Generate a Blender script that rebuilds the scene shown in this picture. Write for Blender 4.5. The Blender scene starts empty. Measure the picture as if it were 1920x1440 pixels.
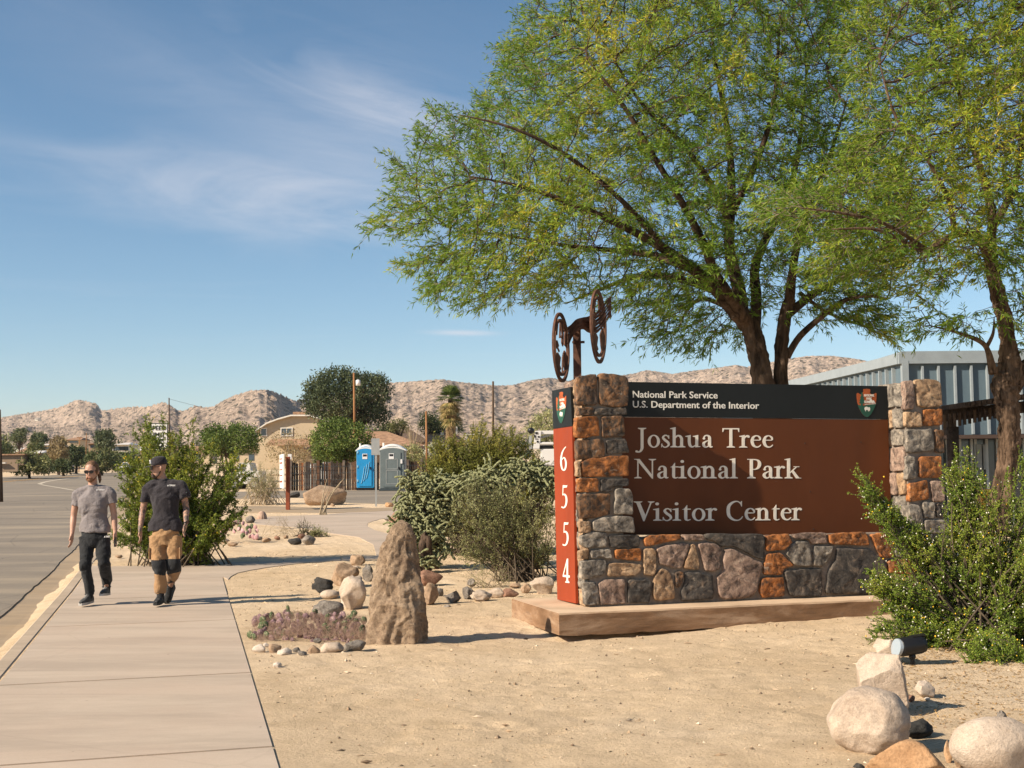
import bpy, bmesh, math, random
import numpy as np
from mathutils import Vector, Matrix, noise
from mathutils.geometry import delaunay_2d_cdt

SC = bpy.context.scene
COL = SC.collection
random.seed(7)
RNG = np.random.default_rng(11)

# ------------------------------------------------------------------ camera
FPX = 2400.0                      # focal length in pixels of the 1920 px wide photograph
HOR = 888.0
ROLL = 0.010
EYE = 1.6
PITCH = math.atan((HOR - 720) / FPX)
cam_data = bpy.data.cameras.new('camera')
cam_data.sensor_width = 36.0
cam_data.lens = FPX / 1920 * 36.0
cam_data.clip_end = 20000
cam_data.clip_start = 0.1
cam = bpy.data.objects.new('camera', cam_data)
COL.objects.link(cam)
cam.matrix_world = (Matrix.Translation((0, 0, EYE)) @ Matrix.Rotation(math.pi / 2 + PITCH, 4, 'X')
                    @ Matrix.Rotation(-ROLL, 4, 'Z'))
SC.camera = cam
CM = np.array(cam.matrix_world)[:3, :3]

# ------------------------------------------------------------------ sky and sun
SUN_AZ = math.radians(28)         # heading of the sunlight, from +X towards +Y
SUN_EL = math.radians(33)
sun_dir = Vector((-math.cos(SUN_AZ) * math.cos(SUN_EL), -math.sin(SUN_AZ) * math.cos(SUN_EL), math.sin(SUN_EL)))
sd = bpy.data.lights.new('sun', 'SUN')
sd.energy = 5.0
sd.angle = math.radians(0.55)
sd.color = (1.0, 0.87, 0.70)
sun = bpy.data.objects.new('sun', sd)
COL.objects.link(sun)
sun.rotation_euler = sun_dir.to_track_quat('Z', 'Y').to_euler()

world = bpy.data.worlds.new('World')
SC.world = world
world.use_nodes = True
wt = world.node_tree
for n in list(wt.nodes):
    wt.nodes.remove(n)


def wn(t, **k):
    n = wt.nodes.new(t)
    for a, b in k.items():
        setattr(n, a, b)
    return n


def wmath(op, a, b=None, c=None):
    n = wn('ShaderNodeMath', operation=op)
    for i, v in enumerate((a, b, c)):
        if v is None:
            continue
        if isinstance(v, (int, float)):
            n.inputs[i].default_value = v
        else:
            wt.links.new(v, n.inputs[i])
    return n.outputs[0]


sky = wn('ShaderNodeTexSky', sky_type='NISHITA', sun_disc=False, sun_elevation=SUN_EL,
         sun_rotation=math.atan2(sun_dir.x, sun_dir.y) % (2 * math.pi))
sky.altitude = 900
sky.air_density = 0.9
sky.dust_density = 0.8
sky.ozone_density = 1.3
tc = wn('ShaderNodeTexCoord')
sep = wn('ShaderNodeSeparateXYZ')
wt.links.new(tc.outputs['Generated'], sep.inputs[0])
X, Y, Z = sep.outputs
az = wmath('ARCTAN2', X, Y)
el = wmath('ARCSINE', Z)


def wisp(az0, el0, slope, halflen, width, skew, seed, scale, gain):
    """one drifting cirrus streak: a soft elongated patch of the sky broken up by stretched noise"""
    da = wmath('SUBTRACT', az, az0)
    line = wmath('MULTIPLY_ADD', da, slope, el0)
    de = wmath('SUBTRACT', el, line)
    cb = wn('ShaderNodeCombineXYZ')
    wt.links.new(wmath('MULTIPLY', wmath('MULTIPLY_ADD', de, skew, da), 3.2), cb.inputs[0])
    wt.links.new(wmath('MULTIPLY', de, 15.0), cb.inputs[1])
    cb.inputs[2].default_value = seed
    nz = wn('ShaderNodeTexNoise')
    nz.inputs['Scale'].default_value = scale
    nz.inputs['Detail'].default_value = 9
    nz.inputs['Roughness'].default_value = 0.62
    nz.inputs['Distortion'].default_value = 0.9
    wt.links.new(cb.outputs[0], nz.inputs['Vector'])
    q1 = wmath('POWER', wmath('ABSOLUTE', wmath('DIVIDE', da, halflen)), 2.0)
    q2 = wmath('POWER', wmath('ABSOLUTE', wmath('DIVIDE', de, width)), 2.0)
    env = wmath('POWER', 2.718, wmath('MULTIPLY', wmath('ADD', q1, q2), -1.0))
    d = wmath('SUBTRACT', wmath('ADD', nz.outputs[0], wmath('MULTIPLY', env, 0.42)), 0.60)
    d = wmath('MAXIMUM', d, 0.0)
    return wmath('MULTIPLY', wmath('MULTIPLY', d, gain), env)


def azel(px, py):
    v = CM @ np.array([(px - 960) / FPX, (720 - py) / FPX, -1.0])
    v /= np.linalg.norm(v)
    return math.atan2(v[0], v[1]), math.asin(v[2])


cl = None
for (px, py, slope, hl, wd, skew, seed, scl, g) in (
        (470, 372, -0.13, 0.20, 0.036, -1.0, 3.1, 1.5, 1.1),
        (740, 200, -0.34, 0.13, 0.034, -1.6, 7.7, 1.5, 1.15),
        (300, 120, -0.30, 0.20, 0.055, -1.6, 12.3, 1.2, .2),
        (900, 110, -0.28, 0.16, 0.045, -1.2, 31.3, 1.2, .1),
        (870, 624, -0.02, 0.035, 0.003, 0.0, 17.9, 1.2, 1.5),
        (640, 300, -0.20, 0.14, 0.06, -1.2, 21.0, 1.4, .75)):
    a0, e0 = azel(px, py)
    w_ = wisp(a0, e0, slope, hl, wd, skew, seed, scl, g)
    cl = w_ if cl is None else wmath('ADD', cl, w_)
# the same thin cirrus goes on, faintly, over the rest of the sky
cb = wn('ShaderNodeCombineXYZ')
zc = wmath('MAXIMUM', Z, 0.04)
wt.links.new(wmath('MULTIPLY', wmath('DIVIDE', X, zc), 0.5), cb.inputs[0])
wt.links.new(wmath('MULTIPLY', wmath('DIVIDE', Y, zc), 1.3), cb.inputs[1])
nz = wn('ShaderNodeTexNoise')
nz.inputs['Scale'].default_value = 1.1
nz.inputs['Detail'].default_value = 8
nz.inputs['Distortion'].default_value = 1.2
wt.links.new(cb.outputs[0], nz.inputs['Vector'])
gen = wmath('MULTIPLY', wmath('MAXIMUM', wmath('SUBTRACT', nz.outputs[0], 0.56), 0.0), 0.25)
cl = wmath('MINIMUM', wmath('ADD', cl, gen), 0.55)
hs = wn('ShaderNodeHueSaturation')
hs.inputs['Saturation'].default_value = 1.12
hs.inputs['Hue'].default_value = 0.492
wt.links.new(sky.outputs[0], hs.inputs['Color'])
mix = wn('ShaderNodeMix', data_type='RGBA')
wt.links.new(cl, mix.inputs[0])
wt.links.new(hs.outputs[0], mix.inputs[6])
mix.inputs[7].default_value = (6.0, 6.0, 6.5, 1)
bg = wn('ShaderNodeBackground')
bg.inputs[1].default_value = 0.080
wt.links.new(mix.outputs[2], bg.inputs[0])
out = wn('ShaderNodeOutputWorld')
wt.links.new(bg.outputs[0], out.inputs[0])

SC.view_settings.view_transform = 'Standard'
SC.view_settings.look = 'None'
SC.view_settings.exposure = 0.72
SC.view_settings.gamma = 1.0
SC.view_settings.use_curve_mapping = False
SC.cycles.max_bounces = 6
SC.cycles.transparent_max_bounces = 8
SC.cycles.use_denoising = True

# ------------------------------------------------------------------ geometry helpers
TY = np.array([-50, 18, 46, 66, 100, 150, 210, 400, 800, 1300, 4000.])
TZ = np.array([0, 0, .31, .76, 1.25, 1.95, 2.6, 7.0, 17., 26., 60.])


def T(x, y):
    return np.interp(y, TY, TZ)


def ray(px, py):
    d = CM @ np.array([(px - 960) / FPX, (720 - py) / FPX, -1.0])
    return d / d[1]               # per metre of Y


def G(px, py, dz=0.0):
    """the point of the ground seen at a pixel of the photograph"""
    d = ray(px, py)
    ys = np.concatenate([np.arange(4, 60, .05), np.arange(60, 400, .5), np.arange(400, 3000, 5)])
    f = EYE + d[2] * ys - (T(0, ys) + dz)
    i = np.argmax(f < 0)
    if f[i] >= 0:
        i = len(ys) - 1
    y0, y1, a, b = ys[i - 1], ys[i], f[i - 1], f[i]
    y = y0 + (y1 - y0) * a / (a - b) if a != b else y0
    return np.array([d[0] * y, y, EYE + d[2] * y])


def P(px, py, y):
    d = ray(px, py)
    return np.array([d[0] * y, y, EYE + d[2] * y])


def onplane(px, py, p0, n):
    d = ray(px, py)
    o = np.array([0, 0, EYE])
    t = np.dot(p0 - o, n) / np.dot(d, n)
    return o + d * t


def S(y):
    return y / FPX                # metres per photograph pixel at depth y


WLOC = {}


def wl(o):
    return WLOC.get(o.name, np.zeros(3))


def mk(name, V, F, mat, parent=None, smooth=False, attrs=None, mats=None, midx=None):
    """one mesh object from arrays; V in world metres"""
    V = np.asarray(V, dtype=np.float64).reshape(-1, 3)
    if parent is not None:
        V = V - wl(parent)
    me = bpy.data.meshes.new(name)
    me.vertices.add(len(V))
    me.vertices.foreach_set('co', V.astype(np.float32).ravel())
    if isinstance(F, np.ndarray):
        k = F.shape[1]
        me.loops.add(F.size)
        me.loops.foreach_set('vertex_index', F.astype(np.int32).ravel())
        me.polygons.add(len(F))
        me.polygons.foreach_set('loop_start', np.arange(0, F.size, k, dtype=np.int32))
    else:
        tot = [len(f) for f in F]
        me.loops.add(sum(tot))
        me.loops.foreach_set('vertex_index', np.fromiter((i for f in F for i in f), dtype=np.int32, count=sum(tot)))
        me.polygons.add(len(F))
        st = np.zeros(len(F), dtype=np.int32)
        st[1:] = np.cumsum(tot)[:-1]
        me.polygons.foreach_set('loop_start', st)
    me.polygons.foreach_set('use_smooth', np.full(len(me.polygons), bool(smooth)))
    if mats:
        for m in mats:
            me.materials.append(m)
        if midx is not None:
            me.polygons.foreach_set('material_index', np.asarray(midx, dtype=np.int32))
    elif mat is not None:
        me.materials.append(mat)
    if attrs:
        for an, av in attrs.items():
            a = me.attributes.new(an, 'FLOAT', 'POINT')
            a.data.foreach_set('value', np.asarray(av, dtype=np.float32))
    me.update(calc_edges=True)
    me.validate()
    o = bpy.data.objects.new(name, me)
    COL.objects.link(o)
    if parent is not None:
        o.parent = parent
        WLOC[o.name] = wl(parent)
    return o


def tag(o, label=None, cat=None, group=None, kind=None):
    if label:
        o['label'] = label
    if cat:
        o['category'] = cat
    if group:
        o['group'] = group
    if kind:
        o['kind'] = kind
    return o


def thing(name, label, cat, loc, group=None):
    o = bpy.data.objects.new(name, None)
    o.empty_display_size = 0.2
    COL.objects.link(o)
    o.location = [float(v) for v in loc]
    WLOC[o.name] = np.array(loc, dtype=float)
    return tag(o, label, cat, group)


def struct_empty(name, loc=(0, 0, 0)):
    o = bpy.data.objects.new(name, None)
    COL.objects.link(o)
    o.location = loc
    WLOC[o.name] = np.array(loc, dtype=float)
    o['kind'] = 'structure'
    return o


def nrm(v):
    v = np.asarray(v, float)
    return v / (np.linalg.norm(v) + 1e-12)


class MB:
    def __init__(self):
        self.v, self.f = [], []

    def add(self, V, F):
        b = len(self.v)
        self.v.extend([tuple(map(float, p)) for p in V])
        self.f.extend([tuple(b + i for i in f) for f in F])
        return self

    def box(self, c, s, e1=(1, 0, 0), e2=(0, 1, 0), e3=(0, 0, 1)):
        c, e1, e2, e3 = map(np.asarray, (c, e1, e2, e3))
        V = [c + e1 * s[0] * a / 2 + e2 * s[1] * b / 2 + e3 * s[2] * d / 2
             for a in (-1, 1) for b in (-1, 1) for d in (-1, 1)]
        return self.add(V, [(0, 1, 3, 2), (4, 6, 7, 5), (0, 4, 5, 1), (2, 3, 7, 6), (0, 2, 6, 4), (1, 5, 7, 3)])

    def bbox(self, c, s, bev, e1=(1, 0, 0), e2=(0, 1, 0), e3=(0, 0, 1)):
        """box with chamfered edges"""
        c, e1, e2, e3 = map(np.asarray, (c, e1, e2, e3))
        bm = bmesh.new()
        bmesh.ops.create_cube(bm, size=1)
        for v in bm.verts:
            v.co = Vector((v.co.x * s[0], v.co.y * s[1], v.co.z * s[2]))
        bmesh.ops.bevel(bm, geom=list(bm.edges), offset=bev, segments=2, affect='EDGES')
        bm.verts.index_update()
        V = [c + e1 * v.co.x + e2 * v.co.y + e3 * v.co.z for v in bm.verts]
        F = [tuple(v.index for v in f.verts) for f in bm.faces]
        bm.free()
        return self.add(V, F)

    def tube(self, pts, r, sides=8, caps=True, flat=None):
        pts = np.asarray(pts, float)
        n = len(pts)
        r = np.broadcast_to(np.asarray(r, float), (n,))
        tg = np.gradient(pts, axis=0)
        tg /= np.linalg.norm(tg, axis=1)[:, None] + 1e-9
        u = np.array([0, 0, 1.]) if abs(tg[0][2]) < .9 else np.array([1., 0, 0])
        V = []
        for i in range(n):
            u = u - tg[i] * np.dot(u, tg[i])
            u = u / (np.linalg.norm(u) + 1e-9)
            w = np.cross(tg[i], u)
            for k in range(sides):
                a = 2 * math.pi * k / sides
                V.append(pts[i] + r[i] * (u * math.cos(a) + w * math.sin(a)))
        F = []
        for i in range(n - 1):
            for k in range(sides):
                k2 = (k + 1) % sides
                F.append((i * sides + k, i * sides + k2, (i + 1) * sides + k2, (i + 1) * sides + k))
        if caps:
            F.append(tuple(range(sides - 1, -1, -1)))
            F.append(tuple((n - 1) * sides + k for k in range(sides)))
        return self.add(V, F)

    def prism(self, front, back):
        """front/back: matching loops of 3D points"""
        n = len(front)
        F = [tuple(range(n)), tuple(range(2 * n - 1, n - 1, -1))]
        for i in range(n):
            j = (i + 1) % n
            F.append((i, i + n, j + n, j))
        return self.add(list(front) + list(back), F)

    def sphere(self, c, r, seg=12, ring=8):
        r = np.broadcast_to(np.asarray(r, float), (3,))
        c = np.asarray(c, float)
        V = [c + (0, 0, r[2])]
        for i in range(1, ring):
            t = math.pi * i / ring
            for k in range(seg):
                a = 2 * math.pi * k / seg
                V.append(c + r * (math.sin(t) * math.cos(a), math.sin(t) * math.sin(a), math.cos(t)))
        V.append(c - (0, 0, r[2]))
        F = [(0, 1 + k, 1 + (k + 1) % seg) for k in range(seg)]
        for i in range(ring - 2):
            for k in range(seg):
                a, b = 1 + i * seg + k, 1 + i * seg + (k + 1) % seg
                F.append((a, a + seg, b + seg, b))
        b0 = 1 + (ring - 2) * seg
        F += [(b0 + k, len(V) - 1, b0 + (k + 1) % seg) for k in range(seg)]
        return self.add(V, F)

    def build(self, name, mat, parent=None, smooth=False):
        return mk(name, self.v, self.f, mat, parent, smooth)


def catmull(p, m=6, closed=False):
    p = np.asarray(p, float)
    n = len(p)
    o = []
    rng = range(n if closed else n - 1)
    for i in rng:
        g = (lambda k: p[k % n]) if closed else (lambda k: p[min(max(k, 0), n - 1)])
        a, b, c, d = g(i - 1), g(i), g(i + 1), g(i + 2)
        for j in range(m):
            t = j / m
            o.append(.5 * (2 * b + (c - a) * t + (2 * a - 5 * b + 4 * c - d) * t * t + (3 * b - a - 3 * c + d) * t ** 3))
    if not closed:
        o.append(p[-1])
    return np.array(o)


def inpoly(px, py, poly):
    poly = np.asarray(poly, float)
    c = np.zeros(np.shape(px), bool)
    n = len(poly)
    j = n - 1
    for i in range(n):
        xi, yi = poly[i]
        xj, yj = poly[j]
        m = ((yi > py) != (yj > py))
        with np.errstate(divide='ignore', invalid='ignore'):
            c ^= m & (px < (xj - xi) * (py - yi) / (yj - yi + 1e-12) + xi)
        j = i
    return c


# ------------------------------------------------------------------ materials
def srgb(r, g, b):
    f = lambda c: (c / 255 / 12.92) if c / 255 < .04045 else ((c / 255 + .055) / 1.055) ** 2.4
    return (f(r), f(g), f(b), 1)


class NT:
    def __init__(self, name):
        self.m = bpy.data.materials.new(name)
        self.m.use_nodes = True
        self.t = self.m.node_tree
        self.b = self.t.nodes['Principled BSDF']
        self.out = self.t.nodes['Material Output']
        self._c = None

    def n(self, ty, **k):
        x = self.t.nodes.new(ty)
        for a, b in k.items():
            setattr(x, a, b)
        return x

    def l(self, a, b):
        self.t.links.new(a, b)

    def coord(self, kind='Object'):
        if self._c is None:
            self._c = self.n('ShaderNodeTexCoord')
        return self._c.outputs[kind]

    def pos(self):
        if not hasattr(self, '_g'):
            self._g = self.n('ShaderNodeNewGeometry')
        return self._g.outputs['Position']

    def noise(self, scale, detail=4, rough=.55, dist=0, vec=None, stretch=None, seed=None):
        v = vec or self.pos()
        if stretch:
            mp = self.n('ShaderNodeMapping')
            mp.inputs['Scale'].default_value = stretch
            self.l(v, mp.inputs[0])
            v = mp.outputs[0]
        x = self.n('ShaderNodeTexNoise')
        if seed is not None:
            x.noise_dimensions = '4D'
            if isinstance(seed, (int, float)):
                x.inputs['W'].default_value = seed
            else:
                self.l(seed, x.inputs['W'])
        self.l(v, x.inputs['Vector'])
        x.inputs['Scale'].default_value = scale
        x.inputs['Detail'].default_value = detail
        x.inputs['Roughness'].default_value = rough
        x.inputs['Distortion'].default_value = dist
        return x.outputs[0]

    def voro(self, scale, feat='F1', out=0, stretch=None):
        v = self.pos()
        if stretch:
            mp = self.n('ShaderNodeMapping')
            mp.inputs['Scale'].default_value = stretch
            self.l(v, mp.inputs[0])
            v = mp.outputs[0]
        x = self.n('ShaderNodeTexVoronoi', feature=feat)
        self.l(v, x.inputs['Vector'])
        x.inputs['Scale'].default_value = scale
        return x.outputs[out]

    def ramp(self, fac, stops, interp='LINEAR'):
        r = self.n('ShaderNodeValToRGB')
        r.color_ramp.interpolation = interp
        e = r.color_ramp.elements
        while len(e) < len(stops):
            e.new(.5)
        for i, (p, c) in enumerate(stops):
            e[i].position = p
            e[i].color = c if len(c) == 4 else (*c, 1)
        self.l(fac, r.inputs[0])
        return r.outputs[0]

    def mix(self, f, a, b, mode='MIX'):
        x = self.n('ShaderNodeMix', data_type='RGBA', blend_type=mode)
        for i, v in ((0, f), (6, a), (7, b)):
            if isinstance(v, (int, float)):
                x.inputs[i].default_value = v
            elif isinstance(v, tuple):
                x.inputs[i].default_value = v if len(v) == 4 else (*v, 1)
            else:
                self.l(v, x.inputs[i])
        return x.outputs[2]

    def math(self, op, a, b=None):
        x = self.n('ShaderNodeMath', operation=op)
        for i, v in enumerate((a, b)):
            if v is None:
                continue
            if isinstance(v, (int, float)):
                x.inputs[i].default_value = v
            else:
                self.l(v, x.inputs[i])
        return x.outputs[0]

    def bump(self, h, strength=.5, dist=.01, prev=None):
        x = self.n('ShaderNodeBump')
        x.inputs['Strength'].default_value = strength
        x.inputs['Distance'].default_value = dist
        self.l(h, x.inputs['Height'])
        if prev is not None:
            self.l(prev, x.inputs['Normal'])
        return x.outputs[0]

    def done(self, col=None, rough=.8, normal=None, spec=.3, metal=0, trans=None):
        if col is not None:
            if isinstance(col, tuple):
                self.b.inputs['Base Color'].default_value = col if len(col) == 4 else (*col, 1)
            else:
                self.l(col, self.b.inputs['Base Color'])
        if isinstance(rough, (int, float)):
            self.b.inputs['Roughness'].default_value = rough
        else:
            self.l(rough, self.b.inputs['Roughness'])
        self.b.inputs['Specular IOR Level'].default_value = spec
        self.b.inputs['Metallic'].default_value = metal
        if normal is not None:
            self.l(normal, self.b.inputs['Normal'])
        if trans:
            tr = self.n('ShaderNodeBsdfTranslucent')
            if isinstance(col, tuple):
                tr.inputs[0].default_value = col
            else:
                self.l(col, tr.inputs[0])
            ms = self.n('ShaderNodeMixShader')
            ms.inputs[0].default_value = trans
            self.l(self.b.outputs[0], ms.inputs[1])
            self.l(tr.outputs[0], ms.inputs[2])
            self.l(ms.outputs[0], self.out.inputs[0])
        return self.m


def simple(name, c, rough=.7, var=.15, scale=6, bump=.2, spec=.3, metal=0, bd=.004, fine=60):
    t = NT(name)
    a = t.noise(scale, 5, .6)
    dk = tuple(v * (1 - var * 1.6) for v in c[:3])
    lt = tuple(min(1, v * (1 + var)) for v in c[:3])
    col = t.ramp(a, [(.3, dk), (.7, lt)])
    nb = t.bump(t.noise(fine, 4, .6), bump, bd) if bump else None
    return t.done(col, rough, nb, spec, metal)


def leafmat(name, stops, trans=.35, rough=.6):
    """leaf colour from a per-leaf random value"""
    t = NT(name)
    a = t.n('ShaderNodeAttribute', attribute_name='tint')
    col = t.ramp(a.outputs['Fac'], stops)
    return t.done(col, rough, None, .25, 0, trans)


def rockmat(name, c1, c2, c3, scale=3.0, bump=.8, spots=.25, bd=.02):
    t = NT(name)
    oi = t.n('ShaderNodeObjectInfo')
    sd_ = t.math('MULTIPLY', oi.outputs['Random'], 50.0)
    a = t.noise(scale, 8, .65, .6, seed=sd_)
    col = t.ramp(a, [(.28, c1), (.5, c2), (.74, c3)])
    b = t.noise(scale * 9, 6, .7, seed=sd_)
    col = t.mix(t.ramp(b, [(.38, (spots * 1.6,) * 3), (.56, (0, 0, 0))]), col, tuple(v * .35 for v in c1[:3]))
    fn = t.noise(scale * 30, 4, .7)
    col = t.mix(.35, col, t.ramp(fn, [(.33, (.25, .25, .25)), (.6, (1, 1, 1))]), 'MULTIPLY')
    n1 = t.bump(a, bump * .6, bd * 2)
    n2 = t.bump(b, bump, bd, n1)
    n3 = t.bump(fn, bump * .7, bd * .3, n2)
    return t.done(col, .92, n3, .15)
# ------------------------------------------------------------------ numpy noise
def _h(ix, iy, s):
    n = (ix * 374761393 + iy * 668265263 + s * 982451653) & 0xffffffff
    n = ((n ^ (n >> 13)) * 1274126177) & 0xffffffff
    return ((n ^ (n >> 16)) & 0xffff) / 65535.0


def vn(x, y, s=0):
    ix = np.floor(x).astype(np.int64)
    iy = np.floor(y).astype(np.int64)
    fx, fy = x - ix, y - iy
    fx = fx * fx * (3 - 2 * fx)
    fy = fy * fy * (3 - 2 * fy)
    a, b = _h(ix, iy, s), _h(ix + 1, iy, s)
    c, d = _h(ix, iy + 1, s), _h(ix + 1, iy + 1, s)
    return (a + (b - a) * fx) * (1 - fy) + (c + (d - c) * fx) * fy - .5


def fbm(x, y, s=0, o=5, g=.5):
    t, a = 0, 1
    for i in range(o):
        t = t + a * vn(x, y, s + i * 17)
        x, y, a = x * 2.03 + 11.3, y * 2.03 + 5.1, a * g
    return t


def ridged(x, y, s=0, o=5):
    t, a = 0, 1
    for i in range(o):
        t = t + a * (1 - np.abs(vn(x, y, s + i * 13)) * 4) * .5
        x, y, a = x * 2.1 + 3.1, y * 2.1 + 8.1, a * .52
    return t


# ------------------------------------------------------------------ setting materials
def m_sand():
    t = NT('desert_sand')
    big = t.noise(.35, 5, .6)
    mid = t.noise(3.5, 5, .6)
    col = t.ramp(big, [(.3, (.62, .46, .29)), (.55, (.72, .55, .365)), (.75, (.78, .615, .43))])
    col = t.mix(.6, col, t.ramp(mid, [(.28, (.72, .70, .66)), (.6, (1, 1, 1))]), 'MULTIPLY')
    fine = t.noise(42, 6, .85)
    col = t.mix(.9, col, t.ramp(fine, [(.30, (.50, .44, .38)), (.46, (.95, .95, .95)), (.7, (1.08, 1.08, 1.08))]), 'MULTIPLY')
    vo = t.voro(38)
    pick = t.noise(16, 2, .5)
    peb = t.math('MULTIPLY', t.ramp(vo, [(.10, (1, 1, 1)), (.20, (0, 0, 0))]), t.ramp(pick, [(.56, (0, 0, 0)), (.60, (1, 1, 1))]))
    col = t.mix(peb, col, (.24, .17, .11))
    n1 = t.bump(t.noise(9, 8, .75), .8, .045)
    n2 = t.bump(fine, 1.0, .010, n1)
    n3 = t.bump(t.math('SUBTRACT', 1.0, t.voro(60)), .5, .004, n2)
    return t.done(col, .95, n3, .1)


def m_asphalt():
    t = NT('old_asphalt')
    big = t.noise(.45, 5, .6, .3, stretch=(.35, 1.4, 1))
    col = t.ramp(big, [(.32, (.22, .185, .145)), (.52, (.275, .23, .178)), (.70, (.38, .31, .225))])
    fine = t.noise(70, 4, .8)
    col = t.mix(.7, col, t.ramp(fine, [(.3, (.5, .5, .5)), (.7, (1.1, 1.1, 1.1))]), 'MULTIPLY')
    crack = t.voro(.55, 'DISTANCE_TO_EDGE', stretch=(1, .7, 1))
    col = t.mix(t.ramp(crack, [(0, (.5, .5, .5)), (.008, (0, 0, 0))]), col, (.05, .045, .04))
    return t.done(col, .9, t.bump(fine, .6, .004, t.bump(big, .2, .02)), .2)


def m_concrete(name, base, stain, pink=.5):
    t = NT(name)
    a = t.noise(1.1, 6, .6, .4, stretch=(.45, 1.7, 1))
    col = t.ramp(a, [(.28, tuple(v * .84 for v in base)), (.5, base), (.72, tuple(min(1, v * 1.08) for v in base))])
    b = t.noise(.9, 5, .6)
    col = t.mix(t.ramp(b, [(.4, (0, 0, 0)), (.68, (pink,) * 3)]), col, stain)
    f = t.noise(90, 4, .8)
    col = t.mix(.5, col, t.ramp(f, [(.3, (.82, .82, .82)), (.7, (1.05, 1.05, 1.05))]), 'MULTIPLY')
    sp = t.math('MULTIPLY', t.ramp(t.voro(5), [(.045, (1, 1, 1)), (.065, (0, 0, 0))]), t.ramp(t.noise(2.3, 2), [(.58, (0, 0, 0)), (.62, (1, 1, 1))]))
    col = t.mix(sp, col, (.10, .085, .07))
    st = t.noise(.55, 6, .7, .8, stretch=(.5, 2.2, 1))
    col = t.mix(t.ramp(st, [(.46, (0, 0, 0)), (.62, (.6,) * 3)]), col, tuple(v * .72 for v in base))
    ck = t.voro(.35, 'DISTANCE_TO_EDGE', stretch=(1, .6, 1))
    col = t.mix(t.ramp(ck, [(0, (.14,) * 3), (.0025, (0, 0, 0))]), col, tuple(v * .5 for v in base))
    broom = t.noise(14, 3, .6, stretch=(.6, 9, 1))
    col = t.mix(.25, col, t.ramp(broom, [(.35, (.8, .8, .8)), (.6, (1, 1, 1))]), 'MULTIPLY')
    return t.done(col, .85, t.bump(f, .35, .002, t.bump(a, .25, .01)), .25)


def m_mountain():
    t = NT('granite_mountain')
    base = t.noise(.012, 6, .6)
    col = t.ramp(base, [(.3, (.58, .445, .345)), (.6, (.73, .56, .435)), (.75, (.80, .64, .515))])
    # boulders and dark scrub dotted over the slopes, boulder shadows painted into the specks
    v1 = t.voro(.13)
    d1 = t.ramp(v1, [(.25, (1, 1, 1)), (.42, (0, 0, 0))])
    k1 = t.noise(.03, 4, .8)
    d1 = t.math('MULTIPLY', d1, t.ramp(k1, [(.36, (.1, .1, .1)), (.50, (1, 1, 1))]))
    col = t.mix(t.math('MULTIPLY', d1, .9), col, (.11, .105, .075))
    v2 = t.noise(.17, 6, .85)
    col = t.mix(.85, col, t.ramp(v2, [(.38, (.36, .35, .34)), (.50, (.95, .95, .95)), (.66, (1.15, 1.12, 1.08))]), 'MULTIPLY')
    n1 = t.bump(t.noise(.07, 7, .8), 1.0, 16)
    n2 = t.bump(t.math('SUBTRACT', 1.0, v1), .7, 3.0, n1)
    return t.done(col, 1.0, n2, .05)


M_SAND = m_sand()
M_ASPH = m_asphalt()
M_WALK = m_concrete('pink_tan_concrete', (.49, .395, .305), (.46, .345, .26), .5)
M_KERB = m_concrete('kerb_concrete', (.46, .36, .26), (.40, .31, .22), .4)
M_GUT = m_concrete('gutter_concrete', (.36, .275, .185), (.44, .31, .18), .6)
M_MTN = m_mountain()

KD = nrm([-.27, 1.0, 0])
KN = np.array([KD[1], -KD[0], 0])     # to the right of the kerb line


def Xj(y):
    return -4.0 - .27 * (np.asarray(y, float) - 10)


def Xr(y):
    return -2.0 - .25 * (np.asarray(y, float) - 10)


SJ = [-3.0, .9, 4.3, 7.1, 9.95, 13.8, 16.8, 19.5]
walk_polys = []
for a, b in zip(SJ[:-1], SJ[1:]):
    # joints run square to the walk
    off = 2.0 * .27
    walk_polys.append([(Xj(a), a), (Xr(a + off), a + off), (Xr(b + off), b + off), (Xj(b), b)])


def gp(*pts):
    return [tuple(G(x, y)[:2]) for x, y in pts]


y0 = 19.5
flare = [(Xj(y0), y0), (Xr(y0 + .54), y0 + .54)] + gp((428, 1089), (433, 1083), (446, 1076), (470, 1071), (500, 1066), (530, 1062), (560, 1058), (600, 1055), (640, 1053),
        (640, 1046), (570, 1050), (519, 1054), (420, 1055.5), (345, 1058), (287, 1062), (200, 1064)) + [(Xj(22.6), 22.6)]
path2 = gp((642, 1053), (700, 1050), (745, 1048), (752, 1020), (735, 1004), (703, 995), (688, 987), (690, 981), (712, 974), (752, 967), (760, 955),
           (690, 958), (600, 966), (505, 969), (470, 977), (480, 984), (560, 990), (620, 1001), (672, 1008), (700, 1022), (706, 1043), (642, 1046))
path3 = gp((440, 950), (480, 949), (610, 953), (700, 953.5), (760, 951), (760, 956), (700, 960), (600, 963), (480, 962), (440, 962))
lot = gp((430, 923), (560, 920.5), (800, 919.5), (960, 921), (960, 945), (770, 947), (655, 944), (560, 934), (430, 936))
far_edge = [(-300, 900), (-60, 894), (0, 892.5), (60, 891), (130, 888.5), (180, 886), (235, 884.3), (268, 884.5)]
GUT = .60


def Xa(y):
    return Xj(y) - .15 - GUT + .05 * fbm(np.asarray(y, float) * .9, np.asarray(y, float) * 0 + 1.5, 7, 4)


def base_z(x, y):
    """ground height with soft relief"""
    z = T(x, y)
    near = np.clip((60 - y) / 30, 0, 1)
    z = z + near * (.035 * fbm(x * .55, y * .55, 3, 3) + .018 * fbm(x * 2.6, y * 2.6, 5, 4) + .013 * fbm(x * 7, y * 7, 9, 3, .6))
    # the sand rises a little towards the beds behind the sign
    return z


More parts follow.
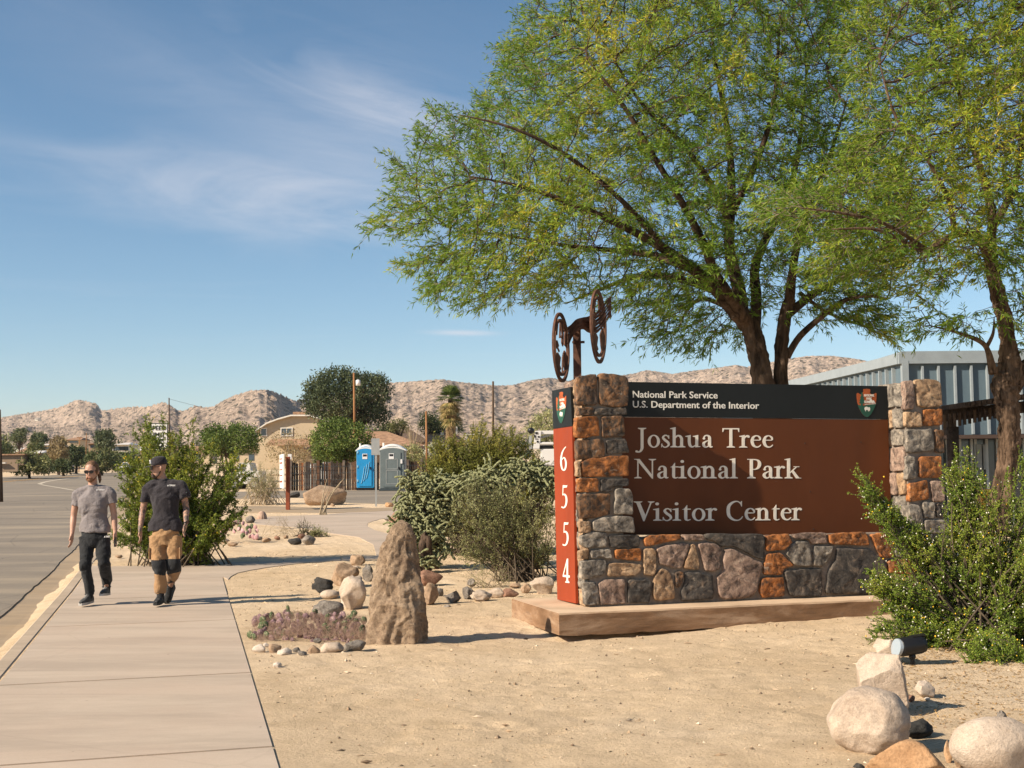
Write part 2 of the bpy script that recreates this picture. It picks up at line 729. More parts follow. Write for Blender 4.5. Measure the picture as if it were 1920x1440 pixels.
SLAB_C = np.array([.446, 12.9, 0.0])
PHI = math.radians(17)
E1 = np.array([math.cos(PHI), math.sin(PHI), 0])
E2 = np.array([-math.sin(PHI), math.cos(PHI), 0])
E3 = np.array([0, 0, 1.])


_fr = np.random.default_rng(77)
FOOT = [(_fr.uniform(-1.5, 5.5), _fr.uniform(7, 14.5), _fr.uniform(-.5, .9) + (math.pi if _fr.random() < .5 else 0), _fr.uniform(.006, .016)) for _ in range(150)]


def ground_z(x, y):
    x = np.asarray(x, float)
    y = np.asarray(y, float)
    z = base_z(x, y)
    # washed-out hollow under the front left corner of the sign's footing
    u = (x - SLAB_C[0]) * E1[0] + (y - SLAB_C[1]) * E1[1]
    v = (x - SLAB_C[0]) * E2[0] + (y - SLAB_C[1]) * E2[1]
    z = z - .13 * np.exp(-((u - .75) / .8) ** 2 - ((v + .0) / .22) ** 2)
    z = z - .05 * np.exp(-((u + .05) / .35) ** 2 - ((v - .3) / .5) ** 2)
    z = z + .045 * np.exp(-((u - 3.6) / 1.3) ** 2 - ((v + .15) / .5) ** 2)
    # scuffed footprints
    for fx, fy, fa, fd in FOOT:
        if x.ndim == 2:
            m = (np.abs(x - fx) < .35) & (np.abs(y - fy) < .35)
            if not m.any():
                continue
            dx, dy = x[m] - fx, y[m] - fy
            p, q = dx * math.cos(fa) + dy * math.sin(fa), -dx * math.sin(fa) + dy * math.cos(fa)
            r2 = (p / .15) ** 2 + (q / .065) ** 2
            z[m] += -fd * np.exp(-r2 ** 2) + fd * .6 * np.exp(-((np.sqrt(r2) - 1.35) / .3) ** 2)
    # level with the paving along its edges
    dl = x - Xr(y)
    z = np.where((y < 24), z * np.clip(dl / .7, 0, 1) + (T(x, y) + .010) * (1 - np.clip(dl / .7, 0, 1)), z)
    return z


def build_ground():
    us = np.concatenate([-np.geomspace(4000, 4.6, 40), [-4.35, -4.165, -4.14, -4.08, -4.0], np.arange(-3.95, 11.3, .05), np.geomspace(11.5, 4000, 46)])
    ys = np.concatenate([[-300, -80, -30, -10, 0, 2], np.arange(4, 20, .05), np.arange(20, 24, .075), np.geomspace(24.1, 4700, 170)])
    UU, YY = np.meshgrid(us, ys)
    XX = UU - .27 * (np.clip(YY, -20, 216) - 10)          # columns run with the kerb
    Zg = ground_z(XX, YY)
    rel = Zg - T(XX, YY)
    ins = np.zeros(XX.shape, bool)
    for pl in walk_polys + [flare, path2, path3, lot]:
        ins |= inpoly(XX, YY, pl)
    m = ins.astype(float)
    for _ in range(3):                                     # soften the relief beside paving
        q = np.pad(m, 1, 'edge')
        m = np.maximum(m, (q[:-2, 1:-1] + q[2:, 1:-1] + q[1:-1, :-2] + q[1:-1, 2:] + q[1:-1, 1:-1]) / 5)
    m = np.clip(m * 1.3, 0, 1)
    Zg = T(XX, YY) + rel * (1 - m) + .008 * m
    left = UU < -4.15
    Zg = np.where(left, T(XX, YY) - .40, Zg)
    rp = [(-4000, -300), (XX[0].max(), -300)] + [(Xj(210), 210)] + [tuple(G(x, y)[:2]) for x, y in far_edge[::-1]] + [(-4000, 160)]
    road_in = inpoly(XX, YY, rp) | (YY < 60)
    Zg = np.where(left & ~road_in, T(XX, YY) + .05, Zg)
    V = np.stack([XX, YY, Zg], -1).reshape(-1, 3)
    nx, ny = len(us), len(ys)
    i = np.arange(nx * ny).reshape(ny, nx)
    F = np.stack([i[:-1, :-1], i[:-1, 1:], i[1:, 1:], i[1:, :-1]], -1).reshape(-1, 4)
    o = mk('ground', V, F, M_SAND, smooth=True)
    o['kind'] = 'structure'


build_ground()


def drape(name, poly, dz, mat, step, parent=None, wob=0.0, rim=None):
    poly = [Vector((float(a), float(b))) for a, b in poly]
    xs = [p.x for p in poly]
    ys = [p.y for p in poly]
    # densify the outline so that it follows the terrain
    pl = []
    for i, p in enumerate(poly):
        q = poly[(i + 1) % len(poly)]
        k = max(1, min(60, int((q - p).length / step)))
        pl += [p.lerp(q, j / k) for j in range(k)]
    gx = np.arange(min(xs), max(xs), step)
    gy = np.arange(min(ys), max(ys), step)
    A, B = np.meshgrid(gx, gy)
    A, B = A.ravel(), B.ravel()
    m = inpoly(A, B, [(p.x, p.y) for p in pl])
    pts = pl + [Vector((float(a), float(b))) for a, b in zip(A[m], B[m])]
    n = len(pl)
    vs, _, fs, *_ = delaunay_2d_cdt(pts, [], [list(range(n))], 1, 1e-6)
    V = np.array([(v.x, v.y, T(v.x, v.y) + dz + wob * (vn(np.array([v.x * .8]), np.array([v.y * .8]))[0])) for v in vs])
    F = [tuple(f) for f in fs]
    if rim:
        k = len(V)
        idx = {(round(v.x, 5), round(v.y, 5)): j for j, v in enumerate(vs)}
        loop = [idx.get((round(p.x, 5), round(p.y, 5))) for p in pl]
        loop = [q for q in loop if q is not None]
        low = V[loop] - (0, 0, rim)
        V = np.vstack([V, low])
        for i in range(len(loop)):
            j = (i + 1) % len(loop)
            F.append((loop[i], k + i, k + j, loop[j]))
    return mk(name, V, F, mat, parent)


def slab(name, poly, ztop, thick, mat, parent, bev=.012, gap=.006):
    bm = bmesh.new()
    c = np.mean(np.array(poly), 0)
    vs = []
    for x, y in poly:
        d = nrm([c[0] - x, c[1] - y])
        vs.append(bm.verts.new((x + d[0] * gap * 1.4, y + d[1] * gap * 1.4, float(T(x, y)) + ztop)))
    f = bm.faces.new(vs)
    if f.normal.z < 0:
        f.normal_flip()
    r = bmesh.ops.extrude_face_region(bm, geom=[f])
    for v in [g for g in r['geom'] if isinstance(g, bmesh.types.BMVert)]:
        v.co.z += 0
    for v in vs:
        v.co.z -= thick
    bm.normal_update()
    top = [e for e in bm.edges if all(abs(v.co.z - (float(T(v.co.x, v.co.y)) + ztop)) < .02 for v in e.verts)]
    bmesh.ops.bevel(bm, geom=top, offset=bev, segments=2, affect='EDGES')
    bmesh.ops.recalc_face_normals(bm, faces=bm.faces)
    bm.verts.index_update()
    V = [tuple(v.co) for v in bm.verts]
    F = [tuple(v.index for v in f.verts) for f in bm.faces]
    bm.free()
    return mk(name, V, F, mat, parent)


# the pavement: one slab after another, each its own piece
pav = struct_empty('pavement')
for pl in walk_polys:
    slab('slab', pl, .018, .12, M_WALK, pav)
slab('slab', flare, .018, .12, M_WALK, pav, bev=.006)

path = struct_empty('path')
drape('path_surface', path2, .014, M_WALK, .5, path, rim=.09)
drape('path_strip', path3, .02, M_GUT, .6, path, rim=.09)
o = drape('parking_lot', lot, .02, M_ASPH, 1.2, rim=.1)
o['kind'] = 'structure'

kerb = struct_empty('kerb')
yy = -4.0
k = 0
while yy < 215:
    L = 2.4 if yy < 24 else 12
    a = np.array([Xj(yy) - .008, yy, T(0, yy)])
    b = np.array([Xj(yy + L) - .008, yy + L, T(0, yy + L)]) - KD * .007
    prof = [(0, -.3), (0, .010), (-.012, .018), (-.125, .018), (-.142, .006), (-.158, -.13), (-.16, -.3)]
    f = [a + KN * u + E3 * w for u, w in prof]
    g = [b + KN * u + E3 * w for u, w in prof]
    MB().prism(f, g).build('kerb_section', M_KERB, kerb)
    yy += L
# gutter pan and asphalt
yg = np.concatenate([np.arange(-4, 40, .4), np.arange(40, 215, 5)])
V, F = [], []
for i, y in enumerate(yg):
    V += [(Xj(y) - .14, y, T(0, y) - .118), (Xj(y) - .45, y, T(0, y) - .128), (float(Xa(y)) - .06, y, T(0, y) - .119)]
    if i:
        q = 3 * i
        F += [(q - 3, q - 2, q + 1, q), (q - 2, q - 1, q + 2, q + 1)]
o = mk('gutter', V, F, M_GUT)
o['kind'] = 'structure'
road_poly = [(float(Xa(y)), y) for y in np.concatenate([np.arange(-4, 30, .35), np.arange(30, 206, 8)])]
road_poly += [tuple(G(x, y, -.11)[:2]) for x, y in far_edge[::-1]] + [(-160, 120), (-160, -4)]
drape('road', road_poly, -.105, M_ASPH, 4.0, wob=.0, rim=.15)['kind'] = 'structure'

M_PAINT = simple('worn_white_paint', (.55, .47, .36), .8, .25, 9, .2)
M_YPAINT = simple('worn_yellow_paint', (.50, .27, .07), .8, .25, 9, .2)


def stripe(name, px, w, mat, dz=-.098):
    c = catmull([G(x, y, -.1)[:2] for x, y in px], 8)
    tg = np.gradient(c, axis=0)
    tg /= np.linalg.norm(tg, axis=1)[:, None]
    nn = np.stack([-tg[:, 1], tg[:, 0]], 1)
    V = []
    for p, q in zip(c, nn):
        for s in (-.5, .5):
            e = p + q * w * s
            V.append((e[0], e[1], T(0, e[1]) + dz))
    F = [(2 * i, 2 * i + 1, 2 * i + 3, 2 * i + 2) for i in range(len(c) - 1)]
    mk(name, V, F, mat)['kind'] = 'structure'


stripe('painted_line', [(140, 919.5), (108, 914), (86, 910.3), (75, 908)], .22, M_PAINT)
stripe('painted_line', [(74.5, 907.6), (77, 906), (88, 903), (110, 899.5), (135, 896.5), (170, 893), (200, 890.5)], .35, M_PAINT)
stripe('painted_line', [(-60, 911), (0, 904), (60, 899), (130, 894), (170, 891)], .45, M_YPAINT)

# blown sand lying in the gutter against the kerb
V, F, n = [], [], 0
for i, y in enumerate(np.arange(5, 30, .10)):
    w = .17 + .09 * float(fbm(np.array([y * .9]), np.array([2.2]), 4, 4)[0] + .25)
    for k, (u, hgt) in enumerate(((0, .05), (.35, .04), (.7, .018), (1.0, -.006))):
        jit = .02 * float(vn(np.array([y * 7.]), np.array([k * 3.1]), 8)[0])
        V.append((Xj(y) - .155 - w * u * 1.25 + jit, y, float(T(0, y)) - .12 + hgt + jit * .4))
    if i:
        q = 4 * i
        F += [(q - 4 + k, q - 3 + k, q + 1 + k, q + k) for k in range(3)]
o = mk('sand_drift', V, F, M_SAND, smooth=True)
tag(o, 'pale sand blown into the gutter along the kerb', 'sand', kind='stuff')

# loose pebbles and twigs on the sand
def debris():
    N = 9000
    y = RNG.uniform(5.5, 26, N * 3)
    x = RNG.uniform(-5, 7, N * 3)
    keep = (x > Xr(y) + .05) & (np.abs(x) < y * .45) & (RNG.random(N * 3) < 1.0)
    for pl in [flare, path2]:
        keep &= ~inpoly(x, y, pl)
    x, y = x[keep][:N], y[keep][:N]
    n = len(x)
    s = np.exp(RNG.normal(-5.1, .45, n))
    s = np.minimum(s, .02)
    z = ground_z(x, y)
    u = (x - SLAB_C[0]) * E1[0] + (y - SLAB_C[1]) * E1[1]
    v = (x - SLAB_C[0]) * E2[0] + (y - SLAB_C[1]) * E2[1]
    ok = ~((u > -.1) & (v > -.05) & (v < 1.6))
    x, y, z, s = x[ok], y[ok], z[ok], s[ok]
    n = len(x)
    base = np.array([(1, 0, 0), (0, 1, 0), (-1, 0, 0), (0, -1, 0), (0, 0, .8), (0, 0, -.8)], float)
    faces = np.array([(0, 1, 4), (1, 2, 4), (2, 3, 4), (3, 0, 4), (1, 0, 5), (2, 1, 5), (3, 2, 5), (0, 3, 5)])
    st = np.where(RNG.random(n) < .12, 3.0, 1.0)
    V = base[None] * s[:, None, None] * RNG.uniform(.6, 1.3, (n, 6, 1))
    V[:, :, 0] *= st[:, None]
    V[:, :, 1] *= (1 / np.sqrt(st))[:, None]
    a = RNG.uniform(0, 6.28, n)
    c, sn = np.cos(a)[:, None], np.sin(a)[:, None]
    X_, Y_ = V[:, :, 0] * c - V[:, :, 1] * sn, V[:, :, 0] * sn + V[:, :, 1] * c
    V = np.stack([X_, Y_, V[:, :, 2]], -1) + np.stack([x, y, z + s * .25], -1)[:, None]
    F = (faces[None] + (np.arange(n) * 6)[:, None, None]).reshape(-1, 3)
    t = NT('pebble')
    at = t.n('ShaderNodeAttribute', attribute_name='tint')
    col = t.ramp(at.outputs['Fac'], [(0, (.12, .085, .06)), (.35, (.3, .21, .13)), (.7, (.5, .36, .23)), (1, (.68, .56, .42))])
    mt = t.done(col, .9, None, .2)
    o = mk('gravel', V.reshape(-1, 3), F, mt, attrs={'tint': np.repeat(RNG.random(n), 6)})
    tag(o, 'small pebbles and bark bits scattered over the sand', 'gravel', kind='stuff')


debris()


def litter():
    n = 2600
    a = RNG.uniform(0, 1, (n, 2))
    q = np.array([G(1650 + 290 * u, 1215 + 150 * v * v)[:2] for u, v in a])
    z = ground_z(q[:, 0], q[:, 1]) + .004
    L = RNG.uniform(.006, .022, n)[:, None]
    d = RNG.normal(size=(n, 3)) * [1, 1, .15]
    d /= np.linalg.norm(d, axis=1, keepdims=True)
    w = np.cross(d, [0, 0, 1.]) * .28
    c = np.column_stack([q, z])
    V = np.stack([c - d * L, c + w * L + [0, 0, .003], c + d * L, c - w * L], 1).reshape(-1, 3)
    F = (np.array([[0, 1, 2, 3]])[None] + (np.arange(n) * 4)[:, None, None]).reshape(-1, 4)
    t = NT('leaf_litter')
    at = t.n('ShaderNodeAttribute', attribute_name='tint')
    mt = t.done(t.ramp(at.outputs['Fac'], [(0, (.10, .055, .02)), (.5, (.30, .17, .06)), (1, (.46, .30, .12))]), .9, None, .1)
    o = mk('leaf_litter', V, F, mt, attrs={'tint': np.repeat(RNG.random(n), 4)})
    tag(o, 'brown leaf litter on the sand below the flowering bush', 'leaf litter', kind='stuff')


litter()

# ------------------------------------------------------------------ mountains
RP = np.array([(-900, 800), (-300, 790), (0, 783), (40, 776), (80, 770), (110, 764), (125, 758), (135, 753), (147, 749), (165, 753), (180, 756), (190, 769),
               (205, 768), (230, 764), (255, 762), (275, 763), (305, 754), (315, 757), (335, 770), (345, 770), (365, 760), (385, 764), (400, 762),
               (420, 750), (440, 741), (470, 732), (490, 730.5), (510, 732), (530, 741), (552, 751), (566, 748), (600, 747), (660, 733), (720, 718),
               (760, 716), (800, 713), (830, 711), (860, 716), (900, 720), (935, 723), (960, 722), (1000, 712), (1030, 708), (1060, 713), (1100, 716), (1150, 706),
               (1190, 700), (1210, 694), (1230, 696), (1260, 701), (1300, 695), (1340, 690), (1380, 684), (1400, 688), (1440, 680), (1480, 672), (1520, 667), (1560, 667),
               (1600, 672), (1640, 679), (1700, 690), (1800, 697), (1920, 700), (2300, 712), (3000, 740)], float)


def build_mountains():
    cols = np.concatenate([np.linspace(-1600, -120, 60), np.linspace(-100, 2020, 1300), np.linspace(2050, 3600, 60)])
    rows = np.concatenate([np.linspace(0, 1, 190), np.linspace(1.01, 1.5, 24)])
    prof = np.interp(cols, RP[:, 0], RP[:, 1])
    d = np.array([ray(c, p) for c, p in zip(cols, prof)])
    r0 = np.interp(cols, [-1600, 0, 560, 600, 1100, 1900, 3600], [900, 900, 700, 620, 620, 640, 800])
    r1 = np.interp(cols, [-1600, 0, 200, 420, 500, 545, 600, 830, 1200, 1920, 3600], [2300, 2200, 1900, 1350, 1250, 1500, 1700, 1500, 1700, 1500, 1900])
    R_ = r0[None] + (r1 - r0)[None] * rows[:, None]
    X_ = d[None, :, 0] * R_
    Yy = np.broadcast_to(R_, X_.shape)
    base = T(0, R_)
    top = EYE + d[:, 2] * r1
    rise = top - T(0, r1)
    s = np.clip(rows, 0, 1)[:, None]
    shape = s ** 1.25
    sp = R_ * .0
    f1 = fbm(X_ / 260, Yy / 260, 21, 5, .52)
    rg = ridged(X_ / 190 + f1 * .5, Yy / 330, 31, 5)
    rg2 = ridged(X_ / 60, Yy / 80, 77, 4)
    h = shape * rise[None] * (1 + .0 * sp)
    env = np.sin(np.clip(s, 0, 1) * math.pi) ** .7
    h = h + env * rise[None] * (.42 * (rg - .75) + .26 * f1) + s ** .5 * (rg2 - .7) * 3.6 + s ** .4 * fbm(X_ / 14, Yy / 14, 41, 3, .6) * 5.5
    h = h * np.where(rows[:, None] > 1, np.clip(1 - (rows[:, None] - 1) * 2.2, 0, 1), 1)
    h = np.maximum(h, 0) + base
    # bring the skyline to the traced one
    ang = (h - EYE) / R_
    mx = ang.max(0)
    want = d[:, 2]
    k = want / np.maximum(mx, 1e-3)
    ker = np.ones(5) / 5
    k = np.convolve(np.pad(k, 2, 'edge'), ker, 'valid')
    h = EYE + (h - EYE) * (1 + (k - 1)[None] * np.clip(s * 1.6, 0, 1))
    V = np.stack([X_, Yy, h - .6 * (1 - np.clip(s * 8, 0, 1))], -1).reshape(-1, 3)
    ny, nx = X_.shape
    i = np.arange(nx * ny).reshape(ny, nx)
    F = np.stack([i[:-1, :-1], i[:-1, 1:], i[1:, 1:], i[1:, :-1]], -1).reshape(-1, 4)
    mk('mountains', V, F, M_MTN, smooth=True)['kind'] = 'structure'


build_mountains()
# ------------------------------------------------------------------ the monument sign
def m_stone(name, cols, seed):
    t = NT(name)
    oi = t.n('ShaderNodeObjectInfo')
    w = t.math('MULTIPLY', oi.outputs['Random'], 40.0)
    a = t.noise(6.5, 8, .72, 1.2, seed=w)
    col = t.ramp(a, [(.36, cols[0]), (.46, cols[1]), (.56, cols[2]), (.66, cols[3])])
    b = t.noise(17, 6, .72, seed=w)
    col = t.mix(t.ramp(b, [(.36, (.75,) * 3), (.52, (0, 0, 0))]), col, (.045, .04, .036))
    pale = t.noise(9, 6, .75, .4, seed=t.math('ADD', w, 9.0))
    col = t.mix(t.ramp(pale, [(.60, (0, 0, 0)), (.70, (.7,) * 3)]), col, (.50, .42, .33))
    f = t.noise(95, 4, .75)
    col = t.mix(.6, col, t.ramp(f, [(.3, (.6, .6, .6)), (.65, (1.1, 1.1, 1.1))]), 'MULTIPLY')
    n = t.bump(a, .5, .03)
    n = t.bump(b, .8, .012, n)
    n = t.bump(f, .6, .004, n)
    return t.done(col, .85, n, .2)


RUST = ((.07, .045, .03), (.26, .10, .035), (.46, .17, .05), (.50, .34, .21))
DARK = ((.028, .026, .024), (.065, .058, .052), (.12, .10, .082), (.30, .22, .155))
GREY = ((.08, .07, .06), (.20, .175, .145), (.33, .285, .23), (.54, .44, .33))
TANS = ((.18, .11, .065), (.34, .215, .125), (.46, .31, .185), (.54, .40, .27))
ROSE = ((.09, .065, .052), (.25, .17, .13), (.38, .265, .20), (.54, .41, .31))
BRWN = ((.035, .028, .024), (.10, .07, .05), (.26, .13, .06), (.36, .25, .17))
MS = {'r': m_stone('rust_stone', RUST, 1), 'd': m_stone('dark_stone', DARK, 2), 'g': m_stone('grey_stone', GREY, 3),
      't': m_stone('tan_stone', TANS, 4), 'p': m_stone('rose_stone', ROSE, 5), 'b': m_stone('brown_stone', BRWN, 6)}
M_MORT = simple('mortar', (.23, .19, .155), .95, .25, 12, .8, .1, bd=.006, fine=50)
M_FOOT = None


def m_footing():
    t = NT('stained_footing_concrete')
    a = t.noise(2.2, 6, .65, .5, stretch=(.5, .5, 2.2))
    col = t.ramp(a, [(.3, (.13, .07, .035)), (.5, (.25, .145, .08)), (.68, (.42, .29, .19))])
    b = t.noise(5, 6, .7, .3, stretch=(1, 1, 3.5))
    col = t.mix(t.ramp(b, [(.52, (0, 0, 0)), (.68, (.6,) * 3)]), col, (.17, .11, .07))
    f = t.noise(80, 4, .8)
    col = t.mix(.5, col, t.ramp(f, [(.3, (.7, .7, .7)), (.7, (1.05, 1.05, 1.05))]), 'MULTIPLY')
    g_ = t.n('ShaderNodeNewGeometry')
    sp_ = t.n('ShaderNodeSeparateXYZ')
    t.l(g_.outputs['True Normal'], sp_.inputs[0])
    dust = t.math('MULTIPLY', t.ramp(sp_.outputs[2], [(.5, (0, 0, 0)), (.9, (1, 1, 1))]), t.ramp(a, [(.25, (.5,) * 3), (.6, (.95,) * 3)]))
    col = t.mix(dust, col, (.62, .46, .31))      # sand dust lying on the ledge
    return t.done(col, .9, t.bump(f, .5, .004, t.bump(b, .5, .012)), .2)


M_FOOT = m_footing()
A0 = np.array([.780, 13.47, .20])          # bottom of the front left corner of the stonework
NF = -E2                                   # the front faces back towards the camera


def fr(px, py, back=0.0):
    """pixel -> point on the front plane (or on a parallel plane further back)"""
    return onplane(px, py, A0 + E2 * back, NF)


def sdp(px, py):
    """pixel -> point on the left side plane of the left pillar"""
    return onplane(px, py, A0, -E1)


def to2(P_, org, u, v):
    d = P_ - org
    return np.array([np.dot(d, u), np.dot(d, v)])


sign = thing('park_sign', 'stone pillared visitor center sign with brown lettered panel on a concrete footing', 'sign',
             [float(SLAB_C[0] + 2.4), float(SLAB_C[1] + 1.2), 0.0])

# footing slab
def footing():
    L, D = 5.75, 1.62
    us = np.linspace(0, L, 90)
    prof = []
    V, F = [], []
    rows = [(0.0, 0.20), (.012, .212), (.10, .212), (D - .1, .212), (D, .205), (D, -.05)]
    front = [(0, -.02), (0, .02), (-.004, .07), (0, .12), (0, .2)]
    ring = [(-.0, -.02), (-.003, .03), (0, .08), (.002, .13), (0, .188), (.014, .204), (.35, .203), (D - .02, .203), (D, .19), (D, -.02)]
    n = len(ring)
    for i, u in enumerate(us):
        for j, (v, z) in enumerate(ring):
            jit = .007 * float(vn(np.array([u * 6.]), np.array([j * 5.3]), 4)[0])
            if z < 0:
                z = z + .02 * float(vn(np.array([u * 9.]), np.array([2.2]), 6)[0])
            V.append(SLAB_C + E1 * u + E2 * (v + jit * (j < 6)) + E3 * (z + jit * .6))
    for i in range(len(us) - 1):
        for j in range(n - 1):
            a = i * n + j
            F.append((a, a + n, a + n + 1, a + 1))
        F.append((i * n + n - 1, (i + 1) * n + n - 1, (i + 1) * n, i * n))
    F.append(tuple(range(n)))
    F.append(tuple(range(len(V) - 1, len(V) - n - 1, -1)))
    mk('footing', V, F, M_FOOT, sign)


footing()

# mortar cores: base wall, two pillars, and a thin spine behind the panel
zb = .20
tP = to2(fr(1765, 800), A0, E1, E3)[0]      # right end of the right pillar
tL = to2(fr(1168, 800), A0, E1, E3)[0]      # right side of the left pillar
tR = to2(fr(1699, 800), A0, E1, E3)[0]      # left side of the right pillar
zwall = fr(1300, 1006)[2] - .0
ztopL = fr(1130, 707)[2] - .03
ztopR = fr(1730, 717)[2] - .03
DEP = .62
ins = .010


def cbox(u0, u1, v0, v1, z0, z1):
    c = A0 * [1, 1, 0] + E1 * (u0 + u1) / 2 + E2 * (v0 + v1) / 2 + E3 * (z0 + z1) / 2
    return c, (u1 - u0, v1 - v0, z1 - z0)


m = MB()
c, s = cbox(ins, tL - ins, ins, DEP, zb - .01, ztopL)
m.box(c, s, E1, E2, E3)
m.build('left_pillar_core', M_MORT, sign)
m = MB()
c, s = cbox(tR + ins, tP - ins, ins, DEP, zb - .01, ztopR)
m.box(c, s, E1, E2, E3)
m.build('right_pillar_core', M_MORT, sign)
m = MB()
c, s = cbox(tL - ins - .001, tR + ins + .001, ins + .002, DEP - .002, zb - .01, zwall - .02)
m.box(c, s, E1, E2, E3)
m.build('wall_core', M_MORT, sign)

_sc = [0]


def resample(poly, n):
    p = np.asarray(poly, float)
    # round the corners a little, keep the outline
    q = []
    k = len(p)
    for i in range(k):
        a, b, c = p[i - 1], p[i], p[(i + 1) % k]
        la, lc = np.linalg.norm(a - b), np.linalg.norm(c - b)
        r = min(.012, la * .3, lc * .3)
        q.append(b + (a - b) / la * r)
        q.append(b * .55 + (b + (a - b) / la * r) * .225 + (b + (c - b) / lc * r) * .225)
        q.append(b + (c - b) / lc * r)
    q = np.array(q)
    d = np.linalg.norm(np.roll(q, -1, 0) - q, axis=1)
    cum = np.concatenate([[0], np.cumsum(d)])
    ts = np.linspace(0, cum[-1], n, endpoint=False)
    qq = np.vstack([q, q[:1]])
    return np.stack([np.interp(ts, cum, qq[:, 0]), np.interp(ts, cum, qq[:, 1])], 1)


def stone(poly2, org, u, v, nrm_, key, proud=.024, n=34, sink=.05, shrink=.001):
    """a fieldstone face: outline in plane coordinates, pillowed and roughened"""
    _sc[0] += 1
    sd_ = _sc[0] * 7
    q = resample(poly2, n)
    c = q.mean(0)
    dist = np.linalg.norm(q - c, axis=1)[:, None]
    q = q - (q - c) / dist * shrink
    wob = (vn(q[:, 0] * 16 + sd_, q[:, 1] * 16, sd_) + .6 * vn(q[:, 0] * 45 + sd_, q[:, 1] * 45, sd_))[:, None]
    q = q + (q - c) / dist * wob * .013
    V, F = [], []
    rings = [(1.0, -sink), (1.0, proud * .45), (.972, proud * .90), (.92, proud * 1.0), (.80, proud * 1.02), (.64, proud * 1.03), (.46, proud * 1.04), (.28, proud * 1.05), (.12, proud * 1.05)]
    tilt = (RNG.random(2) - .5) * .05
    for k, (f, h) in enumerate(rings):
        pts = c + (q - c) * f
        hh = np.full(n, h)
        if k >= 2:
            hh = hh + fbm(pts[:, 0] * 8 + sd_, pts[:, 1] * 8, sd_, 3, .5) * .022 + np.abs(fbm(pts[:, 0] * 17 + sd_, pts[:, 1] * 17, sd_ + 4, 3, .7)) * -.020 + .006 + ((pts - c) @ tilt) * 1.1
        elif k == 1:
            hh = hh + ((pts - c) @ tilt) * .8
        for p, e in zip(pts, hh):
            V.append(org + u * p[0] + v * p[1] + nrm_ * e)
    V.append(org + u * c[0] + v * c[1] + nrm_ * (proud * 1.1 + .02 * float(vn(np.array([c[0] * 9.]), np.array([c[1] * 9.]), sd_)[0])))
    m_ = len(rings)
    for k in range(m_ - 1):
        for i in range(n):
            j = (i + 1) % n
            F.append((k * n + i, k * n + j, (k + 1) * n + j, (k + 1) * n + i))
    for i in range(n):
        F.append(((m_ - 1) * n + i, (m_ - 1) * n + (i + 1) % n, m_ * n))
    if np.dot(np.cross(u, v), nrm_) < 0:
        F = [f[::-1] for f in F]
    return mk('stone', V, F, MS[key], sign, smooth=True)


def stone_px(pts, src, key, proud=.024, plane=fr, u=E1, nn=NF):
    ox, oy, sc = {'7': (1020, 680, 2.77), '8': (1380, 680, 2.769), 'A': (1020, 1000, 6.0), 'B': (1340, 980, 5.3333), 'P': (0, 0, 1.0)}[src]
    w = [plane(ox + x / sc, oy + y / sc) for x, y in pts]
    p2 = [to2(q, A0, u, E3) for q in w]
    return stone(p2, A0, u, E3, nn, key, proud)


LP = [
    ([(170, 72), (225, 60), (272, 62), (275, 215), (258, 222), (162, 224)], 'b'),
    ([(283, 58), (350, 55), (415, 68), (436, 85), (434, 225), (395, 232), (286, 222)], 'b'),
    ([(172, 234), (255, 232), (250, 272), (170, 276)], 'b'),
    ([(262, 238), (428, 234), (428, 270), (256, 274)], 'd'),
    ([(160, 284), (278, 278), (290, 380), (200, 392), (160, 390)], 'r'),
    ([(296, 280), (412, 276), (418, 385), (300, 390)], 'b'),
    ([(166, 402), (308, 396), (318, 490), (230, 500), (168, 506)], 'b'),
    ([(322, 402), (420, 392), (442, 468), (326, 475)], 'd'),
    ([(192, 510), (240, 492), (300, 486), (440, 480), (440, 588), (205, 595), (192, 590)], 'r'),
    ([(164, 512), (187, 510), (188, 592), (166, 595)], 't'),
    ([(172, 602), (280, 600), (284, 670), (175, 675)], 'r'),
    ([(290, 602), (440, 600), (440, 640), (352, 645), (348, 670), (292, 672)], 'd'),
    ([(172, 687), (215, 682), (345, 678), (343, 790), (215, 813), (180, 812)], 'b'),
    ([(366, 652), (440, 650), (462, 700), (458, 788), (362, 788)], 'g'),
    ([(180, 825), (240, 820), (242, 880), (186, 888)], 't'),
    ([(248, 827), (300, 802), (400, 795), (462, 798), (472, 884), (330, 880), (253, 875)], 'g'),
    ([(186, 903), (240, 877), (325, 880), (325, 956), (215, 963), (189, 943)], 'g'),
    ([(334, 897), (496, 894), (496, 960), (340, 962)], 'd'),
    ([(182, 975), (228, 962), (230, 1018), (184, 1020)], 't'),
    ([(236, 975), (343, 966), (350, 1015), (320, 1018), (300, 1006), (240, 1018)], 'g'),
    ([(365, 970), (503, 963), (503, 1032), (440, 1025), (368, 1018)], 'r'),
    ([(188, 1030), (320, 1022), (323, 1060), (308, 1105), (200, 1126), (190, 1125)], 'g'),
    ([(330, 1047), (365, 1037), (508, 1046), (503, 1085), (480, 1106), (325, 1110)], 't'),
    ([(196, 1135), (268, 1142), (283, 1200), (283, 1258), (212, 1260)], 'g'),
    ([(277, 1142), (340, 1122), (413, 1122), (423, 1250), (292, 1258)], 'p')]
for pts, k in LP:
    stone_px(pts, '7', k)
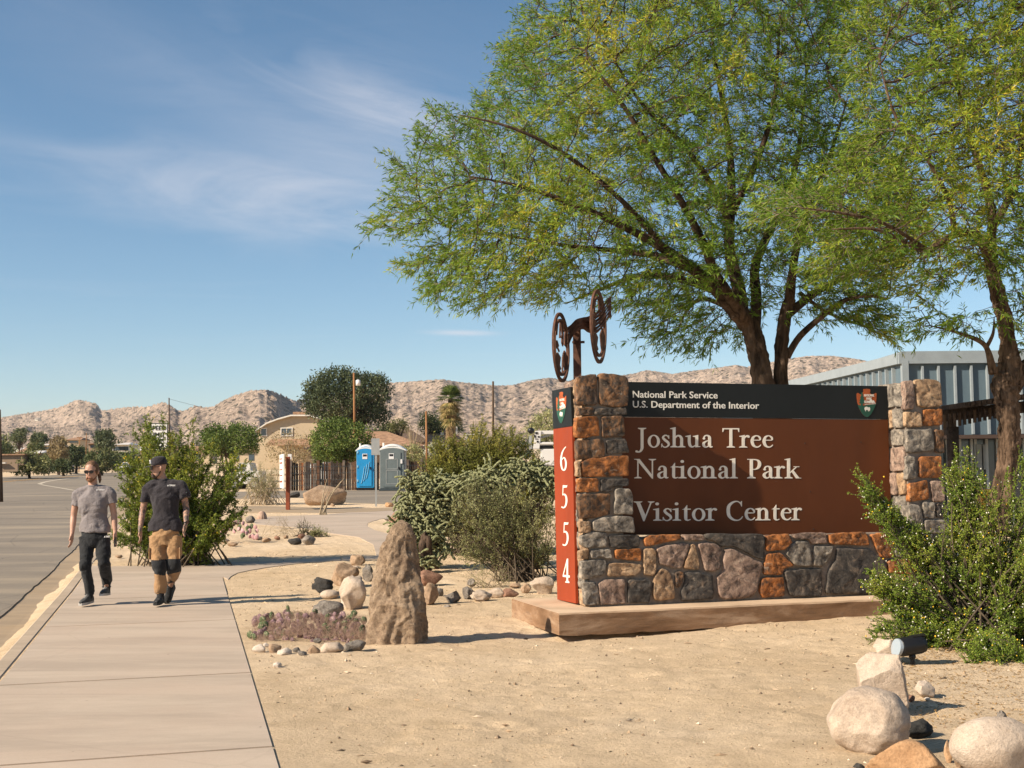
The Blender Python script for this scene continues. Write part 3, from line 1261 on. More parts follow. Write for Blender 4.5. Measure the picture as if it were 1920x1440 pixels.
WALL = [
    ('7', [(434, 1127), (553, 1124), (551, 1200), (543, 1245), (434, 1250)], 'd'),
    ('A', [(1115, 62), (1180, 22), (1540, 12), (1535, 65), (1400, 93), (1240, 128), (1130, 150)], 'r'),
    ('A', [(1562, 15), (1790, 12), (1795, 76), (1567, 80)], 'p'),
    ('A', [(1117, 177), (1200, 163), (1255, 178), (1250, 300), (1253, 430), (1215, 488), (1117, 470)], 't'),
    ('A', [(1258, 165), (1400, 125), (1590, 108), (1640, 128), (1540, 395), (1460, 395), (1296, 343)], 'p'),
    ('A', [(1655, 113), (1690, 112), (1752, 412), (1560, 395)], 't'),
    ('7', [(797, 937), (840, 932), (890, 942), (923, 965), (905, 1010), (913, 1068), (880, 1083), (832, 1078)], 'p'),
    ('A', [(1227, 490), (1312, 392), (1398, 422), (1448, 520), (1468, 740), (1240, 758), (1217, 700)], 't'),
    ('A', [(1472, 442), (1520, 422), (1553, 432), (1558, 530), (1510, 618), (1472, 590)], 'b'),
    ('A', [(1584, 432), (1700, 432), (1898, 472), (1903, 738), (1534, 756), (1532, 680), (1582, 530)], 'd'),
    ('B', [(150, 250), (210, 274), (330, 335), (400, 376), (488, 400), (450, 520), (430, 600), (412, 700), (350, 748), (200, 763), (64, 768), (32, 700),
           (18, 560), (42, 512), (82, 480), (78, 330), (103, 268)], 'p'),
    ('B', [(-94, 108), (100, 110), (494, 114), (494, 372), (400, 345), (330, 308), (210, 248), (150, 226), (90, 243), (60, 248), (20, 203), (-40, 178), (-88, 168)], 'd'),
    ('B', [(507, 127), (740, 107), (758, 200), (700, 268), (517, 288), (507, 268)], 'r'),
    ('B', [(520, 312), (650, 295), (698, 332), (790, 430), (680, 458), (668, 518), (482, 523), (482, 430)], 'r'),
    ('B', [(703, 305), (800, 188), (930, 184), (948, 240), (965, 435), (807, 435)], 'g'),
    ('B', [(772, 117), (900, 100), (1108, 100), (1123, 208), (962, 208), (937, 165), (792, 163)], 'p'),
    ('B', [(983, 227), (1178, 237), (1148, 330), (1083, 438), (985, 438)], 'g'),
    ('B', [(1128, 117), (1280, 102), (1508, 92), (1555, 230), (1142, 213)], 'r'),
    ('B', [(1547, 112), (1700, 102), (1790, 110), (1780, 340), (1690, 352), (1642, 328)], 'r'),
    ('B', [(472, 547), (678, 542), (695, 733), (472, 753), (438, 690), (452, 590)], 'r'),
    ('B', [(684, 482), (900, 458), (1068, 458), (1068, 733), (752, 738), (718, 640)], 'd'),
    ('B', [(1132, 465), (1202, 380), (1217, 254), (1540, 264), (1620, 333), (1708, 383), (1715, 500), (1715, 718), (1092, 708), (1117, 600)], 'd'),
    ('B', [(1724, 377), (1900, 358), (1995, 366), (1995, 518), (1732, 500)], 'r'),
    ('B', [(1735, 518), (1995, 532), (1995, 705), (1733, 712)], 't'),
    ('B', [(1795, 112), (1940, 108), (1990, 140), (1990, 350), (1795, 345)], 'g')]
for src, pts, k in WALL:
    stone_px(pts, src, k, .027)
RPS = [
    ([(868, 95), (912, 92), (928, 180), (918, 240), (870, 245)], 'p'),
    ([(927, 90), (1000, 84), (1040, 90), (1062, 108), (1065, 225), (990, 236), (937, 225)], 't'),
    ([(874, 257), (953, 254), (960, 333), (877, 336)], 't'),
    ([(970, 242), (1064, 240), (1067, 323), (970, 328)], 'r'),
    ([(880, 347), (1013, 342), (1023, 400), (1020, 458), (930, 470), (882, 468)], 'g'),
    ([(1030, 347), (1074, 347), (1076, 468), (1032, 468)], 'b'),
    ([(880, 482), (923, 487), (933, 598), (882, 608)], 'g'),
    ([(950, 487), (1063, 484), (1066, 596), (948, 598)], 'r'),
    ([(893, 627), (988, 607), (998, 708), (895, 723)], 'r'),
    ([(1002, 612), (1076, 612), (1076, 720), (1017, 723)], 'p'),
    ([(890, 737), (948, 737), (970, 800), (968, 878), (892, 878)], 'g'),
    ([(967, 722), (1023, 724), (1026, 806), (970, 806)], 'g'),
    ([(1040, 732), (1080, 734), (1084, 803), (1037, 803)], 'd'),
    ([(975, 817), (1096, 814), (1100, 883), (980, 886)], 'g'),
    ([(896, 895), (1008, 892), (1018, 948), (898, 958)], 'g'),
    ([(1030, 900), (1100, 896), (1104, 958), (1035, 968)], 'd'),
    ([(900, 970), (985, 966), (988, 1060), (902, 1062)], 't'),
    ([(1000, 976), (1104, 972), (1108, 1056), (1003, 1060)], 'p'),
    ([(902, 1074), (1050, 1072), (1052, 1175), (905, 1180)], 'g'),
    ([(1062, 1070), (1110, 1068), (1114, 1172), (1066, 1176)], 'r')]
for pts, k in RPS:
    stone_px(pts, '8', k)

# side faces: left side of both pillars, laid in rough courses
def side_courses(u_pos, v0, v1, z0, z1, keys, rows, seed):
    rr = random.Random(seed)
    org = A0 * [1, 1, 0] + E1 * u_pos
    z = z0
    hs = [rr.uniform(.8, 1.25) for _ in range(rows)]
    tot = sum(hs)
    for h in hs:
        h = h / tot * (z1 - z0)
        cuts = [v0]
        while cuts[-1] < v1 - .14:
            cuts.append(min(v1, cuts[-1] + rr.uniform(.15, .34)))
        if v1 - cuts[-1] < .1:
            cuts[-1] = v1
        for a, b in zip(cuts[:-1], cuts[1:]):
            j = lambda: rr.uniform(-.010, .010)
            g = .009
            poly = [(a + g + j(), z + g + j()), (b - g + j(), z + g + j()), (b - g + j(), z + h - g + j()), (a + g + j(), z + h - g + j())]
            stone([(-p, q) for p, q in poly], org, -E2, E3, -E1, rr.choice(keys), .028, n=20)
        z += h


side_courses(0.0, .02, DEP, zb, ztopL + .03, 'ttgpt', 12, 3)
side_courses(tR, .02, DEP, zb, ztopR + .03, 'tgptg', 9, 5)
# capping stones
for u0, u1, zt, ks in ((0, tL, ztopL, 'bt'), (tR, tP, ztopR, 'pt')):
    org = A0 * [1, 1, 0] + E3 * zt
    mid = (u0 + u1) / 2
    for k, (a, b) in enumerate(((u0, mid - .02), (mid, u1))):
        stone([(a + .02, .03), (b - .01, .03), (b - .01, DEP), (a + .02, DEP)], org, E1, E2, E3, ks[k], .03, n=22)

# ------------------------------------------------------------------ panels
def m_panel(name, c, stain):
    t = NT(name)
    a = t.noise(2.0, 6, .6, .5, stretch=(1, 1, .45))
    col = t.ramp(a, [(.3, tuple(v * .86 for v in c)), (.7, tuple(v * 1.1 for v in c))])
    g = t.noise(24, 6, .8)
    col = t.mix(t.ramp(g, [(.68, (0, 0, 0)), (.76, (.5,) * 3)]), col, stain)
    rg = t.ramp(t.noise(6, 4, .6), [(.3, (.45,) * 3), (.7, (.60,) * 3)])
    return t.done(col, rg, t.bump(t.noise(1.4, 3), .12, .03), .22)


M_BRN = m_panel('brown_enamel', (.105, .031, .009), (.30, .14, .06))
M_BLK = m_panel('black_enamel', (.012, .014, .014), (.08, .07, .05))
M_RED = m_panel('rust_red_enamel', (.27, .043, .013), (.40, .2, .11))
M_WHT = simple('white_vinyl', (.72, .68, .60), .55, .05, 8, 0)
M_WTX = simple('warm_white_vinyl', (.80, .73, .62), .55, .08, 8, 0)
M_ARRO = simple('arrowhead_brown', (.38, .085, .022), .55, .12, 9, 0)
M_AGRN = simple('arrowhead_green', (.02, .085, .055), .55, .1, 9, 0)
M_BOLT = simple('dull_bolt', (.07, .05, .04), .5, .2, 20, 0, metal=.5)
BK = .30


def pn(px, py):
    return fr(px, py, BK)


def decal(polys, planef, out, name, mat, parent, t0=.001, t1=.004):
    m_ = MB()
    for i, pl in enumerate(polys):
        o_ = out * (t1 + .00006 * (i % 9))
        f = [planef(x, y) + o_ for x, y in pl]
        b = [planef(x, y) + out * t0 for x, y in pl]
        # keep the winding facing outward
        a = sum(np.dot(np.cross(f[k] - f[0], f[(k + 1) % len(f)] - f[0]), out) for k in range(1, len(f) - 1))
        if a < 0:
            f, b = f[::-1], b[::-1]
        m_.prism(f, b)
    return m_.build(name, mat, parent)


def plate(quad, planef, out, thick, name, mat):
    f = [planef(x, y) for x, y in quad]
    b = [p - out * thick for p in f]
    return MB().prism(f[::-1], b[::-1]).build(name, mat, sign)


brown = plate([(1158, 782), (1665, 786.6), (1672.5, 1003), (1158, 1003)], pn, NF, .05, 'panel', M_BRN)
band = plate([(1158, 715.7), (1663, 724), (1665, 786), (1158, 781.4)], lambda x, y: pn(x, y) + NF * .004, NF, .054, 'header_band', M_BLK)
m = MB()
for x, y in ((1509, 831), (1614, 829), (1519, 922), (1612, 921), (1525, 992)):
    p = pn(x, y)
    m.tube([p - NF * .005, p + NF * .006], .007, 8)
m.build('bolt', M_BOLT, sign)['kind'] = 'stuff'

RO = -E1                                  # outward normal of the side panel


def sp(px, py):
    return onplane(px, py, A0 - E1 * .06, -E1)


side_red = plate([(1037.5, 804.6), (1072.6, 799.4), (1079.5, 1131.5), (1045, 1124)], sp, RO, .03, 'side_panel', M_RED)
side_blk = plate([(1034.8, 732.5), (1069.7, 725.4), (1072.5, 798.8), (1037.4, 804)], sp, RO, .03, 'side_header', M_BLK)

# ------------------------------------------------------------------ lettering, drawn as pen strokes
def rib(pts, m_=5):
    c = catmull(np.array(pts, float), m_)
    xy, w = c[:, :2], np.maximum(c[:, 2], .02)
    tg = np.gradient(xy, axis=0)
    tg /= np.linalg.norm(tg, axis=1)[:, None] + 1e-9
    nn = np.stack([-tg[:, 1], tg[:, 0]], 1)
    a, b = xy + nn * w[:, None] / 2, xy - nn * w[:, None] / 2
    return [[tuple(a[i]), tuple(a[i + 1]), tuple(b[i + 1]), tuple(b[i])] for i in range(len(xy) - 1)]


def stem(x, y0, y1, w=.13):
    return [[(x - w / 2, y0), (x + w / 2, y0), (x + w / 2, y1), (x - w / 2, y1)]]


def srf(x, y, w=.34, up=1, t=.035, sw=.13):
    return [[(x - w / 2, y), (x + w / 2, y), (x + w / 2, y + up * t), (x + sw / 2 + .01, y + up * (t + .05)), (x - sw / 2 - .01, y + up * (t + .05)), (x - w / 2, y + up * t)]]


def flag(x, y, w=.13):
    return [[(x - w / 2 - .11, y - .075), (x - w / 2 - .11, y - .045), (x + w / 2, y + .015), (x + w / 2, y - .12), (x - w / 2, y - .10)]]


def disc(x, y, r, n=14):
    return [[(x + r * math.cos(6.2832 * k / n), y + r * math.sin(6.2832 * k / n)) for k in range(n)]]


def ringo(x, y, rx, ry, tk, tn, n=26):
    o, i_ = [], []
    for k in range(n):
        a = 2 * math.pi * k / n
        o.append((x + rx * math.cos(a), y + ry * math.sin(a)))
        i_.append((x + (rx - tk) * math.cos(a - .12), y + (ry - tn) * math.sin(a - .12)))
    return [[o[k], o[(k + 1) % n], i_[(k + 1) % n], i_[k]] for k in range(n)]


GL = {
    'J': (stem(.22, .1, 1) + srf(.22, 1, .36, -1) + rib([(.22, .15, .13), (.215, -.06, .125), (.13, -.22, .09), (-.01, -.25, .055)]) + disc(-.02, -.215, .055), .44),
    'o': (ringo(.30, .31, .27, .335, .125, .055), .60),
    's': (rib([(.36, .49, .04), (.29, .60, .055), (.18, .61, .07), (.11, .50, .10), (.20, .37, .12), (.32, .26, .12), (.36, .13, .09), (.26, .02, .06), (.14, .02, .05), (.05, .14, .035)])
          + [[(.34, .45), (.385, .45), (.375, .63), (.35, .63)], [(.03, .0), (.055, .0), (.08, .19), (.035, .19)]], .45),
    'h': (stem(.15, 0, 1.02) + flag(.15, 1.03) + srf(.15, 0) + rib([(.17, .43, .05), (.27, .58, .075), (.39, .59, .10), (.475, .47, .125), (.48, .28, .13), (.48, 0, .13)]) + srf(.48, 0), .67),
    'n': (stem(.15, 0, .62) + flag(.15, .64) + srf(.15, 0) + rib([(.17, .43, .05), (.27, .58, .075), (.39, .59, .10), (.475, .47, .125), (.48, .28, .13), (.48, 0, .13)]) + srf(.48, 0), .67),
    'u': (flag(.15, .63) + rib([(.15, .62, .13), (.15, .28, .13), (.19, .09, .12), (.30, .03, .07), (.44, .12, .05)]) + stem(.48, .03, .62) + flag(.48, .63)
          + [[(.42, .0), (.64, .03), (.64, .06), (.54, .07), (.54, .12), (.42, .12)]], .68),
    'a': (rib([(.11, .47, .07), (.16, .59, .06), (.27, .62, .07), (.36, .53, .12), (.37, .35, .13), (.37, .12, .13), (.42, .03, .08), (.50, .05, .045)])
          + rib([(.37, .37, .04), (.22, .32, .06), (.11, .22, .11), (.11, .10, .12), (.19, .02, .08), (.29, .05, .05), (.37, .14, .05)]) + disc(.12, .46, .055), .54),
    'T': (stem(.40, 0, 1) + srf(.40, 0, .36) + [[(.04, .94), (.76, .94), (.76, 1.0), (.04, 1.0)], [(.03, .80), (.055, .80), (.10, .95), (.10, 1.0), (.03, 1.0)],
                                               [(.77, .80), (.745, .80), (.70, .95), (.70, 1.0), (.77, 1.0)]], .80),
    'r': (stem(.15, 0, .62) + flag(.15, .64) + srf(.15, 0, .36) + rib([(.17, .42, .05), (.24, .55, .07), (.32, .60, .09), (.39, .585, .09)]) + disc(.38, .565, .06), .44),
    'e': (rib([(.12, .385, .045), (.44, .385, .045)], 2) + rib([(.465, .385, .05), (.44, .52, .09), (.31, .615, .055), (.16, .54, .10), (.105, .33, .135), (.16, .12, .12), (.29, .03, .075), (.41, .06, .05), (.49, .15, .03)]), .53),
    'N': (stem(.17, 0, 1, .055) + [[(.06, 1.0), (.24, 1.0), (.80, .12), (.80, -.02), (.76, -.02), (.11, .96)]] + stem(.775, 0, 1, .055) + srf(.17, 0, .30, 1, .035, .06) + srf(.775, 1, .30, -1, .035, .06)
          + [[(.02, .965), (.2, .965), (.2, 1.0), (.02, 1.0)]], .94),
    't': (stem(.18, .15, .62, .125) + [[(.02, .57), (.12, .62), (.225, .80), (.24, .80), (.24, .6), (.12, .57)], [(.10, .565), (.38, .565), (.38, .62), (.10, .62)]]
          + rib([(.18, .2, .125), (.19, .07, .11), (.26, .02, .065), (.37, .06, .035)]), .40),
    'i': (stem(.15, 0, .62) + flag(.15, .64) + srf(.15, 0) + disc(.14, .87, .075), .33),
    'l': (stem(.15, 0, 1.02) + flag(.15, 1.03) + srf(.15, 0), .33),
    'P': (stem(.19, 0, 1) + srf(.19, 0, .36) + [[(.02, .965), (.2, .965), (.2, 1.0), (.02, 1.0)]]
          + rib([(.17, .97, .05), (.37, .965, .06), (.50, .88, .11), (.535, .73, .14), (.49, .57, .11), (.37, .47, .055), (.25, .47, .04)]), .63),
    'k': (stem(.15, 0, 1.02) + flag(.15, 1.03) + srf(.15, 0) + [[(.18, .30), (.23, .27), (.50, .58), (.44, .58)], [(.36, .585), (.60, .585), (.60, .62), (.36, .62)],
                                                                   [(.25, .38), (.34, .44), (.60, .03), (.68, .03), (.68, 0), (.46, 0)]], .66),
    'V': ([[(.06, 1.0), (.21, 1.0), (.47, .22), (.40, -.02), (.36, -.02)], [(.355, -.02), (.41, -.02), (.72, 1.0), (.66, 1.0)]] + srf(.15, 1, .34, -1, .03, .12) + srf(.68, 1, .26, -1, .03, .06), .78),
    'C': (rib([(.70, .76, .04), (.64, .90, .055), (.50, .985, .055), (.31, .93, .10), (.15, .75, .14), (.115, .49, .15), (.16, .23, .14), (.33, .05, .10), (.53, .01, .055), (.67, .08, .05), (.75, .21, .035)])
          + [[(.69, .72), (.72, .72), (.72, 1.0), (.69, 1.0), (.65, .93)]], .80),
    '6': (rib([(.46, 1.03, .04), (.30, .90, .06), (.15, .68, .10), (.10, .36, .13), (.16, .10, .10), (.29, .01, .06), (.42, .09, .10), (.47, .29, .12), (.41, .48, .09), (.30, .55, .05), (.17, .46, .05)]), .56),
    '5': ([[(.16, .87), (.46, .91), (.50, 1.02), (.42, .99), (.17, .99)], [(.16, .97), (.21, .97), (.18, .54), (.13, .56)]]
          + rib([(.14, .55, .05), (.27, .59, .07), (.40, .50, .11), (.44, .30, .13), (.37, .10, .10), (.23, .0, .06), (.06, .02, .06)]), .54),
    '4': ([[(.33, 1.02), (.40, 1.02), (.08, .30), (.02, .30)], [(.02, .23), (.54, .23), (.54, .32), (.02, .32)], [(.30, .0), (.42, .0), (.42, 1.02), (.36, 1.02), (.30, .88)]] + srf(.36, 0, .30), .58)}


def word(txt, x0, x1, ybase, cap, slope=0.0):
    adv = sum(GL[c][1] for c in txt)
    # side bearings sit inside the glyph boxes: fit the ink to x0..x1
    sx = (x1 - x0) / (adv - .10)
    x = x0 - .04 * sx
    out_ = []
    for c in txt:
        for pl in GL[c][0]:
            out_.append([(x + gx * sx, ybase + slope * (x + gx * sx - 1190) - gy * cap) for gx, gy in pl])
        x += GL[c][1] * sx
    return out_


def slope_at(y):
    return .0165 - (y - 716) * 8.7e-5


txt = []
for w, x0, x1, y in (('Joshua', 1196, 1335, 838.5), ('Tree', 1355, 1448, 838.5), ('National', 1190, 1381, 896.8), ('Park', 1402, 1498.5, 896.8),
                     ('Visitor', 1191, 1341.5, 976.5), ('Center', 1362, 1501, 976.5)):
    ps = word(w, x0, x1, y, 36.3, slope_at(y) * .6)
    decal(ps, pn, NF, 'word', M_WTX, brown)

ps = []
for ch, xc, y0_, y1_ in (('6', 1057, 882, 838.5), ('5', 1058.8, 952, 909.5), ('5', 1061, 1022.5, 979), ('4', 1062.3, 1092.5, 1048)):
    g, adv = GL[ch]
    cap = y0_ - y1_
    sx = 11.5 / .46
    for pl in g:
        ps.append([(xc + (gx - .28) * sx, y0_ + (gx - .28) * 3.0 - gy * cap) for gx, gy in pl])
    decal(ps, sp, RO, 'digit', M_WHT, side_red)
    ps = []


def sans(body, planef, out, x0, x1, ybase, cap, mat, parent, slope=0.0, bold=.012):
    cu = bpy.data.curves.new('t', 'FONT')
    cu.body = body
    cu.offset = bold
    cu.resolution_u = 3
    ob = bpy.data.objects.new('t', cu)
    COL.objects.link(ob)
    bpy.context.view_layer.update()
    me = bpy.data.meshes.new_from_object(ob)
    co = np.array([v.co[:] for v in me.vertices])
    fs = [tuple(p.vertices) for p in me.polygons]
    bpy.data.objects.remove(ob)
    bpy.data.meshes.remove(me)
    hcap = .729
    xs_ = co[:, 0]
    sx = (x1 - x0) / (xs_.max() - xs_.min())
    sy = cap / hcap
    V = []
    for x, y, _ in co:
        X_ = x0 + (x - xs_.min()) * sx
        V.append(planef(X_, ybase + slope * (X_ - x0) - y * sy) + out * .0045)
    V2 = [v - out * .003 for v in V]
    n = len(V)
    # one object per word: the letters are grouped at the wide gaps
    par = list(range(n))

    def find(i):
        while par[i] != i:
            par[i] = par[par[i]]
            i = par[i]
        return i
    for f in fs:
        for i in f[1:]:
            par[find(i)] = find(f[0])
    ext = {}
    for i in range(n):
        r = find(i)
        lo, hi = ext.get(r, (9e9, -9e9))
        ext[r] = (min(lo, co[i, 0]), max(hi, co[i, 0]))
    order = sorted(ext, key=lambda r: ext[r][0])
    wid, w_, end = {}, 0, None
    for r in order:
        if end is not None and ext[r][0] - end > .17:
            w_ += 1
        end = ext[r][1] if end is None else max(end, ext[r][1])
        wid[r] = w_
    for q in range(w_ + 1):
        sub = [f for f in fs if wid[find(f[0])] == q]
        used = sorted({i for f in sub for i in f})
        ix = {v: k for k, v in enumerate(used)}
        m_ = len(used)
        cnt = set()
        for f in sub:
            for a, b in zip(f, f[1:] + f[:1]):
                cnt.add((a, b))
        F = [tuple(ix[i] for i in f) for f in sub]
        for (a, b) in cnt:
            if (b, a) not in cnt:
                F.append((ix[a], ix[b], ix[b] + m_, ix[a] + m_))
        mk('word', [V[i] for i in used] + [V2[i] for i in used], F, mat, parent)


bn = lambda x, y: pn(x, y) + NF * .004
M_GRT = simple('cool_white_vinyl', (.74, .71, .64), .55, .05, 8, 0)
sans('National Park Service', bn, NF, 1186, 1345, 745.2, 12.9, M_GRT, band, .012)
sans('U.S. Department of the Interior', bn, NF, 1186, 1423, 763.9, 12.9, M_GRT, band, .011)


def emblem(planef, out, cx, cy, w, h, parent, tiltx=0.0):
    def q(pts):
        return [(cx + x * w / 2, cy - y * h / 2 + x * tiltx) for x, y in pts]
    e = thing_part = MB()
    head = [(-.30, .80), (-.34, .97), (.0, 1.0), (.34, .97), (.38, .84), (.30, .74), (.44, .62), (.62, .58), (.92, .70), (1.0, .66), (.98, .30), (.90, -.10), (.72, -.45), (.42, -.80),
            (.12, -1.0), (-.12, -.99), (-.45, -.78), (-.74, -.42), (-.92, -.02), (-1.0, .34), (-1.0, .66), (-.88, .70), (-.62, .60), (-.45, .64), (-.40, .74)]
    outer = [(x * 1.06, y * 1.04) for x, y in head]
    b = decal([q(head)], planef, out, 'arrowhead', M_ARRO, parent, 0, .003)
    decal([q([(-.88, -.14), (-.5, -.20), (.0, -.16), (.5, -.10), (.93, -.06), (.72, -.45), (.42, -.80), (.12, -1.0), (-.12, -.99), (-.45, -.78), (-.74, -.42)])], planef, out, 'green_meadow', M_AGRN, parent, 0, .0045)
    tree = [(-.62, -.28), (-.60, -.05), (-.80, -.02), (-.66, .12), (-.76, .16), (-.60, .32), (-.68, .36), (-.54, .55), (-.58, .58), (-.48, .74), (-.38, .56), (-.42, .54), (-.28, .34), (-.36, .32), (-.20, .14), (-.30, .12), (-.16, -.04), (-.40, -.05), (-.42, -.28)]
    decal([q(tree)], planef, out, 'pine_silhouette', M_AGRN, parent, 0, .0055)
    mt = [(-.08, -.02), (.12, .14), (.22, .10), (.42, .30), (.60, .14), (.68, .18), (.88, -.02), (.70, .04), (.58, -.03), (.44, .06), (.28, -.03), (.14, .04)]
    bi = [(-.25, -.42), (-.20, -.30), (-.02, -.26), (.14, -.32), (.30, -.30), (.34, -.44), (.28, -.60), (.22, -.52), (.16, -.62), (.10, -.50), (-.08, -.50), (-.12, -.62), (-.18, -.52)]
    ln = [(-.20, -.12), (.90, -.08), (.90, -.045), (-.20, -.085)]
    decal([q(mt), q(bi), q(ln)], planef, out, 'mountain_and_bison', M_WHT, parent, 0, .006)
    return q


q = emblem(bn, NF, 1624.5, 755.5, 37, 53, band)
o6 = NF * .0025
for t_, yy_ in (('NATIONAL', 743.5), ('PARK', 749.5), ('SERVICE', 755.5)):
    hw = 9.5 if t_ != 'PARK' else 5.0
    sans(t_, lambda x, y: bn(x, y) + o6, NF, 1629 - hw, 1629 + hw, yy_, 4.4, M_WHT, band, .012, .02)
q = emblem(sp, RO, 1052.5, 764, 19, 59, side_blk, -1.6)
for t_, yy_ in (('NATIONAL', 752.5), ('PARK', 759), ('SERVICE', 765.5)):
    hw = 4.6 if t_ != 'PARK' else 2.6
    sans(t_, lambda x, y: sp(x, y) + RO * .003, RO, 1055 - hw, 1055 + hw, yy_, 4.6, M_WHT, side_blk, -.17, .02)
# ------------------------------------------------------------------ boulders and bed stones
RM = {'tan': rockmat('tan_granite', (.24, .16, .10), (.42, .29, .19), (.54, .40, .28)),
      'pale': rockmat('pale_granite', (.36, .27, .20), (.54, .43, .33), (.64, .53, .43), 3.5, .7, .12),
      'white': rockmat('white_quartz', (.42, .34, .27), (.62, .53, .44), (.72, .65, .57), 4, .6, .10),
      'grey': rockmat('grey_stone_loose', (.13, .115, .10), (.27, .235, .20), (.42, .36, .30), 5, 1.0, .35),
      'dark': rockmat('dark_basalt', (.035, .035, .033), (.065, .062, .058), (.11, .10, .09), 5, .9, .3),
      'orange': rockmat('orange_sandstone', (.36, .19, .09), (.50, .30, .16), (.58, .42, .28), 2.6, .7, .12),
      'red': rockmat('reddish_stone', (.17, .10, .07), (.33, .18, .12), (.42, .29, .21), 4, .9, .3),
      'mono': rockmat('monolith_stone', (.24, .16, .105), (.46, .33, .22), (.62, .48, .35), 3.0, 1.4, .30, .03)}

_ico = {}


def ico(n):
    if n not in _ico:
        bm = bmesh.new()
        bmesh.ops.create_icosphere(bm, subdivisions=n, radius=1)
        bm.verts.index_update()
        _ico[n] = (np.array([v.co[:] for v in bm.verts]), np.array([[v.index for v in f.verts] for f in bm.faces]))
        bm.free()
    return _ico[n]


def n3(V, s, sc):
    return (fbm(V[:, 0] * sc + s, V[:, 1] * sc + V[:, 2] * sc * .7 + 3.1 * s, 3, 4) + fbm(V[:, 2] * sc - s, V[:, 0] * sc * .6 - V[:, 1] * sc + s, 8, 4)) * .5


def rockmesh(seed, facets=9, rough=.10, cut=.80, sub=4, planes=None):
    if planes:
        V, F = ico(5)
        V = V * 1.25
        for d, c in planes:
            d = nrm(d)
            V = V - d[None] * np.clip(V @ d - c, 0, None)[:, None]
        V = V * (1 + .05 * n3(V, seed, 1.5) + .045 * n3(V, seed + 3, 5) + .02 * n3(V, seed + 8, 14))[:, None]
        return V, F
    if cut < .85:
        facets, rough, cut = facets + 6, rough * 1.5, cut - .10
    V, F = ico(sub)
    r = random.Random(seed)
    V = V.copy()
    for k in range(facets):
        d = nrm([r.gauss(0, 1), r.gauss(0, 1), r.gauss(0, .8)])
        c = r.uniform(cut - .12, cut + .12)
        h = V @ d
        over = np.clip(h - c, 0, None)
        V = V - d[None] * (over * .96)[:, None]
    V = V * (1 + rough * n3(V, seed * 1.7, 1.6) * 1.6)[:, None]
    V = V * (1 + rough * .6 * n3(V, seed * 2.3 + 5, 5) + rough * .25 * n3(V, seed + 2.2, 14))[:, None]
    return V, F


def rock(px, py, w, h, mk_, label, seed, cat='rock', name='rock', depth=.8, facets=9, rough=.10, cut=.8, sub=4, bury=.12, rz=None, tilt=0, group=None, y=None, planes=None):
    """px = centre column, py = row of its lowest visible edge, w/h = width and height in photograph pixels"""
    g = G(px, py)
    if y is not None:
        g = P(px, py, y)
        g[2] = T(0, y)
    sc = S(g[1])
    W, H = w * sc, h * sc
    D = W * depth
    V, F = rockmesh(seed, facets, rough, cut, sub, planes)
    a = rz if rz is not None else random.Random(seed + 5).uniform(-.5, .5)
    R_ = np.array(Matrix.Rotation(a, 3, 'Z'))
    V = V @ np.array(Matrix.Rotation(tilt, 3, 'Y')).T
    V = V @ R_.T
    lo, hi = V.min(0), V.max(0)
    V = (V - (lo + hi) / 2) / ((hi - lo) / 2)
    cy = g[1] + D * .40
    V = V * np.array([W / 2, D / 2, H * (1 + bury) / 2])
    c = np.array([g[0] * cy / g[1], cy, float(T(0, cy)) - H * bury + H * (1 + bury) / 2])
    o = mk(name, V, F, RM[mk_], None, smooth=True)
    o.location = c
    WLOC[o.name] = c
    tag(o, label, cat, group)
    return o


# the rocks of the near right corner
rock(1628, 1426, 150, 124, 'pale', 'big rounded pale boulder, nearest of the row below the floodlight', 11, 'boulder', 'boulder', .95, 5, .085, .88, bury=.05, rz=.2, sub=5)
rock(1658, 1338, 101, 106, 'pale', 'flat faced tan boulder standing behind the big rounded pale boulder', 27, 'boulder', 'boulder', .8, bury=.1, rz=0, planes=[((-.45, -.35, .82), .72), ((.95, -.25, .15), .72), ((-.15, -.95, -.25), .74), ((0, 0, 1), .95), ((-1, .1, -.1), .95), ((.5, .4, .75), .85), ((.1, -.75, .62), .98)])
rock(1664, 1240, 50, 40, 'pale', 'small squarish pale rock beside the floodlight glass', 31, depth=.9, facets=8, cut=.72)
rock(1706, 1472, 152, 76, 'orange', 'flat orange stained boulder cut by the bottom edge of the picture', 42, 'boulder', 'boulder', .6, 7, .06, .8, bury=.1)
rock(1868, 1455, 172, 100, 'pale', 'long smooth pale tan boulder at the bottom right corner', 51, 'boulder', 'boulder', .6, 3, .05, .9, bury=.1, rz=-.1)
rock(1720, 1386, 58, 34, 'dark', 'low dark rock in the shade right of the big rounded boulder', 61, depth=.8, bury=.3)
rock(1734, 1310, 38, 30, 'pale', 'small flat pale slab in the shade behind the tan boulder', 64, depth=.9, bury=.3)
rock(1708, 1316, 14, 12, 'red', 'pinkish pebble tucked against the flat faced tan boulder', 66, bury=.1)
rock(1739, 1314, 11, 6, 'white', 'tiny white pebble lying in the boulder shadow', 67, bury=.1)
rock(1879, 1361, 22, 28, 'grey', 'small pitted grey and white rock alone on the sand at lower right', 71, rough=.25, depth=.8, bury=.05)
rock(1779, 1432, 16, 42, 'orange', 'thin upright orange rock wedged beside the flat orange boulder', 73, rough=.1, depth=.6, bury=.05)
rock(1797, 1442, 16, 30, 'tan', 'narrow tan rock wedged left of the long smooth boulder', 74, rough=.1, depth=.6, bury=.05)
rock(1806, 1440, 24, 20, 'white', 'small white wedge of rock at the bottom edge by the long boulder', 75, bury=.1)
rock(1610, 1450, 24, 18, 'dark', 'dark stone under the big rounded boulder at the bottom edge', 76, bury=.2)
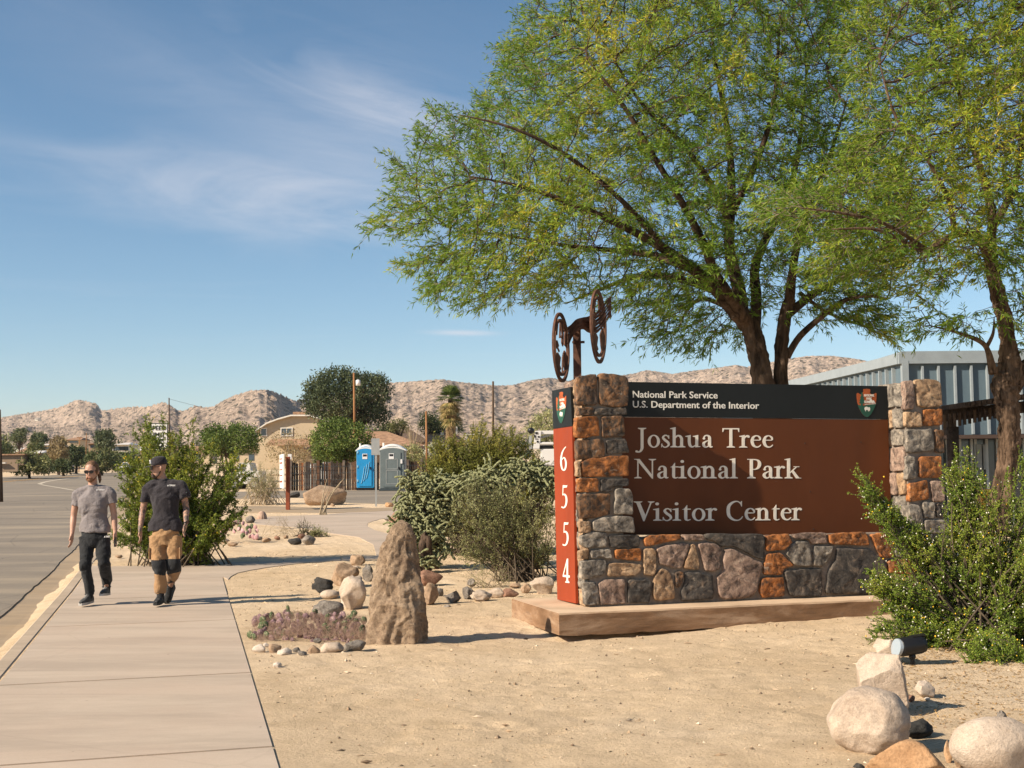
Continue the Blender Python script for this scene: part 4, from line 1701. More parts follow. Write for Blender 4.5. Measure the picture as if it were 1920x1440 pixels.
# pale rocks behind the flowering bush
rock(1800, 1128, 120, 62, 'pale', 'large pale boulder half hidden behind the flowering bush', 81, 'boulder', 'boulder', .6)
rock(1895, 1092, 90, 60, 'pale', 'pale boulder at the right edge behind the flowering bush', 82, 'boulder', 'boulder', .6)
rock(1845, 1185, 70, 50, 'tan', 'tan boulder deep inside the flowering bush', 83, 'boulder', 'boulder', .6)

# ring of stones round the purple cactus
for a in ((486, 1226, 26, 17, 'white', 'pale stone with a dark end, leftmost of the cactus edging', 101), (499, 1215, 12, 9, 'white', 'small white stone behind the leftmost edging stone', 102),
          (515, 1226, 24, 18, 'tan', 'dusty tan stone under the dry stems of the cactus', 103), (533, 1231, 28, 15, 'white', 'bright white stone in front of the purple cactus', 104),
          (556, 1226, 15, 12, 'grey', 'small grey stone right of the bright white one', 105), (567, 1232, 17, 12, 'grey', 'low grey stone between two edging stones', 106),
          (589, 1229, 24, 19, 'tan', 'knobbly tan stone near the middle of the cactus edging', 107), (622, 1226, 46, 20, 'pale', 'long pale stone at the foot of the purple cactus', 108),
          (665, 1221, 44, 20, 'grey', 'flat grey slab against the foot of the standing stone', 109), (595, 1206, 16, 9, 'grey', 'little bluish stone in the shade of the cactus', 110),
          (520, 1254, 16, 11, 'white', 'lone small white stone out on the sand below the cactus', 111)):
    rock(a[0], a[1], a[2], a[3], a[4], a[5], a[6], depth=.75, rough=.13, bury=.15, sub=3)
# group left of the standing stone
rock(615, 1168, 60, 40, 'grey', 'mottled grey and tan rock behind the purple cactus', 121, 'rock', rough=.16)
rock(662, 1145, 52, 64, 'pale', 'tall pale rock with a shaded side, left of the standing stone', 122, rough=.14, depth=.9)
rock(652, 1142, 26, 26, 'white', 'white knob of rock in front of the tall pale rock', 128, rough=.2)
rock(646, 1100, 55, 44, 'tan', 'rounded tan and white rock beyond the dark rock', 123, rough=.14)
rock(606, 1113, 38, 30, 'dark', 'rough dark rock at the left end of the group', 124, rough=.2)
rock(590, 1107, 12, 13, 'dark', 'small dark lump on the left of the rough dark rock', 129, rough=.2)
rock(618, 1124, 36, 17, 'pale', 'smooth egg shaped pale rock below the rough dark rock', 125, rough=.05, cut=.9)
rock(670, 1062, 30, 21, 'tan', 'brown topped tan rock at the path edge', 126)
rock(690, 1090, 22, 30, 'grey', 'square grey rock just behind the standing stone', 127, cut=.7)
rock(667, 1068, 20, 7, 'pale', 'flat pale stone lying before the brown topped rock', 130, bury=.1)
# right of the standing stone
rock(806, 1136, 34, 42, 'tan', 'rounded tan boulder touching the right side of the standing stone', 141)
rock(822, 1118, 20, 15, 'grey', 'small grey rock in shade between two boulders', 142)
rock(849, 1132, 31, 24, 'grey', 'flat topped grey rock in the middle of the bed edging', 143, cut=.7)
rock(880, 1124, 26, 24, 'grey', 'split grey rock standing on edge', 144, rough=.22)
rock(902, 1129, 42, 22, 'pale', 'grooved pale rock like a wedge in the bed edging', 145, rough=.22)
rock(931, 1121, 36, 18, 'pale', 'pale pink rock with a dark face in the edging', 146)
rock(957, 1121, 32, 17, 'red', 'reddish rock with a triangular shadow in the edging', 147)
rock(986, 1112, 20, 18, 'tan', 'small brown rock by the stump left of the sign', 148)
rock(1016, 1114, 46, 32, 'pale', 'rough pale block beside the sign footing', 149, 'boulder', 'boulder', cut=.72, rough=.12)
rock(806, 1098, 50, 28, 'red', 'reddish rock in the bed behind the standing stone', 150)
rock(794, 1060, 20, 14, 'white', 'pale rock under the chain fruit cactus', 151)
rock(884, 1101, 16, 16, 'grey', 'crumbled dark wood coloured stone behind the edging', 152, rough=.3)
rock(966, 1102, 22, 8, 'tan', 'flat brown stone behind the edging', 153, bury=.1)
rock(838, 1140, 14, 6, 'grey', 'pebble in front of the flat topped grey rock', 154, bury=.1)
# the far bed and the big lying boulder
o = rock(608, 948, 84, 38, 'tan', 'big slanted tan boulder lying beside the parking lot', 161, 'boulder', 'boulder', .55, 8, .07, .72, bury=.1, rz=0, tilt=-.2)
rock(552, 934, 22, 12, 'dark', 'small dark rock left of the big lying boulder', 162)
rock(624, 950, 9, 6, 'tan', 'pebble at the foot of the big lying boulder', 163)
rock(730, 951, 17, 9, 'orange', 'orange rock on the sand beside the sign post', 164)
rock(732, 978, 24, 9, 'grey', 'low grey rock on the little sand island', 165)
rock(755, 1000, 52, 40, 'red', 'brown boulder in front of the chain fruit cactus', 166, 'boulder', 'boulder')
for i, a in enumerate(((578, 1022, 28, 18, 'grey', 'broad grey rock at the right end of the small bed'), (553, 1021, 26, 12, 'dark', 'dark rock in the middle of the small bed'),
                       (566, 1010, 17, 9, 'red', 'reddish stone behind the broad grey rock'), (500, 1016, 18, 8, 'tan', 'flat tan stone near the pink cactus'),
                       (520, 1012, 12, 7, 'red', 'little red stone among the dry stems'), (486, 1012, 14, 6, 'grey', 'grey stone right of the pink cactus'),
                       (536, 1010, 10, 7, 'tan', 'small tan stone behind the dark rock'), (469, 981, 18, 14, 'grey', 'round topped rock behind the pink cactus'),
                       (420, 1018, 20, 8, 'pale', 'pale stone under the left green bush'), (437, 1024, 20, 7, 'tan', 'tan stone in the bush shadow'),
                       (500, 930, 16, 9, 'tan', 'tan stone at the far edge of the bed'), (478, 933, 20, 9, 'pale', 'pale stone before the dry shrubs'))):
    rock(a[0], a[1], a[2], a[3], a[4], a[5], 180 + i, sub=3)
rock(190, 1051, 12, 5, 'tan', 'small clod on the bare dirt behind the men', 196, sub=2)
rock(222, 1046, 14, 5, 'tan', 'flat clod under the left green bush', 197, sub=2)

# ------------------------------------------------------------------ the standing stone
def monolith():
    tab = [(1214, 689, 803), (1190, 689.5, 803), (1150, 691, 799), (1100, 697, 793), (1060, 705, 785), (1030, 713, 781), (1005, 723, 776), (992, 730, 772), (984, 737, 768), (976, 746, 760)]
    base = G(745, 1203)
    yb = base[1]
    sc = S(yb)
    rows, cols = 90, 110
    tz = np.array([P(745, t[0], yb)[2] for t in tab])
    tx0 = np.array([P(t[1], t[0], yb)[0] for t in tab])
    tx1 = np.array([P(t[2], t[0], yb)[0] for t in tab])
    tz[0] = -.06
    zs = np.linspace(tz[0], tz[-1], rows)
    x0, x1 = np.interp(zs, tz, tx0), np.interp(zs, tz, tx1)
    V = []
    for i, z in enumerate(zs):
        c, hw = (x0[i] + x1[i]) / 2, (x1[i] - x0[i]) / 2
        t = i / (rows - 1)
        hd = hw * (.72 - .1 * t)
        cap = 1.0 if i < rows - 5 else [1, .96, .86, .66, .35][i - rows + 5]
        for k in range(cols):
            a = 2 * math.pi * k / cols
            ca, sa = math.cos(a), math.sin(a)
            # a blocky plan: squarish with one edge turned to the viewer
            r = 1 / max(abs(ca * .95 + sa * .25), abs(sa * .9 - ca * .12), .62 * abs(ca + sa * 1.0), .70 * abs(ca - sa * .8))
            V.append((c + hw * cap * max(-1, min(1, ca * r)), yb + .02 + hd * sa * r * cap, z))
    V = np.array(V)
    ctr = np.repeat(np.stack([(x0 + x1) / 2, np.full(rows, yb), zs], 1), cols, 0)
    d = V - ctr
    d[:, 2] = 0
    L = np.linalg.norm(d, axis=1, keepdims=True) + 1e-6
    d /= L
    q = V * [1, 1, .45]
    nn = n3(q * 5, 3, 1) * .11 + n3(V * [11, 11, 3.2], 9, 1) * .06 + n3(V * [30, 30, 12], 2, 1) * .030 + n3(V * 60, 2, 1) * .010 - np.abs(n3(q * 7, 5, 1)) * .16
    nn = nn + .005
    V = V + d * nn[:, None] * np.clip(L * 6, 0, 1)
    V[:, 2] += n3(V * 6, 4, 1) * .04 * (V[:, 2] > .1)
    F = []
    for i in range(rows - 1):
        for k in range(cols):
            k2 = (k + 1) % cols
            F.append((i * cols + k, i * cols + k2, (i + 1) * cols + k2, (i + 1) * cols + k))
    F.append(tuple((rows - 1) * cols + k for k in range(cols)))
    o = mk('standing_stone', V - [base[0], yb, 0], F, RM['mono'], None, smooth=True)
    o.location = (base[0], yb, 0)
    tag(o, 'tall rough brown stone set upright in the sand beside the walk', 'standing stone')


monolith()
# ------------------------------------------------------------------ vegetation
GREENS = leafmat('mesquite_leaf', [(0, (.075, .15, .018)), (.35, (.15, .25, .028)), (.62, (.24, .34, .036)), (.85, (.42, .43, .05)), (1, (.62, .50, .06))], .42)
GREEN2 = leafmat('mesquite_leaf_yellowing', [(0, (.08, .155, .018)), (.3, (.17, .26, .028)), (.6, (.31, .37, .036)), (.85, (.54, .47, .045)), (1, (.70, .53, .06))], .42)
CREO = leafmat('creosote_leaf', [(0, (.06, .10, .016)), (.4, (.16, .215, .03)), (.75, (.30, .32, .045)), (1, (.52, .42, .04))], .28)
CREO2 = leafmat('olive_leaf', [(0, (.07, .085, .02)), (.4, (.18, .19, .035)), (.75, (.32, .30, .06)), (1, (.46, .36, .07))], .28)
GREYL = leafmat('grey_green_leaf', [(0, (.11, .12, .045)), (.4, (.25, .26, .10)), (.75, (.42, .40, .18)), (1, (.55, .49, .24))], .25)
FORE = leafmat('bright_creosote_leaf', [(0, (.055, .11, .014)), (.4, (.14, .22, .028)), (.75, (.25, .33, .04)), (1, (.42, .41, .06))], .3)
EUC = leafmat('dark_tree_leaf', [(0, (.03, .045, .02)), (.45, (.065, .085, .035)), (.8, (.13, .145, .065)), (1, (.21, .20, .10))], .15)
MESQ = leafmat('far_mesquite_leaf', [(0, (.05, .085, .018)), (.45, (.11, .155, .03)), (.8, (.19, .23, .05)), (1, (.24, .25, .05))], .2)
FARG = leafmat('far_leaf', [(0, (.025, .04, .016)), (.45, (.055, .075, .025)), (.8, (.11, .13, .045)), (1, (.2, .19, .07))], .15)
DRYL = leafmat('dry_twig_leaf', [(0, (.14, .10, .05)), (.5, (.28, .21, .10)), (1, (.42, .33, .17))], .2)


def m_bark(name, a, b, sc=9, st=(1, 1, .22)):
    t = NT(name)
    n_ = t.noise(sc, 7, .7, .6, stretch=st)
    col = t.ramp(n_, [(.36, a), (.62, b)])
    v = t.n('ShaderNodeTexVoronoi', feature='DISTANCE_TO_EDGE')
    return t.done(col, .95, t.bump(n_, 1.0, .035), .1)


BARK = m_bark('mesquite_bark', (.022, .015, .011), (.115, .078, .055))
BARKR = m_bark('old_gnarled_bark', (.03, .019, .012), (.19, .125, .083), 13, (1, 1, .16))
TWIG = simple('pale_twig', (.25, .19, .14), .9, .3, 12, 0)
STEM = simple('dark_stem', (.10, .075, .05), .9, .3, 12, 0)
DSTEM = simple('dry_stem', (.36, .28, .18), .9, .3, 12, 0)


def unit(a):
    return a / (np.linalg.norm(a, axis=-1, keepdims=True) + 1e-9)


def leaves(name, P0, D, L, W, mat, parent, tint, droop=.25, segs=2, kind=None):
    """flat tapering leaves: base points, directions, lengths, widths"""
    n = len(P0)
    D = unit(D)
    R_ = RNG.normal(size=(n, 3))
    Wd = unit(np.cross(D, R_))
    L = np.broadcast_to(L, (n,))[:, None]
    W = np.broadcast_to(W, (n,))[:, None]
    down = np.zeros((n, 3))
    down[:, 2] = -1
    if segs == 1:
        m = P0 + D * L * .5
        V = np.stack([P0, m + Wd * W / 2, P0 + D * L + down * L * droop * .5, m - Wd * W / 2], 1)
        F = (np.array([[0, 1, 2, 3]])[None] + (np.arange(n) * 4)[:, None, None]).reshape(-1, 4)
        k = 4
    else:
        a = P0 + D * L * .12
        m = P0 + D * L * .55 + down * L * droop * .3
        e = P0 + D * L + down * L * droop
        V = np.stack([a - Wd * W * .22, a + Wd * W * .22, m + Wd * W / 2, m - Wd * W / 2, e + Wd * W * .12, e - Wd * W * .12], 1)
        F = (np.array([[0, 1, 2, 3], [3, 2, 4, 5]])[None] + (np.arange(n) * 6)[:, None, None]).reshape(-1, 4)
        k = 6
    o = mk(name, V.reshape(-1, 3), F, mat, parent, attrs={'tint': np.repeat(np.clip(tint, 0, 1), k)})
    if kind:
        o['kind'] = kind
    return o


def segs_mesh(name, A, B, ra, rb, mat, parent, sides=5, kind=None):
    """many tapered twigs at once"""
    A, B = np.asarray(A), np.asarray(B)
    n = len(A)
    d = unit(B - A)
    ref = np.where(np.abs(d[:, 2:3]) < .9, np.array([[0, 0, 1.]]), np.array([[1., 0, 0]]))
    u = unit(np.cross(d, ref))
    w = np.cross(d, u)
    ang = np.arange(sides) * 2 * math.pi / sides
    ring = u[:, None] * np.cos(ang)[None, :, None] + w[:, None] * np.sin(ang)[None, :, None]
    V = np.concatenate([A[:, None] + ring * np.asarray(ra)[:, None, None], B[:, None] + ring * np.asarray(rb)[:, None, None]], 1)
    k = np.arange(sides)
    f = np.stack([k, (k + 1) % sides, (k + 1) % sides + sides, k + sides], 1)
    F = (f[None] + (np.arange(n) * 2 * sides)[:, None, None]).reshape(-1, 4)
    o = mk(name, V.reshape(-1, 3), F, mat, parent, smooth=True)
    if kind:
        o['kind'] = kind
    return o


def grow(start, parents, att, di, dk, step, iters, bias=(0, 0, 0), wander=.15):
    """space colonisation: returns node positions and parent indices"""
    N = [np.array(p, float) for p in start]
    PR = list(parents)
    att = np.asarray(att)
    NA = np.array(N)
    bd = np.full(len(att), 1e9)
    bi = np.zeros(len(att), int)
    for k in range(0, len(NA), 256):
        dd = np.linalg.norm(att[:, None] - NA[None, k:k + 256], axis=2)
        j = dd.argmin(1)
        v = dd[np.arange(len(att)), j]
        m = v < bd
        bd[m], bi[m] = v[m], j[m] + k
    alive = np.ones(len(att), bool)
    bias = np.array(bias)
    for it in range(iters):
        m = alive & (bd < di)
        if not m.any():
            break
        idx = bi[m]
        dirs = unit(att[m] - np.array(N)[idx])
        acc = {}
        order = np.argsort(idx)
        ids, st = np.unique(idx[order], return_index=True)
        sums = np.add.reduceat(dirs[order], st, axis=0)
        cur = np.array(N)[ids]
        d = unit(unit(sums) + bias + RNG.normal(size=sums.shape) * wander)
        new = cur + d * step
        # drop near-duplicates
        b = len(N)
        for q, p in zip(new, ids):
            N.append(q)
            PR.append(int(p))
        dd = np.linalg.norm(att[:, None] - new[None], axis=2)
        j = dd.argmin(1)
        v = dd[np.arange(len(att)), j]
        c = v < bd - 1e-4
        bd[c], bi[c] = v[c], j[c] + b
        alive &= bd > dk
        if len(N) > 14000:
            break
    return np.array(N), np.array(PR)


def radii(N, PR, tip, power=2.3, fixed=None):
    n = len(N)
    acc = np.zeros(n)
    has = np.zeros(n, bool)
    for i in range(n - 1, -1, -1):
        if acc[i] == 0:
            acc[i] = tip ** power
        if PR[i] >= 0:
            acc[PR[i]] += acc[i]
    return acc ** (1 / power)


def volume_points(poly, n, yc, half, edge_px=130, seed=0):
    """points of a crown: silhouette traced from the photo, thickness from the distance to its edge"""
    poly = np.array(poly, float)
    lo, hi = poly.min(0), poly.max(0)
    out_ = []
    while len(out_) < n:
        a = RNG.uniform(lo, hi, (n * 3, 2))
        a = a[inpoly(a[:, 0], a[:, 1], poly)]
        dmin = np.full(len(a), 1e9)
        for i in range(len(poly)):
            p, q = poly[i], poly[(i + 1) % len(poly)]
            d = q - p
            t = np.clip(((a - p) @ d) / (d @ d + 1e-9), 0, 1)
            dmin = np.minimum(dmin, np.linalg.norm(a - (p + t[:, None] * d), axis=1))
        k = np.sqrt(np.clip(dmin / edge_px, 0, 1))
        off = RNG.uniform(-1, 1, len(a)) * half * (.15 + .85 * k)
        for (x, y), o_ in zip(a, off):
            out_.append(P(x, y, yc + o_))
            if len(out_) >= n:
                break
    return np.array(out_)


LW = .68


def limb_nodes(pts, yref):
    """a traced limb: (px, py, depth offset, width px) -> positions and radii, evenly resampled"""
    p = np.array([P(a[0], a[1], yref + a[2]) for a in pts])
    r = np.array([a[3] for a in pts]) * S(yref) / 2 * LW
    if pts[-1][3] < 12:
        r[-1] = .006
    c = catmull(np.column_stack([p, r]), 5)
    return c[:, :3], c[:, 3]


def noisy_tube(mb, pts, r, sides=14, amp=.10, seed=0, ridge=.10):
    n = len(pts)
    pts = np.asarray(pts)
    tg = unit(np.gradient(pts, axis=0))
    u = np.array([1., 0, 0])
    V = []
    for i in range(n):
        u = u - tg[i] * np.dot(u, tg[i])
        u = u / (np.linalg.norm(u) + 1e-9)
        w = np.cross(tg[i], u)
        for k in range(sides):
            a = 2 * math.pi * k / sides
            e = float(vn(np.array([k * 12.6 / sides + seed]), np.array([i * .35 + seed]), seed)[0]) * amp * 2 + .06 * math.sin(a * 4 + i * .15 + seed)
            if sides > 20:
                e += ridge * (.5 - abs(math.sin(a * 6.5 + i * .22 + 2.2 * float(vn(np.array([k * .5]), np.array([i * .45]), seed)[0])))) + ridge * .9 * float(vn(np.array([k * 1.1]), np.array([i * .8]), seed + 3)[0])
            V.append(pts[i] + r[i] * (1 + e) * (u * math.cos(a) + w * math.sin(a)))
    F = []
    for i in range(n - 1):
        for k in range(sides):
            k2 = (k + 1) % sides
            F.append((i * sides + k, i * sides + k2, (i + 1) * sides + k2, (i + 1) * sides + k))
    F.append(tuple(range(sides - 1, -1, -1)))
    F.append(tuple((n - 1) * sides + k for k in range(sides)))
    mb.add(V, F)


def mesquite(label, yref, limbs, trunk_n, crown, natt, half, leafmat_, fronds, seed, base_px, flen=.11, fwid=.020, tip=.0045, tintbias=0.0, bark=BARK, fork=(1420, 580)):
    b = P(*base_px, yref)
    b[2] = T(0, yref)
    t = thing('mesquite_tree', label, 'tree', b)
    tb = MB()
    bb = MB()
    starts, par = [], []
    for li, l in enumerate(limbs):
        c, r = limb_nodes(l, yref)
        if li < trunk_n:
            cc = catmull(np.column_stack([c, r]), 3)
            noisy_tube(tb, cc[:, :3], cc[:, 3], 44, .12, seed + li, .16 if bark is BARKR else .07)
        else:
            noisy_tube(bb, c, r, 9, .08, seed + li)
        prev = -1
        k0 = 0 if li >= trunk_n else len(c) * 2 // 3
        for q in c[k0::2]:
            starts.append(q)
            par.append(prev)
            prev = len(starts) - 1
    tb.build('trunk', bark, t, smooth=True)
    bb.build('limb', bark, t, smooth=True)
    ns = len(starts)
    att = np.vstack([volume_points(c_[0], int(natt * c_[1]), yref + c_[2], half * c_[3], c_[4]) for c_ in crown])
    N, PR = grow(starts, par, att, 1.5, .17, .115, 90, (-.02, 0, -.03), .22)
    rad = radii(N, PR, tip)
    rad = np.minimum(rad, .05)
    e = np.arange(ns, len(N))
    e = e[PR[e] >= 0]
    segs_mesh('branches', N[PR[e]], N[e], np.minimum(rad[PR[e]], rad[e] * 1.25), rad[e] * .98, BARK, t, 5)
    # leafy twigs grow from the thin branches
    thin = e[rad[e] < tip * 3.4]
    dirs = unit(N[thin] - N[PR[thin]])
    rep = RNG.integers(1, 3, len(thin))
    A = np.repeat(N[thin], rep, 0)
    Dn = np.repeat(dirs, rep, 0)
    ctr = P(*fork, yref)
    keep = RNG.random(len(A)) < np.clip(1.0 + 1.5 * fbm(A[:, 0] * 1.5 + 7, A[:, 2] * 1.9 + A[:, 1] * .8, seed + 5, 3), .12, 1)
    A, Dn = A[keep], Dn[keep]
    outw = unit((A - ctr) * [1, 1, .75])
    Dn = unit(Dn * .55 + outw * .75 + RNG.normal(size=Dn.shape) * .33 + np.array([0, 0, .02]))
    Lt = RNG.uniform(.14, .42, len(A))
    Bp = A + Dn * Lt[:, None] + np.array([0, 0, -1]) * (Lt ** 2)[:, None] * .30
    segs_mesh('twigs', A, Bp, np.full(len(A), tip * .8), np.full(len(A), tip * .35), TWIG, t, 3)
    nf = fronds
    s = RNG.uniform(.05, 1.03, (len(A), nf))
    base = A[:, None] + (Bp - A)[:, None] * s[:, :, None]
    sv = unit(np.cross(Dn, RNG.normal(size=Dn.shape) * .6 + np.array([0, 0, 1.])))
    alt = np.where(np.arange(nf) % 2 == 0, 1., -1.)[None, :, None]
    fd = unit(Dn[:, None] * .70 + sv[:, None] * alt * .62 + RNG.normal(size=(len(A), nf, 3)) * .30 + np.array([0, 0, -.10]))
    base, fd = base.reshape(-1, 3), fd.reshape(-1, 3)
    ok = RNG.random(len(base)) < .93
    base, fd = base[ok], fd[ok]
    clump = fbm(base[:, 0] * .9 + 3, base[:, 2] * .9 + base[:, 1] * .5, seed, 3) * 1.1
    tint = .40 + clump * .62 + RNG.normal(0, .17, len(base)) + tintbias
    leaves('foliage', base, fd, RNG.uniform(.6, 1.35, len(base)) * flen, RNG.uniform(.7, 1.3, len(base)) * fwid, leafmat_, t, tint, .14, 2, 'stuff')
    print('tree', len(N), 'leaves', len(base))
    return t


# limbs: (px, py, depth offset m, width px)
L1 = [
    [(1437, 900, 0, 80), (1436, 800, 0, 72), (1432, 730, 0, 62), (1420, 660, 0, 56), (1405, 610, .0, 52), (1380, 585, -.1, 46)],
    [(1470, 900, .1, 60), (1466, 800, .1, 50), (1464, 715, .1, 40), (1466, 640, .1, 38), (1473, 590, .1, 34), (1482, 560, .1, 32)],
    # main limbs of the left stem
    [(1392, 600, 0, 44), (1345, 545, -.2, 38), (1300, 505, -.5, 33), (1250, 470, -.8, 27), (1180, 430, -1.1, 21), (1080, 385, -1.4, 15), (980, 350, -1.6, 10), (880, 330, -1.8, 6)],
    [(1390, 590, .1, 40), (1385, 540, .3, 36), (1370, 480, .4, 33), (1368, 430, .5, 30), (1372, 330, .8, 24), (1360, 220, 1.0, 18), (1340, 110, 1.1, 12), (1330, 20, 1.2, 8)],
    [(1398, 600, -.1, 34), (1345, 520, -.6, 28), (1325, 470, -.9, 25), (1290, 400, -1.2, 20), (1230, 300, -1.6, 15), (1170, 200, -1.9, 11), (1100, 110, -2.1, 7)],
    [(1415, 625, .2, 34), (1418, 560, .5, 32), (1416, 500, .8, 29), (1440, 440, 1.2, 24), (1480, 360, 1.5, 18), (1500, 260, 1.8, 13), (1510, 150, 2.0, 9)],
    [(1300, 505, -.5, 25), (1230, 480, -.2, 20), (1160, 470, .2, 15), (1060, 460, .5, 11), (940, 440, .6, 7), (830, 425, .5, 5)],
    [(1345, 545, -.2, 24), (1260, 520, .7, 19), (1190, 520, 1.0, 14), (1120, 545, 1.2, 9), (1060, 570, 1.3, 6)],
    [(1372, 430, .5, 22), (1330, 340, .2, 18), (1270, 260, -.2, 14), (1200, 190, -.5, 10), (1120, 60, -.8, 6)],
    [(1372, 400, .6, 22), (1420, 300, .3, 17), (1450, 200, .1, 12), (1460, 80, .0, 8), (1465, 0, 0, 5)],
    [(1250, 470, -.8, 18), (1170, 380, -1.6, 14), (1060, 290, -2.2, 10), (960, 240, -2.5, 7), (860, 215, -2.6, 5)],
    # right stem
    [(1480, 570, .1, 30), (1485, 520, -.2, 25), (1495, 460, -.6, 20), (1520, 380, -1.0, 15), (1560, 280, -1.3, 10), (1590, 180, -1.4, 7)],
    [(1476, 590, .1, 28), (1520, 555, .3, 22), (1560, 530, .6, 18), (1610, 500, .9, 14), (1670, 470, 1.2, 10), (1740, 440, 1.4, 6)],
    [(1475, 670, .1, 22), (1500, 630, 0, 19), (1545, 590, -.3, 16), (1580, 565, -.5, 13), (1620, 555, -.7, 10), (1670, 560, -.9, 6)],
    [(1500, 550, .2, 13), (1550, 585, .6, 9), (1600, 605, .9, 7), (1650, 618, 1.1, 5)],
    [(1380, 585, .5, 16), (1320, 560, 1.2, 13), (1290, 580, 1.5, 9), (1270, 620, 1.6, 6)],
]
crownA = [(660, 430), (720, 400), (745, 345), (720, 280), (790, 300), (780, 230), (860, 255), (812, 200), (880, 205), (930, 160), (945, 90), (985, 40), (1000, -40), (1100, -160), (1300, -260), (1500, -240), (1620, -140),
          (1640, 0), (1640, 200), (1700, 330), (1740, 420), (1690, 500), (1640, 560), (1560, 560), (1500, 580), (1440, 575), (1400, 560), (1340, 590), (1280, 610), (1230, 590), (1180, 600), (1130, 560), (1060, 560),
          (1000, 580), (950, 560), (900, 585), (850, 560), (800, 560), (790, 520), (740, 490), (770, 480), (830, 460), (750, 450)]
lowA = [(1190, 560), (1230, 545), (1300, 550), (1380, 580), (1405, 640), (1370, 635), (1330, 660), (1290, 655), (1240, 640), (1200, 645)]
lowB = [(1500, 560), (1560, 545), (1640, 560), (1680, 600), (1670, 640), (1620, 625), (1570, 610), (1520, 600)]
mesquite('tall green mesquite tree with forked trunk rising behind the sign', 20.0, L1, 2,
         [(crownA, .90, 0, 1.0, 190), (lowA, .05, .9, .4, 60), (lowB, .05, .3, .4, 50)], 8200, 2.8, GREENS, 19, 5, (1440, 900), .092, .0150, .0040, .03)

L2 = [
    [(1862, 1000, 0, 90), (1872, 955, 0, 68), (1888, 880, 0, 56), (1893, 820, 0, 56), (1890, 770, 0, 60), (1886, 730, 0, 72), (1893, 695, 0, 66), (1890, 650, 0, 46), (1884, 600, 0, 40), (1868, 540, 0, 38), (1856, 480, 0, 34)],
    [(1895, 725, 0, 60), (1925, 690, .1, 44), (1960, 660, .2, 34), (2000, 600, .3, 26), (2040, 500, .4, 18)],
    [(1862, 700, -.1, 26), (1853, 660, -.2, 17), (1838, 640, -.3, 13), (1800, 625, -.4, 9), (1775, 618, -.5, 6), (1740, 610, -.6, 4)],
    [(1850, 650, -.2, 12), (1862, 625, -.2, 9), (1864, 595, -.2, 7)],
    [(1858, 490, 0, 32), (1830, 440, -.3, 26), (1790, 440, -.6, 20), (1740, 470, -1.0, 15), (1700, 455, -1.3, 11), (1640, 430, -1.6, 8), (1560, 430, -1.8, 5)],
    [(1856, 470, 0, 28), (1860, 400, .2, 24), (1840, 320, .3, 19), (1810, 230, .3, 14), (1790, 120, .2, 10), (1780, 20, .1, 7)],
    [(1790, 440, -.6, 18), (1780, 380, -.9, 14), (1740, 300, -1.2, 11), (1680, 220, -1.4, 8), (1650, 120, -1.5, 5)],
    [(1860, 430, 0, 24), (1900, 350, .3, 19), (1920, 250, .4, 14), (1930, 120, .5, 9), (1935, 20, .5, 6)],
    [(1740, 470, -1.0, 12), (1660, 420, -1.4, 9), (1580, 400, -1.7, 7), (1500, 390, -1.9, 5)],
    [(1960, 660, .2, 24), (1980, 560, -.3, 18), (1950, 460, -.6, 13), (1930, 380, -.8, 9)]]
crownR = [(1400, 420), (1440, 360), (1520, 340), (1580, 290), (1620, 230), (1590, 120), (1600, 20), (1620, -80), (1760, -180), (2000, -220), (2160, -50), (2200, 200), (2160, 420), (2060, 560), (1960, 600),
          (1900, 560), (1860, 520), (1800, 530), (1760, 560), (1700, 540), (1640, 530), (1560, 520), (1500, 500), (1560, 470), (1480, 455), (1540, 430), (1460, 430)]
lowR = [(1690, 590), (1740, 575), (1800, 575), (1840, 595), (1830, 620), (1780, 625), (1720, 625)]
lowR2 = [(1890, 560), (1960, 570), (1960, 660), (1915, 650), (1895, 600)]
mesquite('yellowing mesquite tree with thick gnarled trunk at the right edge', 16.5, L2, 2,
         [(crownR, .93, -.3, 1.0, 190), (lowR, .035, -.5, .3, 40), (lowR2, .035, .1, .3, 40)], 7400, 2.3, GREEN2, 18, 9, (1880, 990), .088, .0145, .0036, -.02, BARKR, (1862, 500))


